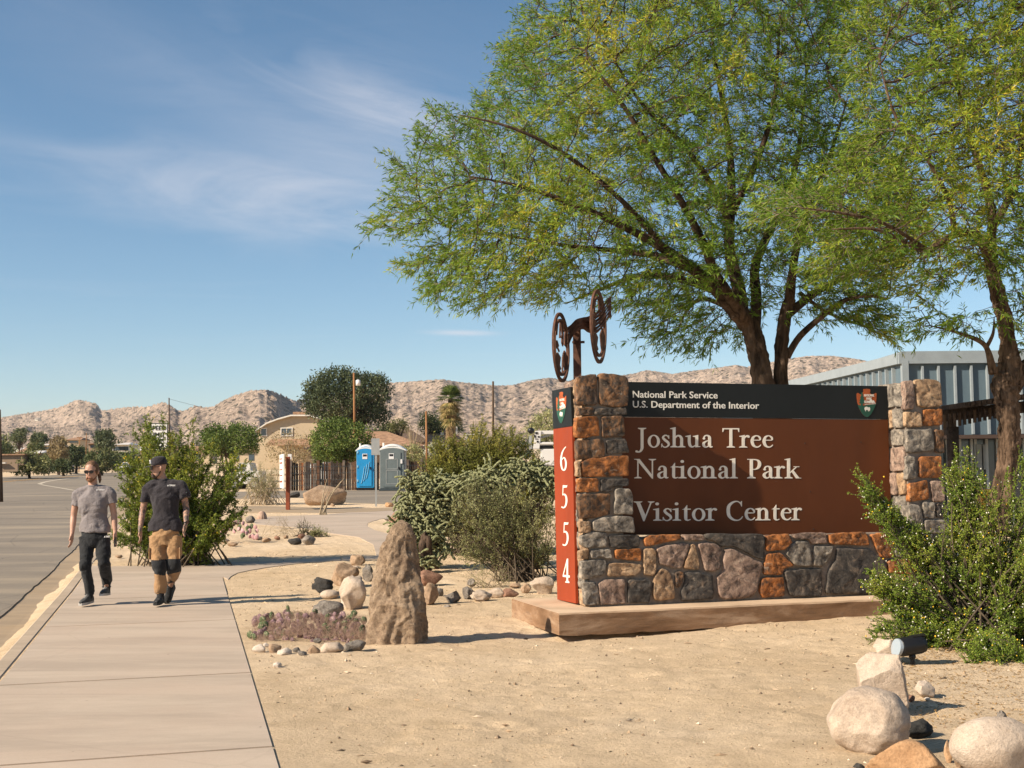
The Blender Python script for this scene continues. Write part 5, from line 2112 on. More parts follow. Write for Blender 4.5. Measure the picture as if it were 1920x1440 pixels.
# ------------------------------------------------------------------ shrubs
def shrub(label, cat, name, base_px, y, poly, half, nst, ntw, nlf, llen, lwid, mat, stemmat, seed, edge=90, tintb=0.0, spread=.25, up=.35, trunk_r=.012, group=None, flowers=None,
          tw=(.10, .26), bare=.45, extra=()):
    b = P(base_px[0], base_px[1], y)
    b[2] = float(T(0, y)) - .02
    t = thing(name, label, cat, b, group)
    tg = volume_points(poly, nst, y, half, edge)
    for pl_, n_, dy_ in extra:
        tg = np.vstack([tg, volume_points(pl_, n_, y + dy_, .18, 30)])
    nst = len(tg)
    roots = b + np.stack([RNG.normal(0, spread, nst), RNG.normal(0, spread * .7, nst), np.zeros(nst)], 1)
    mid = roots * .45 + tg * .55 + np.array([0, 0, up]) * (np.linalg.norm(tg - roots, axis=1) * .25)[:, None] + RNG.normal(0, .05, (nst, 3))
    K = 9
    s = np.linspace(0, 1, K)[None, :, None]
    path_ = roots[:, None] * (1 - s) ** 2 + 2 * mid[:, None] * s * (1 - s) + tg[:, None] * s ** 2
    path_ += RNG.normal(0, .012, path_.shape) * np.linspace(0, 1, K)[None, :, None]
    A, B = path_[:, :-1].reshape(-1, 3), path_[:, 1:].reshape(-1, 3)
    r = trunk_r * (1 - np.linspace(0, 1, K) * .82)
    segs_mesh('stems', A, B, np.tile(r[:-1], nst), np.tile(r[1:], nst), stemmat, t, 5, 'stuff')
    ss = RNG.uniform(bare, 1.0, (nst, ntw))
    f = ss * (K - 1)
    i0 = np.minimum(f.astype(int), K - 2)
    fr_ = (f - i0)[:, :, None]
    ar = np.arange(nst)[:, None]
    tb = path_[ar, i0] * (1 - fr_) + path_[ar, i0 + 1] * fr_
    td = unit(unit(path_[ar, i0 + 1] - path_[ar, i0]) * .8 + RNG.normal(size=(nst, ntw, 3)) * .55 + np.array([0, 0, .15]))
    tl = RNG.uniform(tw[0], tw[1], (nst, ntw, 1))
    te = tb + td * tl
    tb, te, td = tb.reshape(-1, 3), te.reshape(-1, 3), td.reshape(-1, 3)
    segs_mesh('twigs', tb, te, np.full(len(tb), trunk_r * .25), np.full(len(tb), trunk_r * .1), stemmat, t, 3, 'stuff')
    q = RNG.uniform(.05, 1.05, (len(tb), nlf, 1))
    lb = tb[:, None] + (te - tb)[:, None] * q
    ld = unit(td[:, None] * .5 + RNG.normal(size=(len(tb), nlf, 3)) * .75)
    lb, ld = lb.reshape(-1, 3), ld.reshape(-1, 3)
    cl_ = fbm(lb[:, 0] * 2.5 + seed, lb[:, 2] * 2.5 + lb[:, 1], seed, 3)
    tint = .42 + cl_ * .5 + RNG.normal(0, .16, len(lb)) + tintb
    leaves('foliage', lb, ld, RNG.uniform(.7, 1.4, len(lb)) * llen, RNG.uniform(.7, 1.3, len(lb)) * lwid, mat, t, tint, .1, 1, 'stuff')
    if flowers:
        for nm, cnt, rad, mt in flowers:
            j = RNG.integers(0, len(te), cnt)
            c = te[j] + RNG.normal(0, .02, (cnt, 3))
            base = np.array([(1, 0, 0), (0, 1, 0), (-1, 0, 0), (0, -1, 0), (0, 0, 1), (0, 0, -1)], float)
            fc = np.array([(0, 1, 4), (1, 2, 4), (2, 3, 4), (3, 0, 4), (1, 0, 5), (2, 1, 5), (3, 2, 5), (0, 3, 5)])
            V = c[:, None] + base[None] * (rad * RNG.uniform(.6, 1.3, (cnt, 6, 1)))
            F = (fc[None] + (np.arange(cnt) * 6)[:, None, None]).reshape(-1, 3)
            o = mk(nm, V.reshape(-1, 3), F, mt, t)
            o['kind'] = 'stuff'
    return t


M_WFL = simple('white_seed_fluff', (.74, .70, .58), .9, .1, 30, 0)
M_YFL = simple('yellow_petal', (.80, .50, .03), .7, .1, 30, 0)
FL = lambda w, y: [('white_flowers', w, .0075, M_WFL), ('yellow_flowers', y, .0085, M_YFL)]

# big bush behind the two men
shrub('tall olive green creosote bush growing behind the two walking men', 'bush', 'creosote_bush', (335, 1043), 22.6,
      [(205, 1010), (215, 930), (200, 885), (230, 870), (245, 830), (238, 800), (270, 790), (300, 775), (320, 805), (345, 790), (375, 800), (395, 825), (420, 815), (450, 850), (470, 880), (468, 930), (455, 980), (425, 1000), (400, 1030), (330, 1040), (255, 1030)],
      1.25, 250, 28, 19, .042, .016, CREO, STEM, 3, 110, .0, .32, .35, .013, flowers=[('yellow_flowers', 500, .012, M_YFL)], bare=.32, tw=(.07, .19))
# bush in the middle distance, behind the cactus
shrub('broad yellow green creosote bush behind the chain fruit cactus', 'bush', 'creosote_bush', (910, 1060), 24.5,
      [(788, 940), (785, 880), (815, 860), (800, 835), (850, 820), (880, 825), (900, 790), (925, 800), (950, 795), (985, 820), (1000, 850), (1030, 870), (1040, 920), (1040, 980), (960, 1000), (860, 990), (800, 970)],
      1.1, 520, 26, 17, .042, .016, CREO2, STEM, 13, 90, .05, .35, .4, .013)
# grey open shrub before it
shrub('open grey green shrub with bare lower stems left of the sign', 'bush', 'desert_shrub', (985, 1084), 19.3,
      [(840, 1010), (835, 950), (870, 905), (920, 885), (980, 900), (1030, 905), (1045, 950), (1045, 1040), (1010, 1050), (960, 1030), (900, 1040), (860, 1050)],
        .75, 120, 18, 14, .026, .011, GREYL, STEM, 17, 80, .0, .22, .3, .011, bare=.45)
shrub('low sparse twiggy plant in the sand left of the sign footing', 'plant', 'desert_shrub', (915, 1102), 18.3,
      [(870, 1095), (860, 1070), (900, 1060), (960, 1065), (965, 1095)], .3, 18, 8, 5, .02, .008, GREYL, DSTEM, 18, 30, 0, .1, .2, .006)
# foreground flowering bush
POLYF = [(1608, 1200), (1640, 1180), (1615, 1150), (1640, 1120), (1605, 1100), (1620, 1065), (1680, 1060), (1720, 1040), (1700, 1010), (1640, 980), (1610, 920), (1605, 885), (1620, 900), (1655, 950), (1700, 960), (1760, 1010), (1790, 1000),
         (1770, 930), (1765, 890), (1800, 885), (1795, 845), (1820, 840), (1840, 880), (1880, 900), (1900, 850), (1960, 830), (2080, 850), (2150, 1000), (2140, 1200), (2050, 1300), (1920, 1290), (1850, 1310), (1815, 1280), (1800, 1220), (1740, 1200), (1660, 1215)]
shrub('big flowering creosote bush with white fluff in front of the right stone pillar', 'bush', 'creosote_bush', (1850, 1190), 12.0, POLYF,   .75, 310, 38, 26, .0155, .0085, FORE, STEM, 23, 130, .20, .22, .25, .012,
      flowers=FL(2600, 800), bare=.30, tw=(.05, .13),
      extra=[([(1606, 885), (1618, 888), (1632, 930), (1622, 940), (1608, 920)], 16, -.1), ([(1622, 935), (1650, 945), (1690, 975), (1680, 1000), (1640, 980)], 20, -.1),
             ([(1615, 1165), (1650, 1140), (1740, 1150), (1790, 1180), (1790, 1215), (1700, 1222), (1640, 1200)], 34, -.35),
             ([(1790, 1200), (1920, 1200), (1930, 1290), (1870, 1312), (1830, 1300), (1800, 1250)], 40, -1.2), ([(1600, 1095), (1640, 1070), (1700, 1090), (1640, 1125)], 22, -.1),
             ([(1770, 880), (1800, 838), (1825, 838), (1825, 900), (1780, 930)], 26, 0)])


# ------------------------------------------------------------------ chain fruit cactus
def m_cholla():
    t = NT('cholla_skin')
    f = t.noise(45, 4, .8)
    v = t.voro(70)
    col = t.ramp(f, [(.3, (.11, .13, .06)), (.55, (.25, .26, .13)), (.75, (.43, .41, .25))])
    col = t.mix(t.ramp(v, [(.1, (.6,) * 3), (.4, (0, 0, 0))]), col, (.50, .45, .32))
    return t.done(col, .9, t.bump(v, 1.0, .012), .1)


M_CHO = m_cholla()


def cholla(label, base_px, y, poly, half, ncl, seed, links=5):
    b = P(base_px[0], base_px[1], y)
    b[2] = float(T(0, y)) - .03
    t = thing('cholla_cactus', label, 'cactus', b)
    rr = random.Random(seed)
    tg = volume_points(poly, ncl, y, half, 60)
    zb_ = b[2]
    mb = MB()
    fork = b + np.array([.0, 0, .55])
    for k in range(7):
        e = tg[rr.randrange(len(tg))] * .8 + fork * .2
        mb.tube(catmull([b + [rr.uniform(-.05, .05), 0, 0], fork + [rr.uniform(-.06, .06), rr.uniform(-.05, .05), rr.uniform(-.2, .1)], (fork + e) / 2 + [0, 0, .1], e], 4), np.linspace(.07, .03, 13), 8)
    mb.build('woody_trunk', BARK, t, smooth=True)
    segs = MB()
    for c in tg:
        for q in range(rr.randint(4, 7)):
            p = np.array(c) + [rr.gauss(0, .05), rr.gauss(0, .05), rr.gauss(0, .04)]
            d = nrm([rr.gauss(0, 1), rr.gauss(0, 1), rr.uniform(-.2, 1.0)])
            for k in range(rr.randint(2, links)):
                L = rr.uniform(.05, .10)
                r = rr.uniform(.015, .024)
                e = p + d * L
                segs.tube([p, p + d * L * .12, p + d * L * .5, p + d * L * .88, e], [r * .4, r * .85, r, r * .85, r * .35], 7)
                p = e - d * .008
                d = nrm(d * .75 + np.array([rr.gauss(0, .45), rr.gauss(0, .45), -.30 if p[2] < c[2] + .06 else -.1]))
    o = segs.build('spiny_joints', M_CHO, t, smooth=True)
    o['kind'] = 'stuff'
    return t


cholla('chain fruit cactus with drooping pale joints behind the standing stone', (812, 1066), 21.5,
       [(752, 1020), (748, 960), (765, 910), (755, 895), (790, 900), (820, 895), (850, 890), (865, 910), (862, 950), (845, 990), (850, 1030), (820, 1040), (790, 1035)], .45, 210, 5)
cholla('dark green chain fruit cactus crown rising over the grey shrub', (930, 1070), 21.0,
       [(870, 935), (868, 895), (900, 878), (930, 885), (955, 890), (950, 920), (930, 960), (890, 960)], .35, 80, 6)
cholla('small chain fruit cactus crown close beside the stone pillar', (1000, 1066), 21.2,
       [(960, 900), (965, 875), (1000, 870), (1035, 890), (1035, 930), (1000, 930), (975, 915)], .3, 60, 7)
cholla('small young chain fruit cactus low on the ground', (797, 1062), 20.8,
       [(782, 1062), (780, 1045), (800, 1038), (815, 1050), (812, 1062)], .12, 16, 8, 3)


# ------------------------------------------------------------------ prickly pears
def m_pad(name, a, b):
    t = NT(name)
    oi = t.n('ShaderNodeObjectInfo')
    f = t.noise(14, 4, .6)
    col = t.ramp(f, [(.3, a), (.7, b)])
    v = t.n('ShaderNodeTexVoronoi')
    t.l(t.pos(), v.inputs['Vector'])
    v.inputs['Scale'].default_value = 55
    col = t.mix(t.ramp(v.outputs[0], [(.18, (.85,) * 3), (.34, (0, 0, 0))]), col, (.50, .40, .28))
    return t.done(col, .8, t.bump(f, .4, .01), .2)


PADG = m_pad('green_pad', (.055, .075, .035), (.12, .15, .07))
PADP = m_pad('purple_pad', (.12, .065, .075), (.28, .18, .185))
PADK = m_pad('pink_pad', (.42, .22, .24), (.58, .36, .36))
M_SPN = simple('spines', (.40, .27, .20), .8, .2, 30, 0)
M_SPP = simple('pale_spines', (.60, .48, .38), .8, .2, 30, 0)


def prickly(label, y, pads, seed, base_px, spn=True, name='prickly_pear'):
    b = P(base_px[0], base_px[1], y)
    b[2] = float(T(0, y))
    t = thing(name, label, 'cactus', b)
    rr = random.Random(seed)
    SV = MB()
    uv, uf = ico(2)
    for (px, py, w, h, mt, dy) in pads:
        c = P(px, py, y + dy)
        s = S(y + dy)
        a = rr.uniform(-.5, .5)
        yaw = rr.uniform(-.7, .7)
        V = uv * np.array([w * s / 2, .014, h * s / 2])
        V[:, 0] *= 1 - .22 * (V[:, 2] < 0) * np.abs(V[:, 2]) / (h * s / 2)
        M_ = np.array(Matrix.Rotation(yaw, 3, 'Z') @ Matrix.Rotation(rr.uniform(-.3, .3), 3, 'X') @ Matrix.Rotation(a * .6, 3, 'Y'))
        W_ = V @ M_.T + c
        W_[:, 2] = np.maximum(W_[:, 2], b[2] - .02)
        mk('pad', W_, uf, mt, t, smooth=True)
        if spn:
            for k in range(16):
                i = rr.randrange(len(W_))
                n_ = nrm((W_[i] - c) + np.array([rr.gauss(0, .03), -.05 - rr.random() * .03, rr.gauss(.02, .03)]))
                SV.tube([W_[i], W_[i] + n_ * rr.uniform(.02, .05)], [.0013, .0006], 3, False)
    if spn:
        SV.build('spines', M_SPN, t)['kind'] = 'stuff'
    return t


h_y = lambda yy_: min(1, max(0, (yy_ - 1150) / 52))
pads = []
rr = random.Random(3)
for (x, y, w, h) in ((469, 1190, 17, 15), (493, 1163, 16, 16), (521, 1187, 16, 18), (541, 1152, 12, 18), (547, 1155, 13, 14), (563, 1154, 16, 14), (591, 1148, 12, 13), (664, 1150, 13, 13),
                     (682, 1163, 13, 15), (646, 1169, 15, 12), (668, 1166, 12, 14), (679, 1188, 13, 20), (649, 1184, 13, 20), (626, 1172, 11, 14), (569, 1175, 13, 16), (493, 1178, 10, 13), (540, 1140, 7, 14)):
    pads.append((x, y, w, h, PADG, float(np.interp(h_y(y), [0, 1], [.35, -.45]))))
ptop = lambda x: np.interp(x, [465, 485, 520, 560, 600, 640, 690], [1172, 1158, 1152, 1144, 1150, 1152, 1154])
for k in range(112):
    x = rr.uniform(474, 684)
    t_ = rr.random()
    y = ptop(x) + t_ * (1206 - ptop(x) + (-6 if x < 500 else 6))
    pads.append((x, y, rr.uniform(10, 17), rr.uniform(13, 22), PADP if rr.random() < .88 else PADG, .35 - t_ * .85 + rr.uniform(-.1, .1)))
prickly('sprawling purple prickly pear with dark round pads edged by small stones', 13.0, pads, 4, (575, 1205))
# dry spiny fuzz over it
n_ = 7000
xx = RNG.uniform(474, 686, n_)
tt = RNG.random(n_)
pp = np.array([P(x, ptop(x) + 2 + t * 44, 13.0 + .3 - t * .85) for x, t in zip(xx, tt)])
pear = bpy.data.objects['prickly_pear']
segs_mesh('dry_spines', pp, pp + unit(RNG.normal(size=(n_, 3)) + [0, -.4, .5]) * RNG.uniform(.02, .05, (n_, 1)), np.full(n_, .0012), np.full(n_, .0006), M_SPN, pear, 3, 'stuff')

pads = []
for k in range(46):
    x = rr.uniform(408, 482)
    top = np.interp(x, [405, 430, 455, 470, 485], [985, 975, 972, 978, 992])
    t_ = rr.random()
    pads.append((x, top + t_ * (1008 - top), rr.uniform(6, 10), rr.uniform(8, 13), PADK if rr.random() < .72 else PADG, .4 - t_ * .7))
prickly('pink tinged prickly pear at the foot of the left green bush', 29.0, pads, 6, (445, 1010), False)


# small succulents and dry stuff of the far bed
def barrel(label, px, py, w, h, y=None):
    g = G(px, py)
    s = S(g[1])
    b = MB()
    V, F = [], []
    n = 40
    for i in range(13):
        t = i / 12 * math.pi * .52
        for k in range(n):
            a = 2 * math.pi * k / n
            r = (1 + .07 * math.cos(a * 13)) * math.cos(t * .96)
            V.append((g[0] + w * s / 2 * r * math.cos(a), g[1] + w * s / 2 * r * math.sin(a), T(0, g[1]) - .02 + h * s * math.sin(t)))
    for i in range(12):
        for k in range(n):
            F.append((i * n + k, i * n + (k + 1) % n, (i + 1) * n + (k + 1) % n, (i + 1) * n + k))
    o = mk('barrel_cactus', np.array(V) - g, F, m_pad('barrel_skin', (.30, .18, .13), (.45, .32, .24)), None, True)
    o.location = g
    tag(o, label, 'cactus')


barrel('round reddish barrel cactus on the sand beside the far path', 491, 974, 19, 17)
shrub('dry straw coloured stems standing in the small bed', 'plant', 'dry_plant', (530, 1010), 31.0, [(500, 1005), (505, 960), (530, 965), (560, 985), (560, 1005)], .5, 26, 4, 3, .02, .006, DRYL, DSTEM, 31, 30, 0, .35, .1, .005)
shrub('dark upright succulent sticks at the right end of the small bed', 'plant', 'succulent', (570, 1005), 31.0, [(560, 1000), (562, 978), (574, 978), (582, 1000)], .15, 16, 6, 6, .02, .012, GREYL, STEM, 32, 20, -.15, .14, .1, .012)
shrub('low grey ground plant right of the dark succulent', 'plant', 'ground_plant', (598, 1004), 31.0, [(582, 1004), (585, 996), (610, 998), (612, 1004)], .2, 30, 6, 8, .03, .014, GREYL, STEM, 33, 20, -.1, .2, .1, .006)
shrub('bare grey brown shrub left of the notice post', 'bush', 'dry_shrub', (495, 932), 52.0, [(452, 925), (455, 880), (470, 862), (500, 868), (525, 880), (528, 925), (495, 932)], 1.2, 90, 12, 5, .045, .014, GREYL, DSTEM, 34, 30, 0, .5, .2, .014)


def ocotillo():
    g = G(608, 962)
    g = P(605, 958, 43.0)
    g[2] = T(0, 43.0)
    t = thing('ocotillo', 'bundle of thin bare ocotillo canes in front of the lying boulder', 'plant', g)
    for k, (x, y) in enumerate(((613, 898), (618, 912), (645, 897), (640, 902), (636, 910), (628, 915), (612, 930))):
        e = P(x, y, 43.0 + .1 * k)
        MB().tube(catmull([g + [.04 * k - .1, 0, 0], (g * .5 + e * .5) + [-.05, 0, .08], e], 5), np.linspace(.022, .009, 11), 6).build('cane', DSTEM, t, True)
    fl = MB()
    fl.tube([P(604.5, 786 / 4 + 640 + 80, 43.0), P(605, 905, 43.0)], [.04, .02], 6)
    c = P(605, 782.5, 43)
    return t


ocotillo()
# ------------------------------------------------------------------ middle distance and background
def at(px, y, dz=0.0):
    """ground position under a photo column at depth y"""
    p = P(px, 880, y)
    p[2] = float(T(0, y)) + dz
    return p


def zpx(py, y, px=960):
    return float(P(px, py, y)[2])


def paint(name, c, rough=.6, **k):
    return simple(name, c, rough, k.pop('var', .06), k.pop('scale', 4), k.pop('bump', .08), **k)


M_STEEL = paint('galvanised_steel', (.40, .40, .38), .45, metal=.6)
M_WOODP = m_bark('pole_wood', (.16, .075, .035), (.38, .19, .085), 7, (3, 3, .12))
M_WOODD = m_bark('dark_pole_wood', (.05, .035, .025), (.13, .085, .055), 7, (3, 3, .12))
M_BLUE = paint('blue_plastic', (.018, .24, .50), .45)
M_BLUED = paint('pale_blue_plastic', (.20, .45, .62), .45)
M_GPL = paint('grey_plastic', (.13, .155, .155), .5)
M_GPD = paint('dark_grey_plastic', (.05, .065, .07), .5)
M_GPLT = paint('light_grey_plastic', (.30, .31, .30), .5)
M_WROOF = paint('white_roof_plastic', (.70, .68, .64), .4)
M_BLACK = paint('black_metal', (.012, .012, .013), .4)
M_DECAL = paint('white_sticker', (.70, .68, .66), .5)


def portajohn(label, px0, px1, ybase_px, body, side, trim, seed):
    y = 66.0
    g = G((px0 + px1) / 2, ybase_px)
    y = g[1]
    x0, x1 = P(px0, 880, y)[0], P(px1, 880, y)[0]
    w, d, h = x1 - x0, 1.25, 2.02
    c = np.array([(x0 + x1) / 2, y + d / 2, float(T(0, y)) + .02])
    t = thing('portable_toilet', label, 'portable toilet', c)
    m = MB()
    m.bbox(c + [0, 0, .06], (w, d, .12), .02)
    m.build('base', M_BLACK if body is M_BLUE else M_GPD, t)
    m = MB()
    m.bbox(c + [0, .03, .12 + h / 2], (w * .94, d * .92, h), .03)
    m.build('cabin', side, t)
    f = c + [0, -d / 2, 0]
    n = 14
    arc = [(-.44, 0)] + [(-.44 + .88 * k / n, .22 * math.sin(math.pi * k / n) ** .7) for k in range(1, n)] + [(.44, 0)]
    out_ = [(-.44, -h * .97 + .0)] + arc + [(.44, -h * .97)]
    fr_ = [f + [a * w, -.01, .10 + h * .985 + b] for a, b in out_]
    bk = [p + [0, .08, 0] for p in fr_]
    MB().prism(fr_, bk).build('front_frame', body, t)
    # domed roof
    m = MB()
    V, F = [], []
    nx, ny = 16, 10
    for j in range(ny + 1):
        for i in range(nx + 1):
            u, v = i / nx * 2 - 1, j / ny * 2 - 1
            V.append(c + [u * w * .51, v * d * .51, .10 + h + .30 * (1 - abs(u) ** 2.2) * (1 - abs(v) ** 4 * .5)])
    for j in range(ny):
        for i in range(nx):
            a = j * (nx + 1) + i
            F.append((a, a + 1, a + nx + 2, a + nx + 1))
    b0 = len(V)
    V2 = [v - [0, 0, .07] for v in V]
    V += V2
    F += [tuple(b0 + q for q in f_[::-1]) for f_ in F[:]]
    ed = [i for i in range(nx + 1)] + [(nx + 1) * j + nx for j in range(1, ny + 1)] + [ny * (nx + 1) + i for i in range(nx - 1, -1, -1)] + [(nx + 1) * j for j in range(ny - 1, 0, -1)]
    for k in range(len(ed)):
        a, b = ed[k], ed[(k + 1) % len(ed)]
        F.append((a, a + b0, b + b0, b))
    mk('roof', V, F, M_WROOF, t, smooth=False)
    door = MB()
    dw = .33
    pts = [(-dw, -h * .93)] + [(-dw + 2 * dw * k / 10, -.12 + .16 * math.sin(math.pi * k / 10)) for k in range(11)] + [(dw, -h * .93)]
    a_ = [f + [p * w, -.045, .10 + h * .985 + q] for p, q in pts]
    door.prism(a_, [p + [0, .05, 0] for p in a_])
    dr = door.build('door', body, t)
    ins_ = MB()
    if body is M_BLUE:
        for s in range(3):
            pp = [f + [w * (-.22 + .13 * s + .18 * k / 8), -.055, .35 + .9 * (k / 8) ** 1.5 + .12 * s] for k in range(9)]
            ins_.tube(pp, .018, 5)
        for k in range(3):
            ins_.box(f + [-.40 * w, -.04, .5 + k * .75], (.09, .05, .12))
        ins_.build('moulding', M_BLUED, dr)
    else:
        for z0, z1 in ((.35, 1.05), (1.12, 1.62)):
            for p, q, s1, s2 in ((0, z0, .40, .025), (0, z1, .40, .025)):
                ins_.box(f + [p, -.05, q], (w * .42, .02, .03))
            for q in (-.21, .21):
                ins_.box(f + [q * w, -.05, (z0 + z1) / 2], (.03, .02, z1 - z0))
        ins_.build('moulding', M_GPLT, dr)
        MB().bbox(f + [.36 * w, -.03, 1.5], (.10, .06, .22), .01).build('hand_gel', M_DECAL, t)
    MB().box(f + [-.02 * w, -.055, 1.78], (.26, .012, .28)).build('sticker', M_DECAL, dr)
    MB().box(f + [-.02 * w, -.064, 1.83], (.20, .008, .11)).build('sticker_mark', M_BLACK, dr)
    MB().bbox(f + [.27 * w, -.07, 1.15], (.06, .05, .14), .01).build('latch', M_BLACK, dr)
    m = MB()
    m.tube([c + [-.40 * w, .5 * d - .1, 1.9], c + [-.40 * w, .5 * d - .1, 2.5]], .05, 10)
    m.build('vent_pipe', M_WROOF, t)
    return t


portajohn('bright blue portable toilet with white roof by the parking lot fence', 667, 703, 919.5, M_BLUE, M_BLUED, None, 1)
portajohn('grey portable toilet standing right of the blue one', 710, 760, 921, M_GPL, M_GPLT, None, 2)

# hand-wash station
g = G(585, 918)
y = g[1] + .2
c = at(584, y)
t = thing('hand_wash_station', 'grey plastic hand wash station in front of the wooden fence', 'wash station', c)
s = S(y)
MB().bbox(c + [0, 0, .45], (26 * s, .5, .86), .05).build('lower_tank', M_GPLT, t)
MB().bbox(c + [0, 0, .93], (30 * s, .56, .10), .03).build('sink_tray', M_GPD, t)
MB().bbox(c + [.0, .1, 1.2], (20 * s, .28, .50), .04).build('dispenser_tower', M_GPL, t)
m = MB()
m.box(c + [.02, -.05, 1.28], (10 * s, .02, .2))
m.build('dispenser_panel', M_DECAL, t)
m = MB()
m.tube([c + [0, .05, 1.0], c + [0, -.05, 1.07], c + [0, -.13, 1.02]], .015, 6)
m.build('faucet', M_BLACK, t)

# fence: boards behind welded wire
BM = [simple('fence_board_' + n_, c_, .9, .3, 5, .4) for n_, c_ in (('brown', (.13, .065, .035)), ('dark', (.05, .033, .024)), ('rust', (.28, .11, .045)), ('grey', (.16, .12, .09)))]
yf = 68.5
xa, xb = P(546, 880, yf)[0], P(793, 880, yf)[0]
f = thing('board_fence', 'weathered board fence with wire mesh behind the portable toilets', 'fence', at(670, yf))
x = xa
rr = random.Random(9)
protos = []
zb_, zt_ = zpx(918, yf, 670), zpx(864, yf, 670)
k = 0
while x < xb:
    w = rr.uniform(.10, .15)
    h = (zt_ - zb_) * rr.uniform(.95, 1.03)
    key = rr.choice([0, 0, 1, 1, 1, 2, 3])
    m = MB()
    m.box((x + w / 2, yf + rr.uniform(-.015, .015), zb_ - .05 + h / 2), (w - .012, .022, h))
    m.build('board', BM[key], f)
    x += w + rr.choice([0, .004, .01, .03])
for pxp in (546, 597, 645, 700, 765, 790):
    xx = P(pxp, 880, yf)[0]
    MB().box((xx, yf - .09, zb_ + .75), (.12 if pxp != 597 else .16, .12, 1.65)).build('post', BM[3] if pxp != 597 else BM[0], f)
m = MB()
for z in (.25, .55, .9, 1.25):
    m.box(((xa + xb) / 2, yf - .17, zb_ + z), (xb - xa, .012, .014))
x = xa
while x < xb:
    m.box((x, yf - .18, zb_ + .72), (.009, .009, 1.2))
    x += .22
m.build('wire_mesh', M_GPD, f)['kind'] = 'stuff'

# boulder bits and white thing on fence end
# ---------------- notice board
y = G(535, 957)[1]
c = at(537, y)
s = S(y)
t = thing('notice_board', 'notice board on rust brown posts seen nearly edge on beside the path', 'sign', c)
M_RUST = paint('rust_brown_steel', (.23, .055, .022), .7, var=.2)
for dx, dy in ((-1.5, .45), (3.5, 0)):
    MB().bbox(c + [dx * s, dy, zpx(852, y) / 2 - c[2] / 2], (6.6 * s, .12, zpx(852, y) - c[2]), .008).build('post', M_RUST, t)
pan = [P(524, 853, y + .2), P(530.5, 851, y - .6), P(530.5, 916, y - .6), P(524.5, 914, y + .2)]
MB().prism(pan, [p + [.05, 0, 0] for p in pan]).build('panel', M_DECAL, t)
m = MB()
for zz, hh in ((862, 2.2), (870, 3), (882, 2), (893, 2), (905, 3.5)):
    a, b = P(525, zz, y + .1), P(529.5, zz - .6, y - .45)
    m.prism([a + [-.006, 0, 0], b + [-.006, 0, 0], b + [-.006, 0, hh * s], a + [-.006, 0, hh * s]], [a + [-.002, 0, 0], b + [-.002, 0, 0], b + [-.002, 0, hh * s], a + [-.002, 0, hh * s]])
m.build('print', M_RUST, t)['kind'] = 'stuff'
MB().bbox(P(543.5, 856.5, y + .2), (7 * s, .06, 10 * s), .004).build('back_panel', M_DECAL, t)

# grey road sign seen from behind
y = G(705, 950)[1]
c = at(705, y)
s = S(y)
t = thing('road_sign', 'grey metal sign seen from behind on a square post before the toilets', 'sign', c)
h = zpx(822, y, 705) - c[2]
MB().box(c + [0, 0, h / 2], (3.4 * s, 3.4 * s, h)).build('post', M_STEEL, t)
MB().bbox(P(704, 837.5, y - .05), (15.5 * s, .006, 31 * s), .001).build('plate', M_STEEL, t)

# speed limit sign behind the bush
y = 33.0
c = at(297, y)
s = S(y)
t = thing('speed_limit_sign', 'white speed limit sign half hidden by the tall green bush', 'sign', c)
zt_ = zpx(793, y, 297)
MB().tube([c + [0, .05, 0], [c[0], c[1] + .05, zt_ - .05]], .03, 8).build('post', M_STEEL, t)
pl_ = MB().bbox(P(296, 817, y), (38 * s, .012, 48 * s), .004).build('plate', M_DECAL, t)
fp = lambda x_, y_: P(x_, y_, y - .008)
om = np.array([0, -1., 0])
sans('SPEED', fp, om, 280, 312, 806.5, 8, M_BLACK, t, 0, .02)
sans('LIMIT', fp, om, 282, 310, 818.5, 8, M_BLACK, t, 0, .02)
sans('25', fp, om, 285, 307, 838.5, 16, M_BLACK, t, 0, .03)
m = MB()
for a, b in (((277.6, 793.5), (314.4, 794.6)), ((277.6, 839.6), (314.4, 840.6))):
    p0, p1 = fp(*a), fp(*b)
    m.box((p0 + p1) / 2, (abs(p1[0] - p0[0]), .004, abs(p1[2] - p0[2])))
for xx in (278.2, 313.8):
    p0, p1 = fp(xx - .5, 794), fp(xx + .5, 840)
    m.box((p0 + p1) / 2, (abs(p1[0] - p0[0]), .004, abs(p1[2] - p0[2])))
m.build('border', M_BLACK, t)


# ---------------- utility poles
def pole(px0, top, px1, bot, y, wpx, mat, label, arm=None, wtop=None):
    b = at(px1, y, -.3)
    tp = P(px0, top, y)
    s = S(y)
    t = thing('utility_pole', label, 'utility pole', b)
    MB().tube([b, tp], [wpx * s / 2 * 1.05, (wtop or wpx * .8) * s / 2], 10).build('shaft', mat, t, True)
    if arm:
        MB().box(tp - [0, 0, arm[0] * s], (arm[1] * s, .12, .12)).build('crossarm', mat, t)
    return t, tp


pole(317, 746, 318, 880, 78, 2.8, M_WOODD, 'thin dark pole rising straight behind the speed limit sign')
t, tp = pole(663.5, 699, 666, 870, 92, 4.6, M_WOODP, 'orange brown utility pole with white transformer before the dark tree')
s = S(92)
MB().tube([P(671.5, 723, 91.7), P(671.5, 713, 91.7)], 4.3 * s, 14).build('transformer', M_DECAL, t, True)
MB().tube([P(671.5, 713, 91.7), P(671.5, 711, 91.7)], [3.6 * s, 1.2 * s], 12).build('insulator', M_GPLT, t)
pole(799, 771, 801, 868, 70, 4.2, M_WOODP, 'short reddish pole between the palm and the portable toilets', wtop=3.6)
pole(924.5, 715, 924.5, 850, 88, 4.6, M_WOODD, 'brown pole right of the palm with its top against the hills')
pole(149.5, 820, 148, 885, 190, 1.6, M_WOODP, 'distant orange pole left of the man in the grey shirt', arm=(0.5, 10))
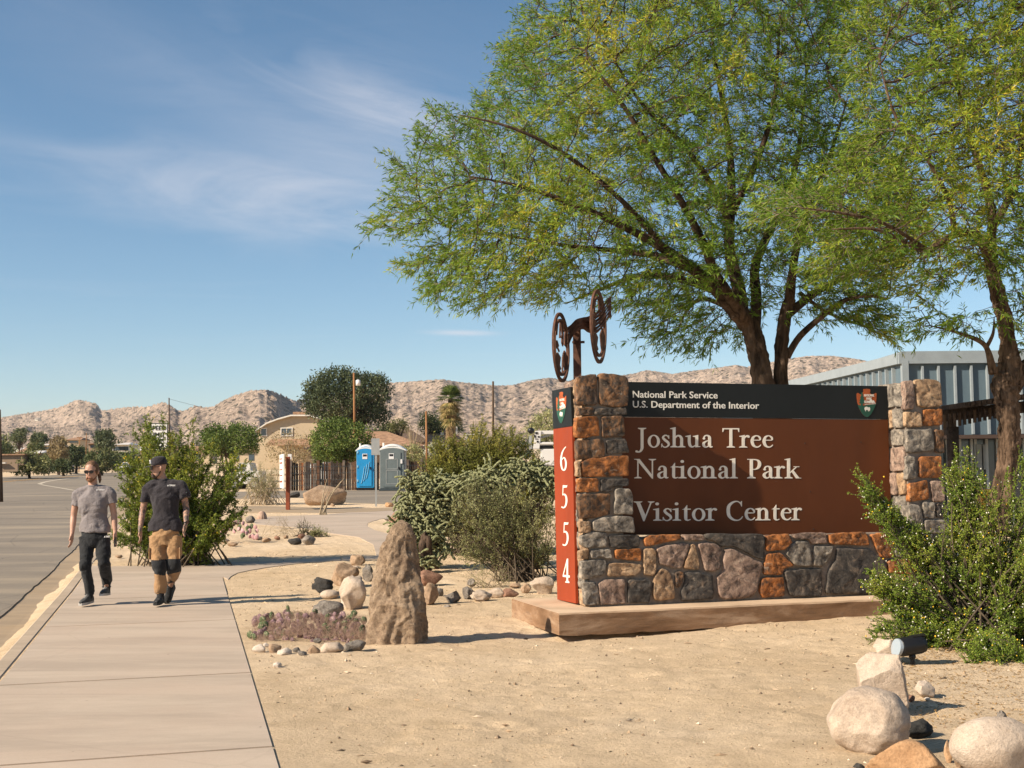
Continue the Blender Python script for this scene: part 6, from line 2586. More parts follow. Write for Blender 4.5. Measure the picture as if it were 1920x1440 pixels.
pole(162, 812, 161, 880, 170, 1.7, M_WOODP, 'taller distant orange pole behind the man in the grey shirt')
pole(713, 788, 713, 812, 300, .9, M_WOODD, 'tiny far pole against the hillside')
pole(800, 812, 800, 830, 260, .8, M_WOODD, 'tiny far pole above the brown roof') if False else None
t, tp = pole(0, 768, 3, 889, 60, 8.5, M_WOODD, 'thick dark pole cut by the left edge of the picture', wtop=3)

# overhead wires between two of the poles
m = MB()
a_, b_ = P(317, 748, 78), P(560, 752, 150)
m.tube([a_ * (1 - k / 10) + b_ * (k / 10) - np.array([0, 0, 1.2 * math.sin(math.pi * k / 10)]) for k in range(11)], .008, 4)
tag(m.build('overhead_wire', M_BLACK), 'thin overhead wire running from the thin dark pole', 'wire')


# ---------------- trees far away
def bgtree(label, name, y, poly, nc, half, mat, lsize, base, trunks=1, tw=.25, cr=None, edge=40, tintb=0.0, npl=16, group=None, bark=BARK):
    b = at(base[0], y)
    t = thing(name, label, 'tree' if 'tree' in name or 'palm' in name or 'eucal' in name else 'bush', b, group)
    pts = volume_points(poly, nc, y, half, edge)
    cr = cr or 12 * S(y)
    rr = random.Random(int(base[0]))
    m = MB()
    for k in range(trunks):
        e = pts[rr.randrange(len(pts))]
        e = np.array([b[0] + (e[0] - b[0]) * .5, y, max(b[2] + .3, pts[:, 2].mean() + rr.uniform(-.3, .5))])
        m.tube(catmull([b + [rr.uniform(-.2, .2) * (k > 0), 0, -.1], b * .5 + e * .5 + [rr.uniform(-.2, .2), 0, 0], e], 4), np.linspace(tw, tw * .35, 9), 7)
    for k in range(min(len(pts), 26)):
        e = pts[rr.randrange(len(pts))]
        q = np.array([b[0], y, b[2] + (pts[:, 2].mean() - b[2]) * .55])
        m.tube([q, (q + e) / 2 + [0, 0, .1], e], [tw * .35, tw * .22, tw * .08], 5)
    m.build('trunk', bark, t)
    c = np.repeat(pts, npl, 0) + unit(RNG.normal(size=(nc * npl, 3))) * (RNG.random((nc * npl, 1)) ** .5) * cr
    d = RNG.normal(size=c.shape)
    cl = np.repeat(RNG.normal(0, .17, nc), npl)
    leaves('crown', c, d, RNG.uniform(.6, 1.4, len(c)) * lsize, lsize * .42, mat, t, .42 + cl + RNG.normal(0, .13, len(c)) + tintb, .1, 1, 'stuff')
    return t


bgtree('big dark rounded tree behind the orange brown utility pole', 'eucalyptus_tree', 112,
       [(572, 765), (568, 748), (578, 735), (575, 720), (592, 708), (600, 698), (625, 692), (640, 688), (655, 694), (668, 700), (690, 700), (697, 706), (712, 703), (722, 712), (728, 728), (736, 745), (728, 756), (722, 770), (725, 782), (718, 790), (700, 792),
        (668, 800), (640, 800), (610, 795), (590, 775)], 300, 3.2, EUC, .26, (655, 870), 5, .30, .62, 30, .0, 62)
bgtree('feathery green mesquite tree in front of the beige house', 'mesquite_tree', 74,
       [(588, 850), (585, 820), (592, 800), (610, 790), (640, 786), (665, 795), (690, 800), (697, 815), (694, 840), (690, 862), (655, 862), (640, 868), (610, 864)], 420, 1.7, MESQ, .16, (640, 905), 3, .12, .32, 30, .05, 26)
bgtree('yellowish open tree between the houses and the notice board', 'small_tree', 80,
       [(500, 862), (498, 830), (520, 812), (550, 806), (580, 820), (590, 850), (585, 868), (540, 872)], 130, 1.6, DRYL, .14, (545, 905), 5, .07, .35, 30, .1, 12, bark=DSTEM)
bgtree('pale green tree band left of the beige house', 'small_tree', 95, [(380, 835), (378, 812), (400, 800), (425, 803), (450, 796), (478, 805), (488, 825), (480, 845), (440, 850), (395, 848)], 300, 3.0, MESQ, .22, (430, 868), 4, .1, .45, 30, -.05, 22)
bgtree('leafy shrub right of the mesquite by the grey toilet', 'small_tree', 76, [(735, 862), (740, 845), (765, 836), (785, 838), (798, 850), (795, 880), (770, 885), (745, 878)], 120, 1.0, GREYL, .13, (768, 905), 3, .05, .25, 20, .15, 24)
bgtree('small round bush before the beige wall', 'garden_bush', 75, [(588, 868), (590, 845), (603, 842), (612, 855), (608, 872)], 50, .6, FARG, .12, (600, 905), 2, .04, .2, 20, .2, 24)
bgtree('white flowering bush behind the creosote', 'garden_bush', 74, [(798, 850), (798, 836), (815, 832), (840, 834), (842, 850), (820, 856)], 90, .6, leafmat('white_blossom', [(0, (.10, .14, .05)), (.45, (.35, .38, .22)), (.6, (.62, .60, .50)), (1, (.72, .70, .62))], .2), .10, (818, 900), 2, .04, .22, 20, .1, 24)
for i, (lab, poly, nn, base, yy) in enumerate((
        ('dark green tree left of the palm', [(788, 800), (790, 778), (812, 775), (822, 790), (830, 800), (822, 815), (800, 815)], 110, (808, 850), 118),
        ('dark tree right behind the palm trunk', [(820, 800), (825, 770), (850, 768), (862, 780), (862, 800), (868, 806), (850, 812), (830, 812)], 100, (846, 850), 125),
        ('grey green tree above the brown roof', [(728, 800), (735, 790), (755, 790), (765, 798), (758, 806), (735, 806)], 50, (745, 850), 118),
        ('low dark tree at the left of the brown roof', [(700, 812), (712, 796), (740, 796), (742, 812), (720, 818)], 60, (720, 850), 120))):
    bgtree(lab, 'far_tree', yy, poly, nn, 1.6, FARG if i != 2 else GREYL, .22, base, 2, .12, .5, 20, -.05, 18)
bgtree('bare tangled brown tree in front of the brown roof', 'bare_tree', 100, [(752, 822), (755, 795), (775, 790), (795, 800), (800, 822), (780, 830), (760, 830)], 60, 1.3, DRYL, .10, (775, 850), 5, .07, .5, 20, -.2, 6, bark=DSTEM)
bgtree('pale green tree to the left behind the stone sign', 'far_tree', 120, [(985, 812), (995, 790), (1012, 775), (1032, 772), (1045, 790), (1045, 830), (1000, 830)], 130, 2.0, GREYL, .24, (1020, 860), 2, .12, .6, 30, .15, 20)
# trees across the road at the left
LT = [('grey green bush mass at the far side of the road on the left', [(10, 880), (14, 862), (35, 852), (60, 845), (90, 858), (98, 872), (96, 885), (40, 888)], 260, (55, 888), 130, GREYL, -.1),
      ('dark bush beside the road left of the tan pole', [(98, 882), (100, 866), (118, 862), (132, 870), (136, 884)], 90, (118, 888), 150, FARG, .1),
      ('tall pale willow like tree on the far roadside', [(90, 862), (92, 838), (100, 822), (112, 818), (124, 826), (126, 845), (130, 862), (110, 870)], 150, (110, 888), 165, DRYL, .0),
      ('round dark pine like tree behind the man in grey', [(180, 840), (178, 815), (190, 806), (208, 808), (214, 822), (212, 842), (196, 848)], 150, (198, 870), 210, EUC, .1),
      ('dark tree over the white roofed house', [(20, 822), (28, 808), (48, 806), (52, 820), (40, 830)], 80, (36, 850), 230, EUC, .15),
      ('dark tree row beside the low roof', [(58, 826), (64, 814), (86, 814), (92, 826), (72, 832)], 80, (75, 850), 240, EUC, .1),
      ('bright green roadside tree with rounded crown', [(160, 880), (158, 858), (172, 846), (195, 842), (212, 850), (222, 866), (214, 880), (190, 884)], 200, (192, 890), 150, FARG, .35),
      ('green tree behind the parked white car', [(205, 876), (206, 858), (222, 848), (248, 850), (262, 862), (258, 880), (225, 882)], 170, (235, 886), 170, FARG, .3),
      ('dark bushes behind the tall green bush', [(262, 876), (266, 850), (300, 842), (340, 846), (352, 864), (345, 880)], 170, (305, 884), 120, GREYL, -.05),
      ('dark green trees by the left edge', [(-30, 850), (-28, 832), (4, 826), (20, 836), (24, 856), (0, 862)], 130, (0, 880), 180, FARG, .1),
      ('green tree left of the pale roofed house', [(52, 848), (56, 834), (76, 832), (84, 846), (72, 854)], 90, (68, 870), 200, FARG, .25),
      ('tree between the two distant poles', [(128, 870), (128, 842), (140, 834), (156, 840), (158, 862), (150, 874)], 130, (144, 884), 175, FARG, .0)]
for i, (lab, poly, nn, base, yy, mt, tb_) in enumerate(LT):
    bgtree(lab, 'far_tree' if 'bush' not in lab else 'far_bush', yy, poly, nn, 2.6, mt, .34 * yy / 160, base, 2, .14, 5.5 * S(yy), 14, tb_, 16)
# scattered far trees over the valley, each its own thing
MARKS = [(-40, 'by the left edge of the picture'), (0, 'just right of the thick dark pole'), (40, 'above the roadside bushes'), (75, 'behind the long pale roofed house'), (110, 'behind the willow like tree'), (140, 'left of the two orange poles'),
         (170, 'right of the two orange poles'), (200, 'behind the round dark tree'), (235, 'behind the white porch house'), (265, 'left of the speed limit sign'), (297, 'behind the speed limit sign'), (325, 'right of the thin dark pole'),
         (360, 'above the tall green bush'), (400, 'above the right side of the tall bush'), (440, 'left of the arched gable house'), (480, 'at the left corner of the arched gable house'), (520, 'behind the arched gable house'),
         (600, 'behind the big dark rounded tree'), (700, 'right of the big dark rounded tree'), (750, 'above the shallow brown roof'), (800, 'beside the short reddish pole'), (850, 'behind the fan palm'), (890, 'right of the fan palm'),
         (925, 'beside the tall brown pole'), (960, 'above the broad creosote bush'), (1000, 'above the bucket lift'), (1035, 'at the left edge of the stone sign')]


def place(px):
    m_ = min(MARKS, key=lambda q: abs(q[0] - px))
    return m_[1]


rr = random.Random(21)
_used = set()
for k in range(64):
    px = rr.choice([rr.uniform(-40, 330), rr.uniform(330, 600), rr.uniform(690, 1040)])
    yy = rr.uniform(220, 520)
    b = at(px, yy)
    top = rr.uniform(3, 7)
    w = rr.uniform(2.5, 5) / S(yy) / 1.0
    ypx = lambda z: 888 - (z - EYE) / S(yy) + .01 * (960 - px)
    poly = [(px - w / 2, ypx(b[2] + .4)), (px - w / 2.2, ypx(b[2] + top * .7)), (px - w / 5, ypx(b[2] + top)), (px + w / 4, ypx(b[2] + top * .95)), (px + w / 2, ypx(b[2] + top * .6)), (px + w / 2, ypx(b[2] + .4))]
    mt_ = rr.choice([EUC, FARG, FARG, GREYL])
    lab = '%s far valley tree %s' % ({'dark_tree_leaf': 'dark', 'far_leaf': 'green', 'grey_green_leaf': 'grey green'}[mt_.name], place(px))
    if lab in _used:
        continue
    _used.add(lab)
    bgtree(lab, 'valley_tree', yy, poly, 26, 2.0, mt_, .9, (px, 0), 1, .2, 1.0, 20, rr.uniform(-.1, .2), 14, 'desert trees scattered over the far valley')


# ---------------- palm
def palm():
    y = 112.0
    b = at(846, y)
    t = thing('fan_palm', 'fan palm with a skirt of dead fronds in front of the hills', 'palm tree', b)
    s = S(y)
    top = P(845, 747, y)
    MB().tube([b, [b[0], y, zpx(800, y)], top], [.30, .28, .22], 10).build('trunk', BARK, t, True)

    def fan(c, d, L, mat_verts, W):
        d = nrm(d)
        u = nrm(np.cross(d, [0, 0, 1.]) + 1e-6)
        w = np.cross(u, d)
        V, F = mat_verts
        for k in range(9):
            a = (k - 4) * .26
            dd = d * math.cos(a) + u * math.sin(a)
            n0 = len(V)
            mdl = c + d * L * .35
            V += [mdl - w * .01, mdl + dd * L * .35 + np.cross(dd, w) * W, mdl + dd * L * .62 - np.array([0, 0, L * .12]), mdl + dd * L * .35 - np.cross(dd, w) * W]
            F.append((n0, n0 + 1, n0 + 2, n0 + 3))
        n0 = len(V)
        V += [c - u * .02, c + u * .02, mdl_(c, d, L) + u * .02, mdl_(c, d, L) - u * .02]
        F.append((n0, n0 + 1, n0 + 2, n0 + 3))
    mdl_ = lambda c, d, L: c + d * L * .36
    G1, D1 = ([], []), ([], [])
    r_ = random.Random(4)
    for k in range(38):
        a = r_.uniform(0, 6.283)
        e = r_.uniform(-.25, 1.5)
        fan(top, np.array([math.cos(a) * math.cos(e), math.sin(a) * math.cos(e), math.sin(e)]), r_.uniform(1.25, 1.6), G1, .06)
    for k in range(150):
        a = r_.uniform(0, 6.283)
        z = top[2] - .1 - r_.random() ** .8 * (top[2] - zpx(806, y))
        fan(np.array([top[0], y, z]) + np.array([math.cos(a), math.sin(a), 0]) * .16, np.array([math.cos(a) * .22, math.sin(a) * .22, -1]), r_.uniform(.6, .9) if z < top[2] - .9 else .85, D1, .04)
    pg = leafmat('palm_green', [(0, (.05, .085, .02)), (1, (.16, .20, .05))], .2)
    pd = leafmat('palm_dead', [(0, (.26, .17, .08)), (1, (.50, .37, .20))], .2)
    for nm, (V, F), mt in (('green_fronds', G1, pg), ('dead_frond_skirt', D1, pd)):
        o = mk(nm, V, F, mt, t, attrs={'tint': np.repeat(RNG.random(len(V) // 4 + 1), 4)[:len(V)]})
        o['kind'] = 'stuff'
    # older half-green fronds hanging at the sides
    H1 = ([], [])
    for k in range(70):
        a = r_.uniform(0, 6.283)
        fan(top + [0, 0, -r_.uniform(.1, 1.7)], np.array([math.cos(a), math.sin(a) * .9, r_.uniform(-.9, -.1)]), r_.uniform(.8, 1.5), H1, .05)
    o = mk('drooping_fronds', H1[0], H1[1], leafmat('palm_yellowing', [(0, (.12, .12, .03)), (.5, (.34, .26, .10)), (1, (.46, .33, .14))], .2), t, attrs={'tint': np.repeat(RNG.random(len(H1[0]) // 4), 4)})
    o['kind'] = 'stuff'


palm()

# ---------------- houses
M_STUC = paint('beige_stucco', (.48, .385, .26), .9, bump=.3)
M_STU2 = paint('tan_stucco', (.26, .185, .125), .9, bump=.3)
M_SHIN = simple('brown_shingle', (.34, .20, .12), .95, .3, 3, .5)
M_SHID = simple('dark_shingle', (.13, .085, .06), .95, .3, 3, .5)
M_TRIM = paint('white_trim', (.66, .62, .55), .7)
M_GLAS = NT('window_glass').done((.05, .07, .09, 1), .12, None, .8)
M_FAS = paint('dark_fascia', (.07, .045, .035), .8)


def px_prism(pts, y, depth, name, mat, parent):
    f_ = [P(a, b, y) for a, b in pts]
    return MB().prism(f_, [p + [0, depth, 0] for p in f_]).build(name, mat, parent)


def windowpx(parent, x0, y0, x1, y1, y, mull=1):
    fr0 = MB()
    s = S(y)
    p = P((x0 + x1) / 2, (y0 + y1) / 2, y)
    w, h = (x1 - x0) * s, (y1 - y0) * s
    for dx, dz, ww, hh in ((0, h / 2, w + .12, .10), (0, -h / 2, w + .12, .10), (-w / 2, 0, .10, h - .1), (w / 2, 0, .10, h - .1)):
        fr0.box(p + [dx, -.05, dz], (ww, .06, hh))
    for k in range(mull):
        fr0.box(p + [w * ((k + 1) / (mull + 1) - .5), -.04, 0], (.06, .04, h - .1))
    fo = fr0.build('window', M_TRIM, parent)
    MB().box(p + [0, -.015, 0], (w, .02, h)).build('pane', M_GLAS, fo)


y = 128.0
h1 = thing('beige_house', 'two storey beige house with a low arched gable roof', 'house', at(560, y))
prof = [(483, 880), (483, 815), (484, 806), (500, 794), (520, 787), (545, 779.5), (580, 779.5), (600, 787), (622, 794), (645, 800), (645, 880)]
px_prism(prof, y, 9, 'wall', M_STUC, h1)
rf = MB()
up_ = [(479, 808), (482, 804), (500, 792), (520, 784.5), (545, 777.5), (580, 777.5), (602, 784.5), (624, 791.5), (650, 798.5)]
lo_ = [(x_, y_ + 2.6) for x_, y_ in up_]
f_ = [P(a, b, y - .5) for a, b in up_ + lo_[::-1]]
rf.prism(f_, [p + [0, 10, 0] for p in f_])
rfo = rf.build('roof', M_TRIM, h1)
MB().box(P(565, 775.5, y + 3), (26 * S(y), 2, 5 * S(y))).build('roof_vent', M_SHIN, rfo)
windowpx(h1, 527, 802.5, 548, 817, y)
windowpx(h1, 489, 803, 500, 817, y, 0)
po = MB()
f_ = [P(498, 834, y - 3), P(592, 834, y - 3), P(590, 834.5, y - 3), P(498, 835.5, y - 3)]
g_ = [P(508, 824, y - .1), P(590, 822, y - .1), P(590, 823, y - .1), P(508, 825, y - .1)]
po.prism(f_, g_)
po.build('porch_roof', M_SHIN, h1)
windowpx(h1, 580, 845, 590, 862, y - .02, 0)

y = 104.0
h2 = thing('brown_house', 'low brown house with wide shallow shingle roof behind the portable toilets', 'house', at(720, y))
W0, W1 = P(596, 836, y), P(790, 838, y)
zc = zpx(836.5, y, 700)
MB().box(((W0[0] + W1[0]) / 2, y + 4.5, zc - 1.6), (W1[0] - W0[0], 8.6, 3.2)).build('wall', M_STU2, h2)
eL, eR = P(570, 837, y - .7), P(797, 836.5, y - .7)
rL, rR = P(690, 806, y + 5.5), P(722, 806.5, y + 5.5)
zr = zpx(822, y + 5, 700)
A_ = np.array([eL[0], y - .7, zc])
B_ = np.array([eR[0], y - .7, zc])
C_ = np.array([eR[0], y + 10, zc])
D_ = np.array([eL[0], y + 10, zc])
R1 = np.array([A_[0] + 3.6, y + 4.6, zc + 1.35])
R2 = np.array([B_[0] - 3.6, y + 4.6, zc + 1.35])
V = [A_, B_, C_, D_, R1, R2]
V = V + [v - np.array([0, 0, .12]) for v in V[:4]]
F = [(0, 1, 5, 4), (1, 2, 5), (2, 3, 4, 5), (3, 0, 4), (0, 6, 7, 1), (1, 7, 8, 2), (2, 8, 9, 3), (3, 9, 6, 0), (6, 9, 8, 7)]
mk('roof', V, F, M_SHIN, h2)
MB().box(((A_[0] + B_[0]) / 2, y - .72, zc - .13), (B_[0] - A_[0], .04, .22)).build('fascia', M_FAS, h2)
windowpx(h2, 729, 844, 738, 860, y + .18, 0)
MB().bbox(P(720, 846, y + .1), (6 * S(y), .2, 26 * S(y)), .01).build('downpipe_box', M_TRIM, h2)
MB().box(P(585, 851, y + .15), (12 * S(y), .1, 20 * S(y))).build('door', M_FAS, h2)
# house beyond, with a dark roof
y = 126.0
h3 = thing('dark_roofed_house', 'house with a dark brown roof showing above the shallow roof', 'house', at(740, y))
px_prism([(680, 880), (680, 826), (800, 826), (800, 880)], y, 8, 'wall', M_STU2, h3)
f_ = [P(676, 828, y - .5), P(806, 828, y - .5), P(804, 829, y - .5), P(676, 829, y - .5)]
MB().prism(f_, [P(690, 805, y + 7), P(770, 805.5, y + 7), P(770, 807, y + 7), P(690, 807, y + 7)]).build('roof', M_SHID, h3)
y = 112.0
h4 = thing('rust_roofed_house', 'house with a rusty brown roof right below the palm', 'house', at(830, y))
px_prism([(800, 880), (800, 832), (872, 832), (872, 880)], y, 8, 'wall', M_STUC, h4)
f_ = [P(795, 832.5, y - .5), P(876, 832.5, y - .5), P(876, 834, y - .5), P(795, 834, y - .5)]
MB().prism(f_, [P(800, 806, y + 8), P(852, 808, y + 8), P(852, 809.5, y + 8), P(800, 808, y + 8)]).build('roof', M_SHIN, h4)
MB().tube([P(829, 816, y + 4), P(829, 811, y + 4)], .15, 8).build('roof_vent', M_TRIM, h4)
px_prism([(853, 815), (853, 800), (857, 800), (857, 815)], y + 4, .7, 'chimney', M_TRIM, h4)
y = 122.0
h5 = thing('grey_shed', 'low grey building end showing above the creosote bush', 'shed', at(895, y))
px_prism([(874, 835), (874, 816), (900, 814), (905, 835)], y, 5, 'wall', M_GPLT, h5)
px_prism([(872, 816), (872, 814), (902, 812), (902, 814)], y - .3, 5.6, 'roof', M_TRIM, h5)


def farhouse(label, x0, x1, yt, ye, yb, y, wall, roof, win=((.3, .5),), chim=None):
    b = at((x0 + x1) / 2, y)
    t = thing('far_house', label, 'house', b)
    zt, ze = zpx(yt, y, x0), zpx(ye, y, x0)
    X0, X1 = P(x0, 880, y)[0], P(x1, 880, y)[0]
    zb = zpx(yb, y, x0)
    MB().box(((X0 + X1) / 2, y + 4, (zb + ze) / 2 - .4), (X1 - X0 - .8, 7, ze - zb + .8)).build('wall', wall, t)
    a = [np.array(p) for p in ((X0, y - .3, ze), (X1, y - .3, ze), (X1, y + 8.3, ze), (X0, y + 8.3, ze), (X0 + .8, y + 4, zt), (X1 - .8, y + 4, zt))]
    mk('roof', a, [(0, 1, 5, 4), (1, 2, 5), (2, 3, 4, 5), (3, 0, 4), (3, 2, 1, 0)], roof, t)
    for u, ww in win:
        MB().box((X0 + (X1 - X0) * u, y + .46, (zb + ze) / 2), (ww * 2, .06, (ze - zb) * .5)).build('window', M_GLAS, t)
    return t


M_WRF = paint('pale_metal_roof', (.62, .57, .52), .6)
farhouse('distant long pale roofed house left of the willow like tree', 68, 100, 831, 835, 848, 235, M_STU2, M_WRF, ((.3, .7), (.7, .7)))
farhouse('distant low house with a flat tan roof by the two poles', 120, 152, 820, 825, 832, 300, M_STUC, M_SHIN, ((.5, 1.0),))
farhouse('distant white house with porch left of the speed sign', 212, 242, 829, 834, 848, 215, M_TRIM, M_WRF, ((.25, .4), (.5, .4), (.75, .4)))
farhouse('distant brown low house behind the taller orange pole', 160, 190, 828, 832, 842, 250, M_STU2, M_SHIN, ((.5, .8),))
farhouse('low pale roof showing beyond the roadside bushes', 38, 78, 844, 850, 866, 170, M_STU2, M_WRF, ((.6, .6),))
farhouse('tiny white house on the slope at the far left', 62, 70, 783, 784.5, 787, 900, M_TRIM, M_WRF, ())
rr = random.Random(5)
for k in range(24):
    px = rr.uniform(-30, 330) if k < 15 else rr.uniform(340, 480)
    yy = rr.uniform(280, 520)
    s = S(yy)
    zz = float(T(0, yy))
    yb = 888 - (zz - EYE) / s + .01 * (960 - px)
    w = rr.uniform(8, 15) / s
    if place(px) in _used:
        continue
    _used.add(place(px))
    farhouse('tiny house in the far valley ' + place(px), px, px + w, yb - 4.2 / s, yb - 3.0 / s, yb, yy, rr.choice([M_STUC, M_STU2, M_TRIM]), rr.choice([M_WRF, M_WRF, M_SHIN]), ((.3, .6), (.7, .6)))['group'] = 'tiny houses in the far valley'

# low walls at the road's far side
w = thing('block_wall', 'low brown wall at the far left side of the road', 'wall', at(10, 118))
px_prism([(-60, 886), (-60, 871), (33, 869), (33, 884)], 118, .25, 'wall_face', M_STU2, w)
w = thing('low_building', 'flat tan building at the left edge beyond the wall', 'building', at(10, 125))
px_prism([(-60, 872), (-60, 853), (44, 852), (44, 872)], 128, 6, 'wall', M_STU2, w)
px_prism([(-62, 854.5), (-62, 852), (46, 850.8), (46, 853)], 127.7, 6.6, 'roof', M_SHIN, w)
px_prism([(-10, 869.5), (-10, 867.5), (10, 867), (10, 869)], 117.6, .3, 'white_rail', M_TRIM, w)


# ---------------- vehicles
M_CARW = NT('white_car_paint').done((.62, .60, .57, 1), .3, None, .6)
M_TYRE = paint('tyre_rubber', (.02, .02, .02), .8)


def car(label, px0, px1, y, hgt, van=False, heading=0):
    x0, x1 = P(px0, 880, y)[0], P(px1, 880, y)[0]
    c = np.array([(x0 + x1) / 2, y, float(T(0, y)) - .05])
    t = thing('parked_car', label, 'car', c)
    L, W, H = x1 - x0, 1.8, hgt
    prof = [(-.5, .22), (-.49, .50), (-.44, .60), (-.26, .66), (-.16, .93), (-.10, 1.0), (.28, 1.0), (.40, .92), (.47, .64), (.5, .55), (.5, .22)]
    if van:
        prof = [(-.5, .22), (-.49, .55), (-.40, .62), (-.30, .68), (-.19, .97), (-.14, 1.0), (.14, 1.0), (.20, .70), (.5, .68), (.5, .22)]
    f_ = [c + [a * L, -W / 2, b * H] for a, b in prof]
    bm_ = MB().prism(f_, [p + [0, W, 0] for p in f_]).build('body', M_CARW, t)
    gl = MB()
    for s_ in (-1, 1):
        q = [(-.235, .68), (-.145, .93), (.02, .94), (.02, .68)] if van else [(-.235, .68), (-.14, .93), (.27, .94), (.37, .88), (.42, .68)]
        a_ = [c + [p * L, s_ * (W / 2 + .004), r_ * H] for p, r_ in q]
        gl.prism(a_, [p - np.array([0, s_ * .01, 0]) for p in a_])
    gl.build('side_windows', M_GLAS, t)
    for sx in (-.30, .32):
        for sy in (-1, 1):
            p = c + [sx * L, sy * (W / 2 - .08), .32]
            wo = MB().tube([p - np.array([0, .11, 0]), p + np.array([0, .11, 0])], .32, 16).build('wheel', M_TYRE, t)
            MB().tube([p + np.array([0, sy * .112, 0]), p + np.array([0, sy * .12, 0])], .18, 10).build('rim', M_STEEL, wo)
    return t


car('white car seen through the branches at the far end of the road', 227, 246, 168, 1.5)
car('tiny pale car farther down the road', 205, 212, 260, 1.4)
car('small white car low on the road behind the man in grey', 184, 194, 230, 1.4)
car('white pickup truck partly hidden behind the shrubs left of the notice board', 436, 494, 74, 1.55, True)
car('light grey car roof behind the left part of the fence', 600, 625, 71.0, 1.55)
# boom of a bucket lift left of the sign
y = 60.0
b = at(1010, y)
t = thing('bucket_lift', 'white bucket lift arm with a black control ball left of the sign', 'lift', b)
s = S(y)
MB().sphere(P(995.5, 807.5, y), 6.2 * s, 14, 10).build('lamp_ball', M_BLACK, t, True)
MB().bbox(P(1007.5, 825, y), (12 * s, .3, 34 * s), .02, e3=nrm([.12, 0, 1])).build('bucket', M_CARW, t)
MB().bbox(P(994.5, 829, y + .1), (6 * s, .25, 26 * s), .02).build('grey_housing', M_GPLT, t)
MB().bbox(P(1024, 811, y), (34 * s, .16, 7 * s), .02).build('upper_arm', M_CARW, t)
MB().bbox(P(1022, 818, y + .1), (26 * s, .12, 4 * s), .02, e1=nrm([1, 0, .25])).build('lower_arm', M_GPLT, t)
MB().bbox(P(1024, 832, y + .1), (30 * s, .5, 6 * s), .05).build('cab_roof', M_CARW, t)
MB().bbox(P(1023, 838, y + .2), (28 * s, .5, 8 * s), .05).build('cab_window', M_BLACK, t)
MB().bbox(P(1030, 858, y + .5), (34 * s, 1.2, 32 * s), .05).build('truck_body', M_CARW, t)
m = MB()
for a, b_, w_, h_ in ((1006, 812, 5, 4), (1003, 818, 3, 5), (1010, 819, 4, 3), (1008, 828, 3.5, 3.5), (1006, 823, 6, 1.2)):
    m.box(P(a, b_, y - .17), (w_ * s, .01, h_ * s))
m.build('black_marking', M_BLACK, t)['kind'] = 'stuff'
for k in (1022, 1040):
    MB().tube([P(k, 872, y + .2), P(k, 872, y + .5)], .4, 14).build('wheel', M_TYRE, t)
# tiny far person and traffic cone by the road
y = G(137, 886.5)[1]
c = at(137, y)
M_TEE = paint('pale_shirt', (.5, .5, .55), .9)
M_DRK = paint('dark_cloth', (.03, .03, .035), .9)
M_SKN = paint('skin', (.42, .24, .165), .6, bump=.02)
t = thing('person', 'tiny far pedestrian in a pale shirt at the roadside', 'person', c)
body_ = MB()
for sx in (-.1, .1):
    body_.tube([c + [sx, 0, 0], c + [sx * .9, 0, .45], c + [sx * .8, 0, .9]], [.06, .07, .1], 8)
body_.build('trousers', M_DRK, t, True)
m = MB()
m.tube([c + [0, 0, .85], c + [0, 0, 1.1], c + [0, 0, 1.35], c + [0, 0, 1.48]], [.16, .17, .2, .1], 10)
for sx in (-1, 1):
    m.tube([c + [sx * .19, 0, 1.42], c + [sx * .25, 0, 1.15]], [.06, .05], 7)
m.build('shirt', M_TEE, t, True)
m = MB()
m.sphere(c + [0, 0, 1.64], (.09, .1, .12), 10, 8)
m.tube([c + [0, 0, 1.45], c + [0, 0, 1.56]], .05, 7)
for sx in (-1, 1):
    m.tube([c + [sx * .25, 0, 1.16], c + [sx * .26, -.04, .86]], [.04, .035], 6)
m.build('head_and_arms', M_SKN, t, True)
# ------------------------------------------------------------------ metal sculpture on its post
M_RSTL = simple('rusted_steel', (.13, .062, .038), .75, .35, 9, .5, .35, metal=.35)
y = 15.3
b = at(1085, y)
sc_ = S(y)
scu = thing('steel_sculpture', 'rusty steel sculpture of two wheels joined by a waving banner on a post', 'sculpture', b)
MB().box((b[0], y, (b[2] + zpx(618, y, 1085)) / 2), (14.5 * sc_, .09, zpx(618, y, 1085) - b[2])).build('post', M_RSTL, scu)
MB().box(P(1084.5, 641.5, y - .03), (23 * sc_, .05, 4 * sc_)).build('bracket', M_RSTL, scu)


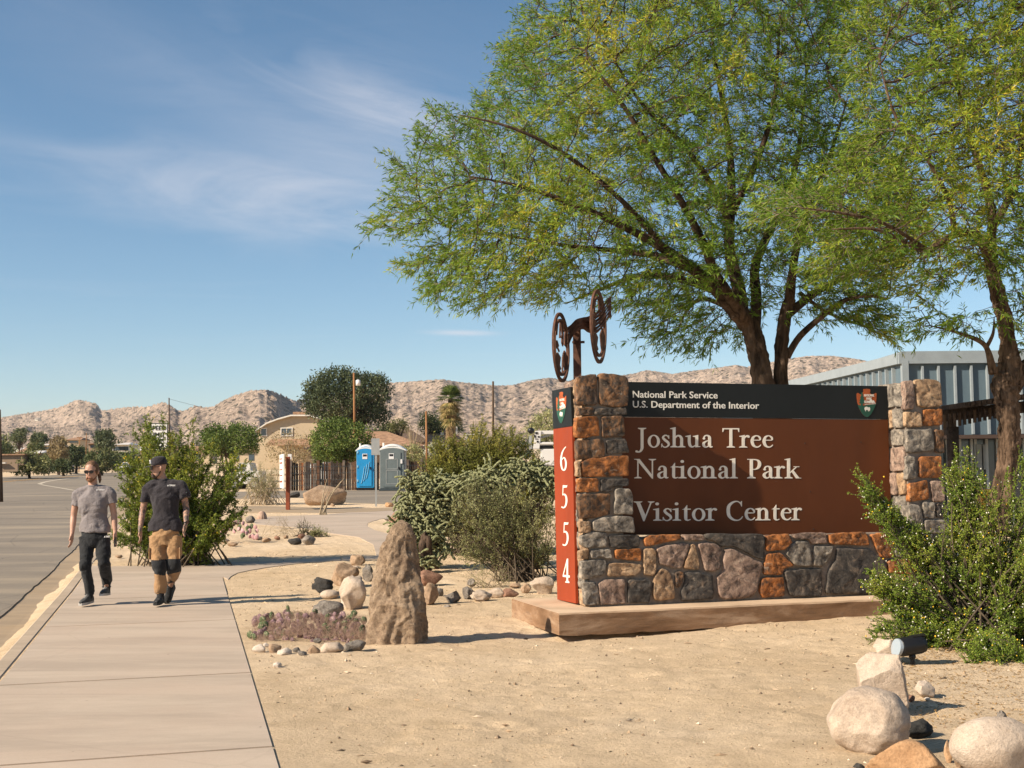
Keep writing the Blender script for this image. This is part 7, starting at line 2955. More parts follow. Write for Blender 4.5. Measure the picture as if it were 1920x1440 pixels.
def wheel(cx, cy, rx, ry, y, ph, seed, lean):
    c = P(cx, cy, y)
    R_ = ry * S(y)
    ct = rx / ry
    a = math.acos(ct)
    e = np.array([math.cos(a), math.sin(a) * ph, 0])         # nearly edge-on disc
    u = nrm([lean, 0, 1.])
    n_ = np.cross(e, u)
    m = MB()
    for r0, r1 in ((.90, 1.0), (.74, .82)):
        for k in range(40):
            a0, a1 = 2 * math.pi * k / 40, 2 * math.pi * (k + 1) / 40
            q = []
            for rr_, aa in ((r1, a0), (r1, a1), (r0, a1), (r0, a0)):
                q.append(c + (e * math.cos(aa) + u * math.sin(aa)) * rr_ * R_)
            m.prism([p + n_ * .012 for p in q], [p - n_ * .012 for p in q])
    w = m.build('wheel_ring', M_RSTL, scu)
    m = MB()
    r_ = random.Random(seed)
    # cut-out landscape shapes inside the ring
    def blob(pts):
        q = [c + (e * x_ + u * z_) * R_ for x_, z_ in pts]
        m.prism([p + n_ * .008 for p in q], [p - n_ * .008 for p in q])
    blob([(-.78, .45), (-.5, .30), (-.35, .62), (-.45, .72), (-.62, .60)])
    blob([(-.78, -.30), (-.45, -.18), (-.12, -.30), (-.25, -.52), (-.10, -.62), (-.42, -.75), (-.70, -.52)])
    blob([(.20, -.2), (.40, -.05), (.78, -.22), (.74, -.5), (.45, -.68), (.30, -.5)])
    blob([(.0, .72), (.14, .40), (.08, .15), (.22, .05), (.30, .42), (.22, .74)])
    blob([(.40, .12), (.78, .05), (.80, .30), (.60, .60), (.48, .42)])
    blob([(-.80, .10), (-.5, .16), (-.30, .02), (-.5, -.08), (-.80, -.05)])
    for k in range(5):
        a_ = r_.uniform(0, 6.28)
        p0 = c + (e * math.cos(a_) + u * math.sin(a_)) * R_ * .8
        p1 = c + (e * math.cos(a_ + .5) + u * math.sin(a_ + .5)) * R_ * .3
        m.tube([p0, (p0 + p1) / 2 + u * .02, p1], .012, 5)
    m.build('wheel_cutout', M_RSTL, scu)


wheel(1052, 651.5, 17.5, 66, y - .25, 1, 1, -.01)
wheel(1122, 612.5, 19, 70, y + .15, 1, 2, .0)
for k in range(6):
    f0 = k / 5
    pts = [(1064, 656 - 40 * f0, -.3), (1070, 636 - 24 * f0, -.25), (1080, 620 - 18 * f0, -.15), (1093, 614 - 16 * f0, -.1), (1103, 620 - 24 * f0, 0), (1118, 622 - 34 * f0, .05),
           (1132, 608 - 34 * f0, .1), (1140, 594 - 32 * f0, .12), (1146, 592 - 33 * f0, .15)]
    c = catmull([P(a, b_, y + d) for a, b_, d in pts], 6)
    V, F = [], []
    w_ = .034
    for i, p in enumerate(c):
        V += [p + [0, -.05 + .03 * (k % 2), -w_ / 2], p + [0, .05 + .03 * (k % 2), -w_ / 2], p + [0, .05 + .03 * (k % 2), w_ / 2], p + [0, -.05 + .03 * (k % 2), w_ / 2]]
        if i:
            o_ = 4 * i
            F += [(o_ - 4 + j, o_ - 4 + (j + 1) % 4, o_ + (j + 1) % 4, o_ + j) for j in range(4)]
    F += [(3, 2, 1, 0), tuple(len(V) - 4 + j for j in range(4))]
    mk('banner_strip', V, F, M_RSTL, scu)

# ------------------------------------------------------------------ visitor center
M_CLAD = NT('blue_grey_cladding')
a_ = M_CLAD.noise(1.2, 6, .65, .5, stretch=(1, 1, .35))
M_CLAD = M_CLAD.done(M_CLAD.ramp(a_, [(.3, (.075, .115, .145)), (.6, (.115, .16, .19)), (.75, (.16, .20, .22))]), .5, None, .4)
M_BATT = paint('cladding_batten', (.26, .295, .315), .5)
M_BEAM = m_bark('dark_timber', (.03, .022, .018), (.085, .06, .045), 9, (2, 2, 1))
YB = 28.0
C0 = at(1698, YB)
bl = thing('visitor_center', 'grey blue metal clad visitor center building behind the right stone pillar', 'building', C0)
ztop = zpx(668, YB, 1698)
zlow = zpx(817, YB, 1760)
dL = nrm([-.084, 1.0, 0])
xR = P(2250, 700, YB)[0]
wL = 16.0
nL = np.array([-dL[1], dL[0], 0])
MB().box((C0[0] + (xR - C0[0]) / 2, YB + .15, (ztop + zlow) / 2), (xR - C0[0], .3, ztop - zlow)).build('front_cladding', M_CLAD, bl)
pL = C0 * [1, 1, 0] + dL * wL / 2
MB().box(pL + np.array([-nL[0] * 0.15, 0, (ztop + C0[2]) / 2]), (wL, .3, ztop - C0[2]), dL, -nL, E3).build('side_cladding', M_CLAD, bl)
MB().box((C0[0] + (xR - C0[0]) / 2, YB + 7, ztop + .05), (xR - C0[0] + .1, 14.2, .10)).build('roof', M_BATT, bl)
tr = MB()
tr.box((C0[0] + (xR - C0[0]) / 2, YB - .05, ztop - .06), (xR - C0[0] + .2, .12, .22))
tr.build('coping', M_BATT, bl)
tr = MB()
tr.box(pL + dL * 0 + nL * .06 + np.array([0, 0, ztop - .06]), (wL, .12, .22), dL, nL, E3)
tr.build('coping', M_BATT, bl)
x = P(1709, 700, YB)[0]
MB().box((C0[0] + .03, YB - .05, (ztop + C0[2]) / 2 - .05), (.14, .14, ztop - C0[2] - .1)).build('corner_trim', M_BATT, bl)
for px in (1729.5, 1759.5, 1790.5, 1821, 1851, 1882, 1913, 1944, 1975, 2006):
    xx = P(px, 740, YB)[0]
    MB().box((xx, YB - .04, (ztop + zlow) / 2 - .1), (.045, .08, ztop - zlow - .25)).build('batten', M_BATT, bl)
for k in range(30):
    p = C0 * [1, 1, 0] + dL * (.42 + .40 * k) + nL * .04
    MB().box(p + np.array([0, 0, (ztop + C0[2]) / 2 - .1]), (.045, .08, ztop - C0[2] - .25), dL, nL, E3).build('batten', M_BATT, bl)
MB().tube([P(1722, 670, YB + 2), P(1722, 660, YB + 2)], .19, 14).build('roof_vent', M_BATT, bl)
# dark glazing below the cladding
zg0 = C0[2]
xw0 = P(1765, 800, YB)[0]
MB().box(((xw0 + xR) / 2, YB + .9, (zlow + zg0) / 2), (xR - xw0, .1, zlow - zg0)).build('glazing', M_GLAS, bl)
MB().box(((xw0 + xR) / 2, YB + .1, zlow - .03), (xR - xw0, .5, .08)).build('soffit_trim', M_FAS, bl)
for px in (1775, 1800, 1822, 1829, 1850, 1870, 1895, 1920):
    MB().box((P(px, 850, YB + .8)[0], YB + .82, (zlow + zg0) / 2), (.06, .08, zlow - zg0 - .05)).build('mullion', M_STEEL, bl)
for px, w_ in ((1778, 8), (1836, 10), (1846, 5)):
    MB().box((P(px, 860, YB + .76)[0], YB + .76, zpx(865, YB)), (w_ * S(YB), .03, 48 * S(YB))).build('pale_panel', M_GPLT, bl)

# pergola in front of it
YP = 24.0
pg = thing('pergola', 'dark timber pergola between the right pillar and the gnarled tree', 'pergola', at(1775, YP))
s = S(YP)
MB().tube([at(1786, YP), P(1786, 800, YP)], 11 * s, 14).build('round_post', M_BEAM, pg, True)
MB().bbox(P(1840, 772, YP), (170 * s, .22, 22 * s), .01, e1=nrm([1, 0, .10])).build('main_beam', M_BEAM, pg)
MB().bbox(P(1780, 796, YP + .3), (14 * s, .3, 40 * s), .01).build('post_head', M_BEAM, pg)
for k in range(17):
    px = 1771 + k * 9.4
    zt = 778 - k * 1.2
    MB().box(P(px, zt + 13 - k * .5, YP - .35 + .0 * k), (4.4 * s, .05, (26 - k * .5) * s)).build('slat', M_BEAM if k % 3 else M_WOODD, pg)
for k in range(16):
    px = 1772 + k * 9.8
    MB().box(P(px, 765 - k * 1.35, YP + .1), (8.4 * s, 2.4, 9 * s)).build('rafter', M_BEAM, pg)
# yellow box by the tree
c = at(1848, 22.0)
c = P(1848, 958, 22.0)
c[2] = T(0, 22)
tb = thing('yellow_cabinet', 'small yellow cabinet with a red band behind the gnarled trunk', 'cabinet', [c[0], 22, float(T(0, 22))])
hh = zpx(926, 22)
MB().bbox((c[0], 22, hh / 2), (24 * S(22), .3, hh), .02).build('box', paint('yellow_paint', (.55, .30, .04), .6), tb)
MB().box((c[0], 21.84, zpx(945, 22)), (20 * S(22), .01, 4 * S(22))).build('band', paint('red_band', (.35, .07, .03), .6), tb)

# ------------------------------------------------------------------ floodlight
g = G(1712, 1243)
yl = g[1] + .05
s = S(yl)
fl = thing('floodlight', 'black bullet floodlight with flat glass aimed at the sign', 'floodlight', [g[0], yl, 0])
c = P(1710, 1210, yl)
ax = nrm([1, .25, .10])
L = 52 * s
R_ = 17.5 * s
m = MB()
m.tube([c - ax * L * .50, c - ax * L * .46, c + ax * L * .30, c + ax * L * .46, c + ax * L * .5], [R_ * .97, R_, R_, R_ * .86, R_ * .5], 28)
m.build('housing', M_BLACK, fl, True)
gz = c - ax * (L * .52)
m = MB()
u = nrm(np.cross(ax, [0, 0, 1.]))
v = np.cross(u, ax)
# the glass is cut obliquely, facing down towards the sand
e1 = nrm(v * 1.0 + ax * .35)
loop = [gz + u * R_ * .93 * math.cos(a_) + (v + ax * .30) * R_ * .93 * math.sin(a_) - ax * .03 for a_ in np.linspace(0, 2 * math.pi, 24, endpoint=False)]
m.prism(loop, [p + ax * .03 for p in loop])
m.build('glass', NT('pale_glass').done((.30, .34, .37, 1), .08, None, .9), fl)
MB().box(c + np.array([.05, 0, R_ + .003]), (L * .5, R_ * .7, .012), ax, u, v).build('hood_fin', M_BLACK, fl)
MB().tube([c + np.array([.0, 0, -R_ * .9]), [c[0] + .0, yl, -.02]], .018, 10).build('stake', M_BLACK, fl)
MB().sphere(c + np.array([.0, 0, -R_ * 1.15]), .03, 10, 8).build('knuckle', M_BLACK, fl, True)
# ------------------------------------------------------------------ the two walking men
def fused(mb, name, mat, parent, vox=.010, smooth_it=3, wr=None, mats=None, pick=None):
    """closed pieces fused into one continuous skin, then smoothed and creased"""
    me = bpy.data.meshes.new('tmp')
    me.from_pydata(mb.v, [], mb.f)
    ob = bpy.data.objects.new('tmp', me)
    COL.objects.link(ob)
    md = ob.modifiers.new('r', 'REMESH')
    md.mode = 'VOXEL'
    md.voxel_size = vox
    ms = ob.modifiers.new('s', 'SMOOTH')
    ms.factor = .5
    ms.iterations = smooth_it
    bpy.context.view_layer.update()
    ev = ob.evaluated_get(bpy.context.evaluated_depsgraph_get())
    m2 = bpy.data.meshes.new_from_object(ev)
    n = len(m2.vertices)
    V = np.zeros(n * 3)
    m2.vertices.foreach_get('co', V)
    V = V.reshape(-1, 3)
    Nn = np.array([v.normal[:] for v in m2.vertices])
    F = [tuple(p.vertices) for p in m2.polygons]
    bpy.data.objects.remove(ob)
    bpy.data.meshes.remove(me)
    bpy.data.meshes.remove(m2)
    if wr is not None:
        V = V + Nn * wr(V)[:, None]
    if pick is not None:
        c = np.array([V[list(f)].mean(0) for f in F])
        return mk(name, V, F, None, parent, True, None, mats, pick(c))
    return mk(name, V, F, mat, parent, True)


def lz(mb, rings, n=20):
    """horizontal elliptical rings: (centre xyz, rx, ry)"""
    r = catmull(np.array([list(c) + [a, b] for c, a, b in rings], float), 4)
    V = [(q[0] + q[3] * math.cos(2 * math.pi * k / n), q[1] + q[4] * math.sin(2 * math.pi * k / n), q[2]) for q in r for k in range(n)]
    m_ = len(r)
    F = [(i * n + k, i * n + (k + 1) % n, (i + 1) * n + (k + 1) % n, (i + 1) * n + k) for i in range(m_ - 1) for k in range(n)]
    F += [tuple(range(n - 1, -1, -1)), tuple((m_ - 1) * n + k for k in range(n))]
    if rings[0][0][2] > rings[-1][0][2]:
        F = [f_[::-1] for f_ in F]
    mb.add(V, F)


def fix_tube(mb, pts, r, n=12):
    p = catmull(np.column_stack([np.array(pts, float), r]), 4)
    s_ = MB().tube(p[:, :3], p[:, 3], n)
    # make the winding face outward
    mb.add(s_.v, [f_[::-1] for f_ in s_.f] if False else s_.f)


def hand(mb, wrist, d, side, sc=1.0, curl=.35):
    """palm, four unequal bent fingers and a thumb leaving the side of the palm"""
    d = nrm(d)
    f = np.array([0, -1., 0])
    f = nrm(f - d * np.dot(f, d))              # towards the camera
    w = np.cross(d, f) * side                   # across the palm
    palm = [wrist, wrist + d * .035 * sc, wrist + d * .085 * sc]
    V = MB()
    for k in range(-1, 2):
        fix_tube(mb, [p + f * k * .016 * sc for p in palm], [.017 * sc, .019 * sc, .016 * sc], 8)
    for k, L in enumerate((.068, .078, .074, .058)):
        o_ = wrist + d * .082 * sc + f * (.027 - .018 * k) * sc
        a = o_ + d * L * .40 * sc - w * curl * .010
        b_ = a + (d * .33 - w * curl * .45) * L * sc
        c_ = b_ + (d * .18 - w * curl * .55) * L * sc
        fix_tube(mb, [o_, a, b_, c_], [.0095 * sc, .0088 * sc, .008 * sc, .0065 * sc], 7)
    o_ = wrist + d * .025 * sc + f * .022 * sc
    fix_tube(mb, [o_, o_ + (d * .6 + f * .75) * .032 * sc, o_ + (d * 1.0 + f * .55) * .058 * sc - w * .010], [.013 * sc, .0115 * sc, .008 * sc], 7)


def shoe(parent, ankle, toe_dir, mat, sole_mat, pitch=0.0, L=.29):
    t = nrm(toe_dir)
    sidev = nrm(np.cross(t, [0, 0, 1.]))
    up = np.cross(sidev, t)
    heel = ankle + up * -.075 - t * .075
    rows = []
    for s, w, h in ((0, .030, .075), (.03, .036, .10), (.08, .038, .115), (.13, .042, .085), (.18, .047, .060), (.23, .045, .045), (.27, .034, .034), (.295, .014, .018)):
        c = heel + t * s
        rows.append([c + sidev * w * math.cos(a) + up * (h * max(0, math.sin(a)) ** .8 + .022 if math.sin(a) > 0 else .022 + .004 * math.sin(a)) for a in np.linspace(0, 2 * math.pi, 16, endpoint=False)])
    V = [p for r in rows for p in r]
    n = 16
    F = [(i * n + k, i * n + (k + 1) % n, (i + 1) * n + (k + 1) % n, (i + 1) * n + k) for i in range(len(rows) - 1) for k in range(n)] + [tuple(range(n)), tuple(len(V) - 1 - k for k in range(n))]
    so = mk('shoe', V, F, mat, parent, True)
    out_ = []
    for s, w in ((-.004, .026), (.02, .036), (.08, .036), (.15, .042), (.21, .048), (.26, .042), (.295, .018)):
        out_.append((s, w))
    lo = [heel + t * s + sidev * w for s, w in out_] + [heel + t * s - sidev * w for s, w in out_[::-1]]
    MB().prism([p + up * .026 for p in lo], [p - up * .004 for p in lo]).build('sole', sole_mat, so)
    lc = MB()
    for k in range(5):
        s = .10 + .022 * k
        hh = np.interp(s, [.08, .13, .18, .23], [.137, .107, .082, .067])
        lc.tube([heel + t * s + sidev * .022 + up * (hh - .012), heel + t * (s + .006) + up * (hh + .002), heel + t * s - sidev * .022 + up * (hh - .012)], .0035, 5)
    lc.build('laces', sole_mat, so)
    return so


def wrinkle(seed, amp=.006, sc=(14, 14, 7), hem=None):
    def f(V):
        q = V * np.array(sc)
        a = fbm(q[:, 0] + seed, q[:, 2] + q[:, 1] * .6 + 1.3 * fbm(V[:, 0] * 6, V[:, 2] * 6, seed, 2), seed, 3)
        return amp * a * 1.6
    return f


def m_cloth(name, c, rough=.9, weave=260):
    t = NT(name)
    a = t.noise(10, 4, .6)
    col = t.ramp(a, [(.3, tuple(v * .88 for v in c)), (.7, tuple(v * 1.08 for v in c))])
    w_ = t.noise(weave, 2, .5)
    t.b.inputs['Sheen Weight'].default_value = .15
    return t.done(col, rough, t.bump(w_, .25, .001, t.bump(t.noise(16, 5, .65, 1.2), .7, .022)), .2)


def m_skin(name, c, tattoo=None):
    t = NT(name)
    a = t.noise(14, 5, .6)
    col = t.ramp(a, [(.3, tuple(v * .85 for v in c)), (.7, tuple(min(1, v * 1.1) for v in c))])
    if tattoo:
        b_ = t.noise(16, 5, .7, 1.0)
        ink = t.ramp(b_, [(.47, (0, 0, 0)), (.53, (1, 1, 1))])
        zc = t.n('ShaderNodeSeparateXYZ')
        t.l(t.pos(), zc.inputs[0])
        m1 = t.math('MULTIPLY', t.math('GREATER_THAN', zc.outputs[2], tattoo[0]), t.math('LESS_THAN', zc.outputs[2], tattoo[1]))
        col = t.mix(t.math('MULTIPLY', t.math('MULTIPLY', ink, m1), .8), col, (.06, .06, .06))
    t.b.inputs['Subsurface Weight'].default_value = .08
    t.b.inputs['Subsurface Radius'].default_value = (.012, .005, .003)
    return t.done(col, .5, t.bump(t.noise(70, 3), .15, .002), .35)


SK1 = m_skin('fair_skin', (.46, .265, .185))
SK2 = m_skin('tan_skin', (.42, .24, .165), (.80, 1.30))
M_GT = m_cloth('grey_mauve_jersey', (.205, .18, .178))
M_BT = m_cloth('black_jersey', (.030, .026, .030))
M_BP = m_cloth('black_stretch_fabric', (.013, .014, .016), .75)
M_TP = m_cloth('tan_canvas', (.34, .20, .098))
M_HAIR = simple('brown_hair', (.16, .085, .045), .7, .35, 40, .6, bd=.004)
M_BRD = simple('reddish_beard', (.22, .11, .06), .8, .35, 60, .6, bd=.004)
M_BRD2 = simple('dark_beard', (.06, .04, .03), .8, .35, 60, .6, bd=.004)
M_LENS = NT('dark_lens').done((.01, .01, .012, 1), .08, None, .8)
M_SHOE = m_cloth('charcoal_mesh', (.05, .05, .048), .8)
M_SHOB = m_cloth('black_mesh', (.014, .014, .014), .8)
M_SOLE = paint('pale_sole', (.45, .43, .40), .7)
M_SOLD = paint('dark_sole', (.03, .03, .03), .7)
M_LIP = paint('lips', (.36, .15, .12), .5, bump=0)


def build_man(root_px, label, j, spec):
    """j: joint name -> (px, py, depth offset) read off the photograph"""
    g = G(*root_px)
    g[2] = .03
    yp = g[1]
    Jt = {k: P(v[0], v[1], yp + v[2]) for k, v in j.items()}
    t = thing('person', label, 'person', g)
    sk = MB()
    nk, hd = Jt['neck'], Jt['head']
    sL, sR, eL, eR, wL, wR = (Jt[k] for k in ('shL', 'shR', 'elL', 'elR', 'wrL', 'wrR'))
    hL, hR, kL, kR, aL, aR = (Jt[k] for k in ('hipL', 'hipR', 'knL', 'knR', 'anL', 'anR'))
    pel = (hL + hR) / 2
    chest = (sL + sR) / 2
    # torso
    up = np.array([0, 0, 1.])
    lz(sk, [(pel - up * .06, .115, .08), (pel + up * .05, .118, .082), (pel + up * .20, .120, .085), (chest - up * .20, .140, .095), (chest - up * .09, .145, .092), (chest - up * .02, .10, .070), (nk, .054, .054)])
    for s_, e_, w_ in ((sL, eL, wL), (sR, eR, wR)):
        fix_tube(sk, [chest * .4 + s_ * .6 - up * .05, s_ - up * .035, s_ * .5 + e_ * .5, e_, e_ * .6 + w_ * .4, w_], [.046, .048, .044, .039, .038, .026])
        fix_tube(sk, [s_ - up * .035, s_ * .6 + e_ * .4, e_], [.046, .044, .038])
    for h_, k_, a_ in ((hL, kL, aL), (hR, kR, aR)):
        fix_tube(sk, [h_ + up * .03, h_ * .5 + k_ * .5, k_, k_ * .6 + a_ * .4 + [0, .015, 0], a_], [.078, .064, .044, .038, .030])
    # neck and head
    fix_tube(sk, [nk - up * .05, nk + up * .02, hd - up * .05 + [0, .015, 0]], [.064, .056, .054])
    yaw = spec['yaw']
    Rm = np.array(Matrix.Rotation(yaw, 3, 'Z') @ Matrix.Rotation(spec.get('nod', 0), 3, 'X'))
    hs = spec.get('hs', 1.0)

    def H(x, y_, z):
        return hd + Rm @ (np.array([x, y_, z]) * hs)
    def hlz(rings, n=18):
        r = catmull(np.array(rings, float), 4)
        V = [H(q[0] + q[3] * math.cos(2 * math.pi * k / n), q[1] + q[4] * math.sin(2 * math.pi * k / n), q[2]) for q in r for k in range(n)]
        m_ = len(r)
        F = [(i * n + k, i * n + (k + 1) % n, (i + 1) * n + (k + 1) % n, (i + 1) * n + k) for i in range(m_ - 1) for k in range(n)]
        F += [tuple(range(n - 1, -1, -1)), tuple((m_ - 1) * n + k for k in range(n))]
        return V, F
    sk.add(*hlz([(0, -.028, -.128, .020, .022), (0, -.022, -.112, .042, .050), (0, -.012, -.085, .058, .070), (0, -.004, -.04, .068, .082), (0, 0, 0, .074, .090), (0, .004, .04, .077, .096), (0, .008, .075, .072, .090), (0, .008, .105, .050, .064), (0, .008, .120, .018, .024)]))
    # nose, brow, ears, chin
    ns = MB()
    V = [H(x, y_, z) for x, y_, z in ((-.009, -.080, .018), (.009, -.080, .018), (.017, -.086, -.040), (-.017, -.086, -.040), (0, -.114, -.030), (0, -.070, -.046), (0, -.06, .02))]
    sk.add(V, [(0, 1, 4), (1, 2, 4), (2, 3, 4), (3, 0, 4), (3, 2, 5), (0, 3, 5, 6), (1, 6, 5, 2), (0, 6, 1)])
    for s_ in (-1, 1):
        fix_tube(sk, [H(s_ * .070, .004, -.035), H(s_ * .083, .010, -.005), H(s_ * .078, .012, .022)], [.010, .014, .010], 8)
        fix_tube(sk, [H(s_ * .045, -.078, .024), H(s_ * .015, -.088, .026)], [.009, .008], 6)
        fix_tube(sk, [H(s_ * .040, -.066, -.03), H(s_ * .025, -.070, -.05)], [.018, .012], 6)
    fix_tube(sk, [H(0, -.084, -.100), H(0, -.080, -.112)], [.014, .012], 6)
    hand(sk, wL, spec['hdL'], -1, 1.12, spec.get('curl', .35))
    hand(sk, wR, spec['hdR'], 1, 1.12, spec.get('curl', .35))
    fused(sk, 'body', spec['skin'], t, .0078, 2)
    # lips
    MB().tube([H(-.020, -.086, -.072), H(0, -.093, -.069), H(.020, -.086, -.072)], [.004, .0065, .004], 7).build('mouth', M_LIP, t, True)

    # ---- shirt
    sm = MB()
    hem = Jt['hem']
    zh = hem[2]
    lz(sm, [(np.array([pel[0], pel[1], zh]), spec['hemw'], .125), (np.array([pel[0], pel[1], zh + .08]), spec['hemw'] * .97, .125), (pel * [.6, .6, 0] + chest * [.4, .4, 0] + up * (zh + .20), .160, .120),
            (chest - up * .24, .170, .128), (chest - up * .12, .190, .130), (chest - up * .04, .165, .112), (chest + up * .015, .105, .085), (nk + up * .002, .066, .066)], 26)
    for s_, e_, sl in ((sL, eL, Jt['slL']), (sR, eR, Jt['slR'])):
        fix_tube(sm, [nk - up * .045, nk * .5 + s_ * .5 - up * .028, s_ - up * .012], [.060, .062, .058], 14)
        fix_tube(sm, [chest * .5 + s_ * .5 - up * .09, s_ * .8 + chest * .2 - up * .045, s_ - up * .03, s_ * .55 + sl * .45, sl], [.085, .078, .066, .066, .067], 16)
    sh = fused(sm, 'shirt', spec['shirt'], t, .010, 2, wrinkle(spec['seed'], .017, (8, 8, 10)))
    MB().tube([nk + up * .004 + np.array([.062 * math.cos(a), .062 * math.sin(a) - .004, -.006 - .012 * max(0, -math.sin(a))]) for a in np.linspace(0, 2 * math.pi, 25)], .0065, 6).build('collar', spec['shirt'], sh, True)

    # ---- trousers
    tm = MB()
    lz(tm, [(pel - up * .09, .150, .112), (pel + up * .02, .165, .120), (np.array([pel[0], pel[1], zh + .05]), .150, .105)], 24)
    for h_, k_, a_, c_ in ((hL, kL, aL, Jt['cuL']), (hR, kR, aR, Jt['cuR'])):
        fix_tube(tm, [h_ + up * .02, h_ * .5 + k_ * .5, k_ + [0, -.005, 0], k_ * .5 + c_ * .5 + [0, .012, 0], c_ + up * .05, c_], [.098, .090, spec['kr'], spec['kr'] * .93, spec['kr'] * .84, .054], 16)
    if spec.get('knees'):
        def pick(c):
            out_ = np.zeros(len(c), int)
            for k_, sgn in ((kL, 1), (kR, -1)):
                dx = c[:, 0] - k_[0]
                dz = c[:, 2] - k_[2]
                band = (dz > -.075 - .22 * dx * sgn - .02) & (dz < .085) & (np.abs(dx) < .12) & (dz < .075 + .05)
                own = np.abs(c[:, 0] - k_[0]) < np.abs(c[:, 0] - (kR[0] if k_ is kL else kL[0]))
                out_[band & own] = 1
            return out_
        tr_ = fused(tm, 'trousers', None, t, .010, 2, wrinkle(spec['seed'] + 7, .015, (9, 9, 10)), [spec['pants'], M_BP], pick)
        for h_, k_, sgn in ((hL, kL, -1), (hR, kR, 1)):
            p = h_ * .45 + k_ * .55 + np.array([sgn * .075, -.045, 0])
            MB().bbox(p, (.012, .085, .14), .004, e1=nrm([1, .5 * sgn, 0]), e2=nrm([-.5 * sgn, 1, 0])).build('cargo_pocket', spec['pants'], tr_)
    else:
        tr_ = fused(tm, 'trousers', spec['pants'], t, .010, 2, wrinkle(spec['seed'] + 7, .015, (9, 9, 10)))
    for c_ in (Jt['cuL'], Jt['cuR']):
        MB().tube([c_ + np.array([.049 * math.cos(a), .049 * math.sin(a), 0]) for a in np.linspace(0, 2 * math.pi, 21)], .009, 6).build('cuff', spec['pants'], tr_, True)
    # ---- shoes and socks
    for a_, d_ in ((aL, spec['toeL']), (aR, spec['toeR'])):
        kk = kL if a_ is aL else kR
        MB().tube([a_ * .5 + kk * .5, a_ + up * .05, a_ - up * .02], [.047, .048, .046], 14).build('sock', M_SHOB, t, True)
        shoe(t, a_, d_, spec['shoe'], spec['sole'])
    return t, Jt, H, yp


# left man
t, Jt, H, yp = build_man((170, 1138), 'man in a grey t-shirt, black trousers and sunglasses with tied back hair', {
    'head': (172, 884, -.02), 'neck': (174, 909, 0), 'shL': (145.5, 921, 0), 'shR': (206, 920, 0), 'slL': (141.5, 949, .0), 'slR': (210.5, 945, .0), 'elL': (138.5, 965, .03), 'elR': (213.5, 963, .03),
    'wrL': (135, 1001, -.05), 'wrR': (216, 998, -.03), 'hem': (177, 998, 0), 'hipL': (163, 1010, 0), 'hipR': (191, 1010, 0), 'knL': (161, 1062, -.10), 'knR': (196, 1057, -.06), 'anL': (167, 1119, -.02), 'anR': (200, 1104, .22),
    'cuL': (167.5, 1114, -.02), 'cuR': (199.8, 1100, .22)},
    dict(yaw=math.radians(-3), nod=.10, skin=SK1, shirt=M_GT, pants=M_BP, hemw=.200, kr=.072, seed=3, shoe=M_SHOE, sole=M_SOLE, hdL=(-.02, -.15, -1), hdR=(.0, -.2, -1), toeL=(-.16, -1, -.04), toeR=(.05, -1, .05), hs=1.0))
man1 = t
hm = MB()
hm.sphere(H(0, .014, .050), (.082, .096, .088), 18, 12)
for s_ in (-1, 1):
    hm.sphere(H(s_ * .062, .020, .01), (.024, .07, .06), 12, 8)
ha = fused(hm, 'hair', M_HAIR, t, .007, 1, lambda V: .003 * fbm(V[:, 0] * 60, V[:, 2] * 14, 3, 2))
MB().tube([H(.03, .10, .0), H(.062, .085, -.05), H(.075, .07, -.11), H(.080, .05, -.15)], [.022, .024, .020, .008], 9).build('ponytail', M_HAIR, ha, True)
bd = MB()
bd.sphere(H(0, -.058, -.098), (.040, .036, .034), 14, 10)
for s_ in (-1, 1):
    bd.tube([H(s_ * .014, -.092, -.060), H(s_ * .032, -.084, -.078), H(s_ * .036, -.072, -.100)], [.006, .008, .010], 7)
    bd.tube([H(s_ * .058, -.012, -.06), H(s_ * .050, -.036, -.085), H(s_ * .030, -.058, -.105)], [.010, .013, .012], 7)
bd.build('beard', M_BRD, t, True)


def shades(H, t, w=.026, hgt=.019):
    g_ = MB()
    for s_ in (-1, 1):
        V = [H(s_ * .032 + w * math.cos(a), -.096 - .004 * math.cos(a) * s_ * -1, .004 + hgt * math.sin(a) - .004 * math.cos(a) * 0) for a in np.linspace(0, 2 * math.pi, 16, endpoint=False)]
        B_ = [v + (H(0, .006, 0) - H(0, 0, 0)) for v in V]
        g_.prism(V, B_)
    gl = g_.build('sunglasses', M_LENS, t)
    fr0 = MB()
    for s_ in (-1, 1):
        fr0.tube([H(s_ * .058, -.092, .014), H(s_ * .078, -.05, .014), H(s_ * .080, .005, .010)], .003, 5)
        fr0.tube([H(s_ * .032 + (w + .001) * math.cos(a), -.098, .004 + (hgt + .001) * math.sin(a)) for a in np.linspace(0, 2 * math.pi, 17)], .0022, 5)
    fr0.tube([H(-.008, -.100, .012), H(0, -.102, .015), H(.008, -.100, .012)], .0028, 5)
    fr0.build('frame', M_BLACK, gl)


shades(H, t)


def chest_mark(t, px, py, wpx, y, mat):
    fp_ = lambda a, b: P(a, b, y)
    om_ = np.array([0, -1., 0])
    sans('TERREX', fp_, om_, px + 3.4, px + wpx, py, 3.0, mat, t, -.01, .02)
    mk('chest_mark', [fp_(px, py) + om_ * .004, fp_(px + 2.8, py) + om_ * .004, fp_(px + 1.8, py - 3) + om_ * .004, fp_(px, py) + om_ * .001, fp_(px + 2.8, py) + om_ * .001, fp_(px + 1.8, py - 3) + om_ * .001],
       [(0, 1, 2), (5, 4, 3), (0, 3, 4, 1), (1, 4, 5, 2), (2, 5, 3, 0)], mat, t)


chest_mark(t, 180.5, 919.5, 16, yp - .142, M_DECAL)
chest_mark(t, 195, 1007.5, 11, yp - .128, M_DECAL)
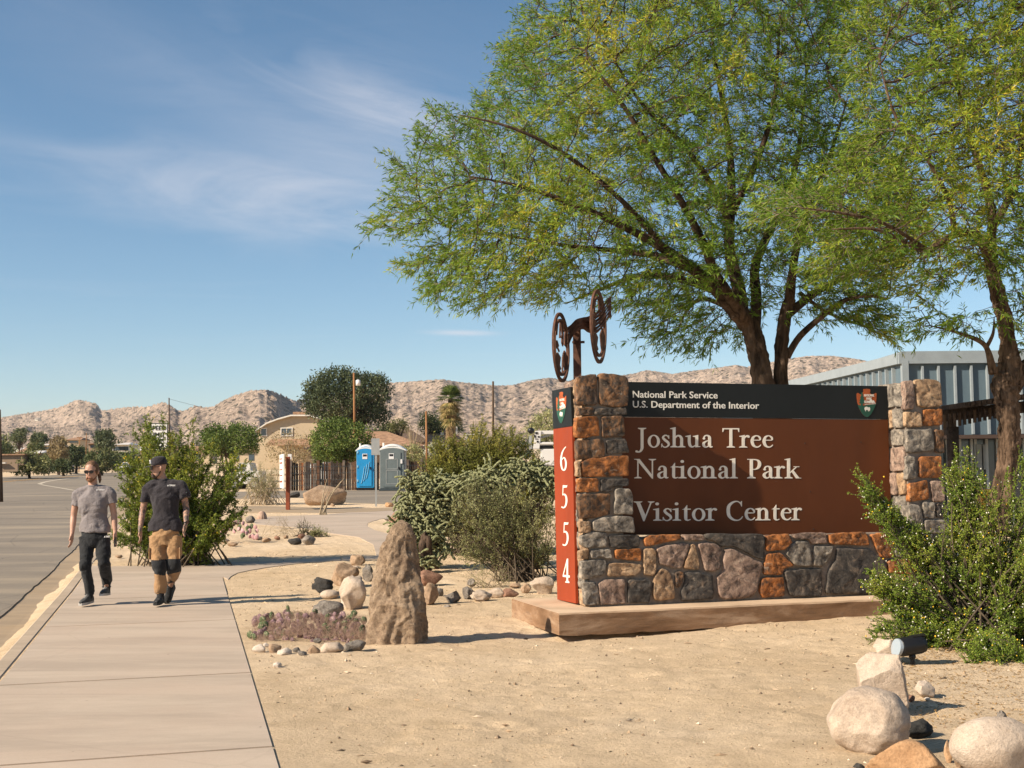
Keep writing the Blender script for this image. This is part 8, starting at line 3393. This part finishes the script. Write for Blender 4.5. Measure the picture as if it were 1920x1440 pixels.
# phone in his hand
MB().bbox(P(216.5, 1016, yp - .06), (.018, .075, .12), .004).build('phone', M_BLACK)
ph = bpy.data.objects['phone']
tag(ph, 'small black phone held in the left hand of the man in grey', 'phone')

# right man, looking over at the other
t, Jt, H, yp = build_man((303, 1138), 'bearded man in black t-shirt, tan knee patch trousers and black cap turning his head', {
    'head': (297.5, 877, 0), 'neck': (304, 899, .02), 'shL': (276.5, 912, 0), 'shR': (341, 909, .02), 'slL': (271.5, 942, 0), 'slR': (347.5, 934, .0), 'elL': (267.5, 958, .03), 'elR': (349, 953, .05),
    'wrL': (262.5, 993, -.06), 'wrR': (349, 981, -.12), 'hem': (308, 995, 0), 'hipL': (294, 1008, 0), 'hipR': (326, 1008, 0), 'knL': (299, 1062, -.10), 'knR': (327, 1060, -.04), 'anL': (301, 1119, -.04), 'anR': (319, 1101, .30),
    'cuL': (300.5, 1112, -.03), 'cuR': (319.5, 1094, .28)},
    dict(yaw=math.radians(-62), nod=.10, skin=SK2, shirt=M_BT, pants=M_TP, hemw=.212, kr=.082, seed=9, shoe=M_SHOB, sole=M_SOLD, hdL=(.12, -.1, -1), hdR=(-.22, -.2, -1), toeL=(.0, -1, -.03), toeR=(-.1, -.75, -.65), knees=True, hs=1.0))
man2 = t
# cap
cp = MB()
n = 20
V = []
for i in range(8):
    a = i / 7 * math.pi / 2
    for k in range(n):
        b_ = 2 * math.pi * k / n
        V.append(H(.088 * math.cos(b_) * math.cos(a) ** .55, .010 + .104 * math.sin(b_) * math.cos(a) ** .55, .036 + .108 * math.sin(a)))
F = [(i * n + k, i * n + (k + 1) % n, (i + 1) * n + (k + 1) % n, (i + 1) * n + k) for i in range(7) for k in range(n)] + [tuple(range(n - 1, -1, -1))]
cap = mk('cap', V, F, M_BT, t, True)
br = [H(.080 * math.cos(a), -.055 - .125 * math.sin(a) ** .8, .036 - .012 * math.sin(a)) for a in np.linspace(0, math.pi, 14)]
dn = H(0, 0, -.006) - H(0, 0, 0)
MB().prism(br, [p + dn for p in br]).build('brim', M_BT, cap)
MB().tube([H(0, .01, .143), H(0, .01, .150)], .008, 8).build('button', M_BT, cap)
q = [H(x, -.1045 + .02 * abs(x) * 8 - .0, z) for x, z in ((-.026, .062), (.026, .062), (.024, .108), (-.024, .108))]
off = H(0, .012, 0) - H(0, 0, 0)
MB().prism(q, [p + off for p in q]).build('patch', M_DECAL, cap)
q = [H(x, -.1085, z) for x, z in ((-.010, .072), (.012, .072), (.006, .098), (-.006, .092))]
MB().prism(q, [p + off * .2 for p in q]).build('patch_mark', M_BLACK, cap)
bd = MB()
bd.sphere(H(0, -.056, -.100), (.046, .040, .034), 14, 10)
for s_ in (-1, 1):
    bd.tube([H(s_ * .012, -.092, -.060), H(s_ * .030, -.086, -.072), H(s_ * .040, -.074, -.100)], [.006, .008, .010], 7)
    bd.tube([H(s_ * .068, .005, -.045), H(s_ * .060, -.022, -.085), H(s_ * .034, -.052, -.108)], [.008, .012, .014], 7)
bd.build('beard', M_BRD2, t, True)
shades(H, t, .027, .021)
chest_mark(t, 313.5, 911.5, 15.5, yp - .146, M_DECAL)
wb = Jt['wrR']
MB().tube([wb + np.array([.031 * math.cos(a), .031 * math.sin(a), .012]) for a in np.linspace(0, 2 * math.pi, 21)], .007, 6).build('watch_band', M_BLACK, t, True)
MB().bbox(wb + [.022, -.026, .012], (.034, .012, .034), .004, e1=nrm([.75, .65, 0]), e2=nrm([-.65, .75, 0])).build('watch_face', M_LENS, t)
# ------------------------------------------------------------------ desert air
hz = MB().box((0, 2250, 90.5), (9600, 5200, 184)).build('haze', None)
hz['kind'] = 'stuff'
hm_ = bpy.data.materials.new('thin_desert_haze')
hm_.use_nodes = True
for n in list(hm_.node_tree.nodes):
    hm_.node_tree.nodes.remove(n)
pv = hm_.node_tree.nodes.new('ShaderNodeVolumePrincipled')
pv.inputs['Color'].default_value = (.86, .90, .96, 1)
pv.inputs['Density'].default_value = .00007
mo = hm_.node_tree.nodes.new('ShaderNodeOutputMaterial')
hm_.node_tree.links.new(pv.outputs[0], mo.inputs['Volume'])
hz.data.materials.append(hm_)
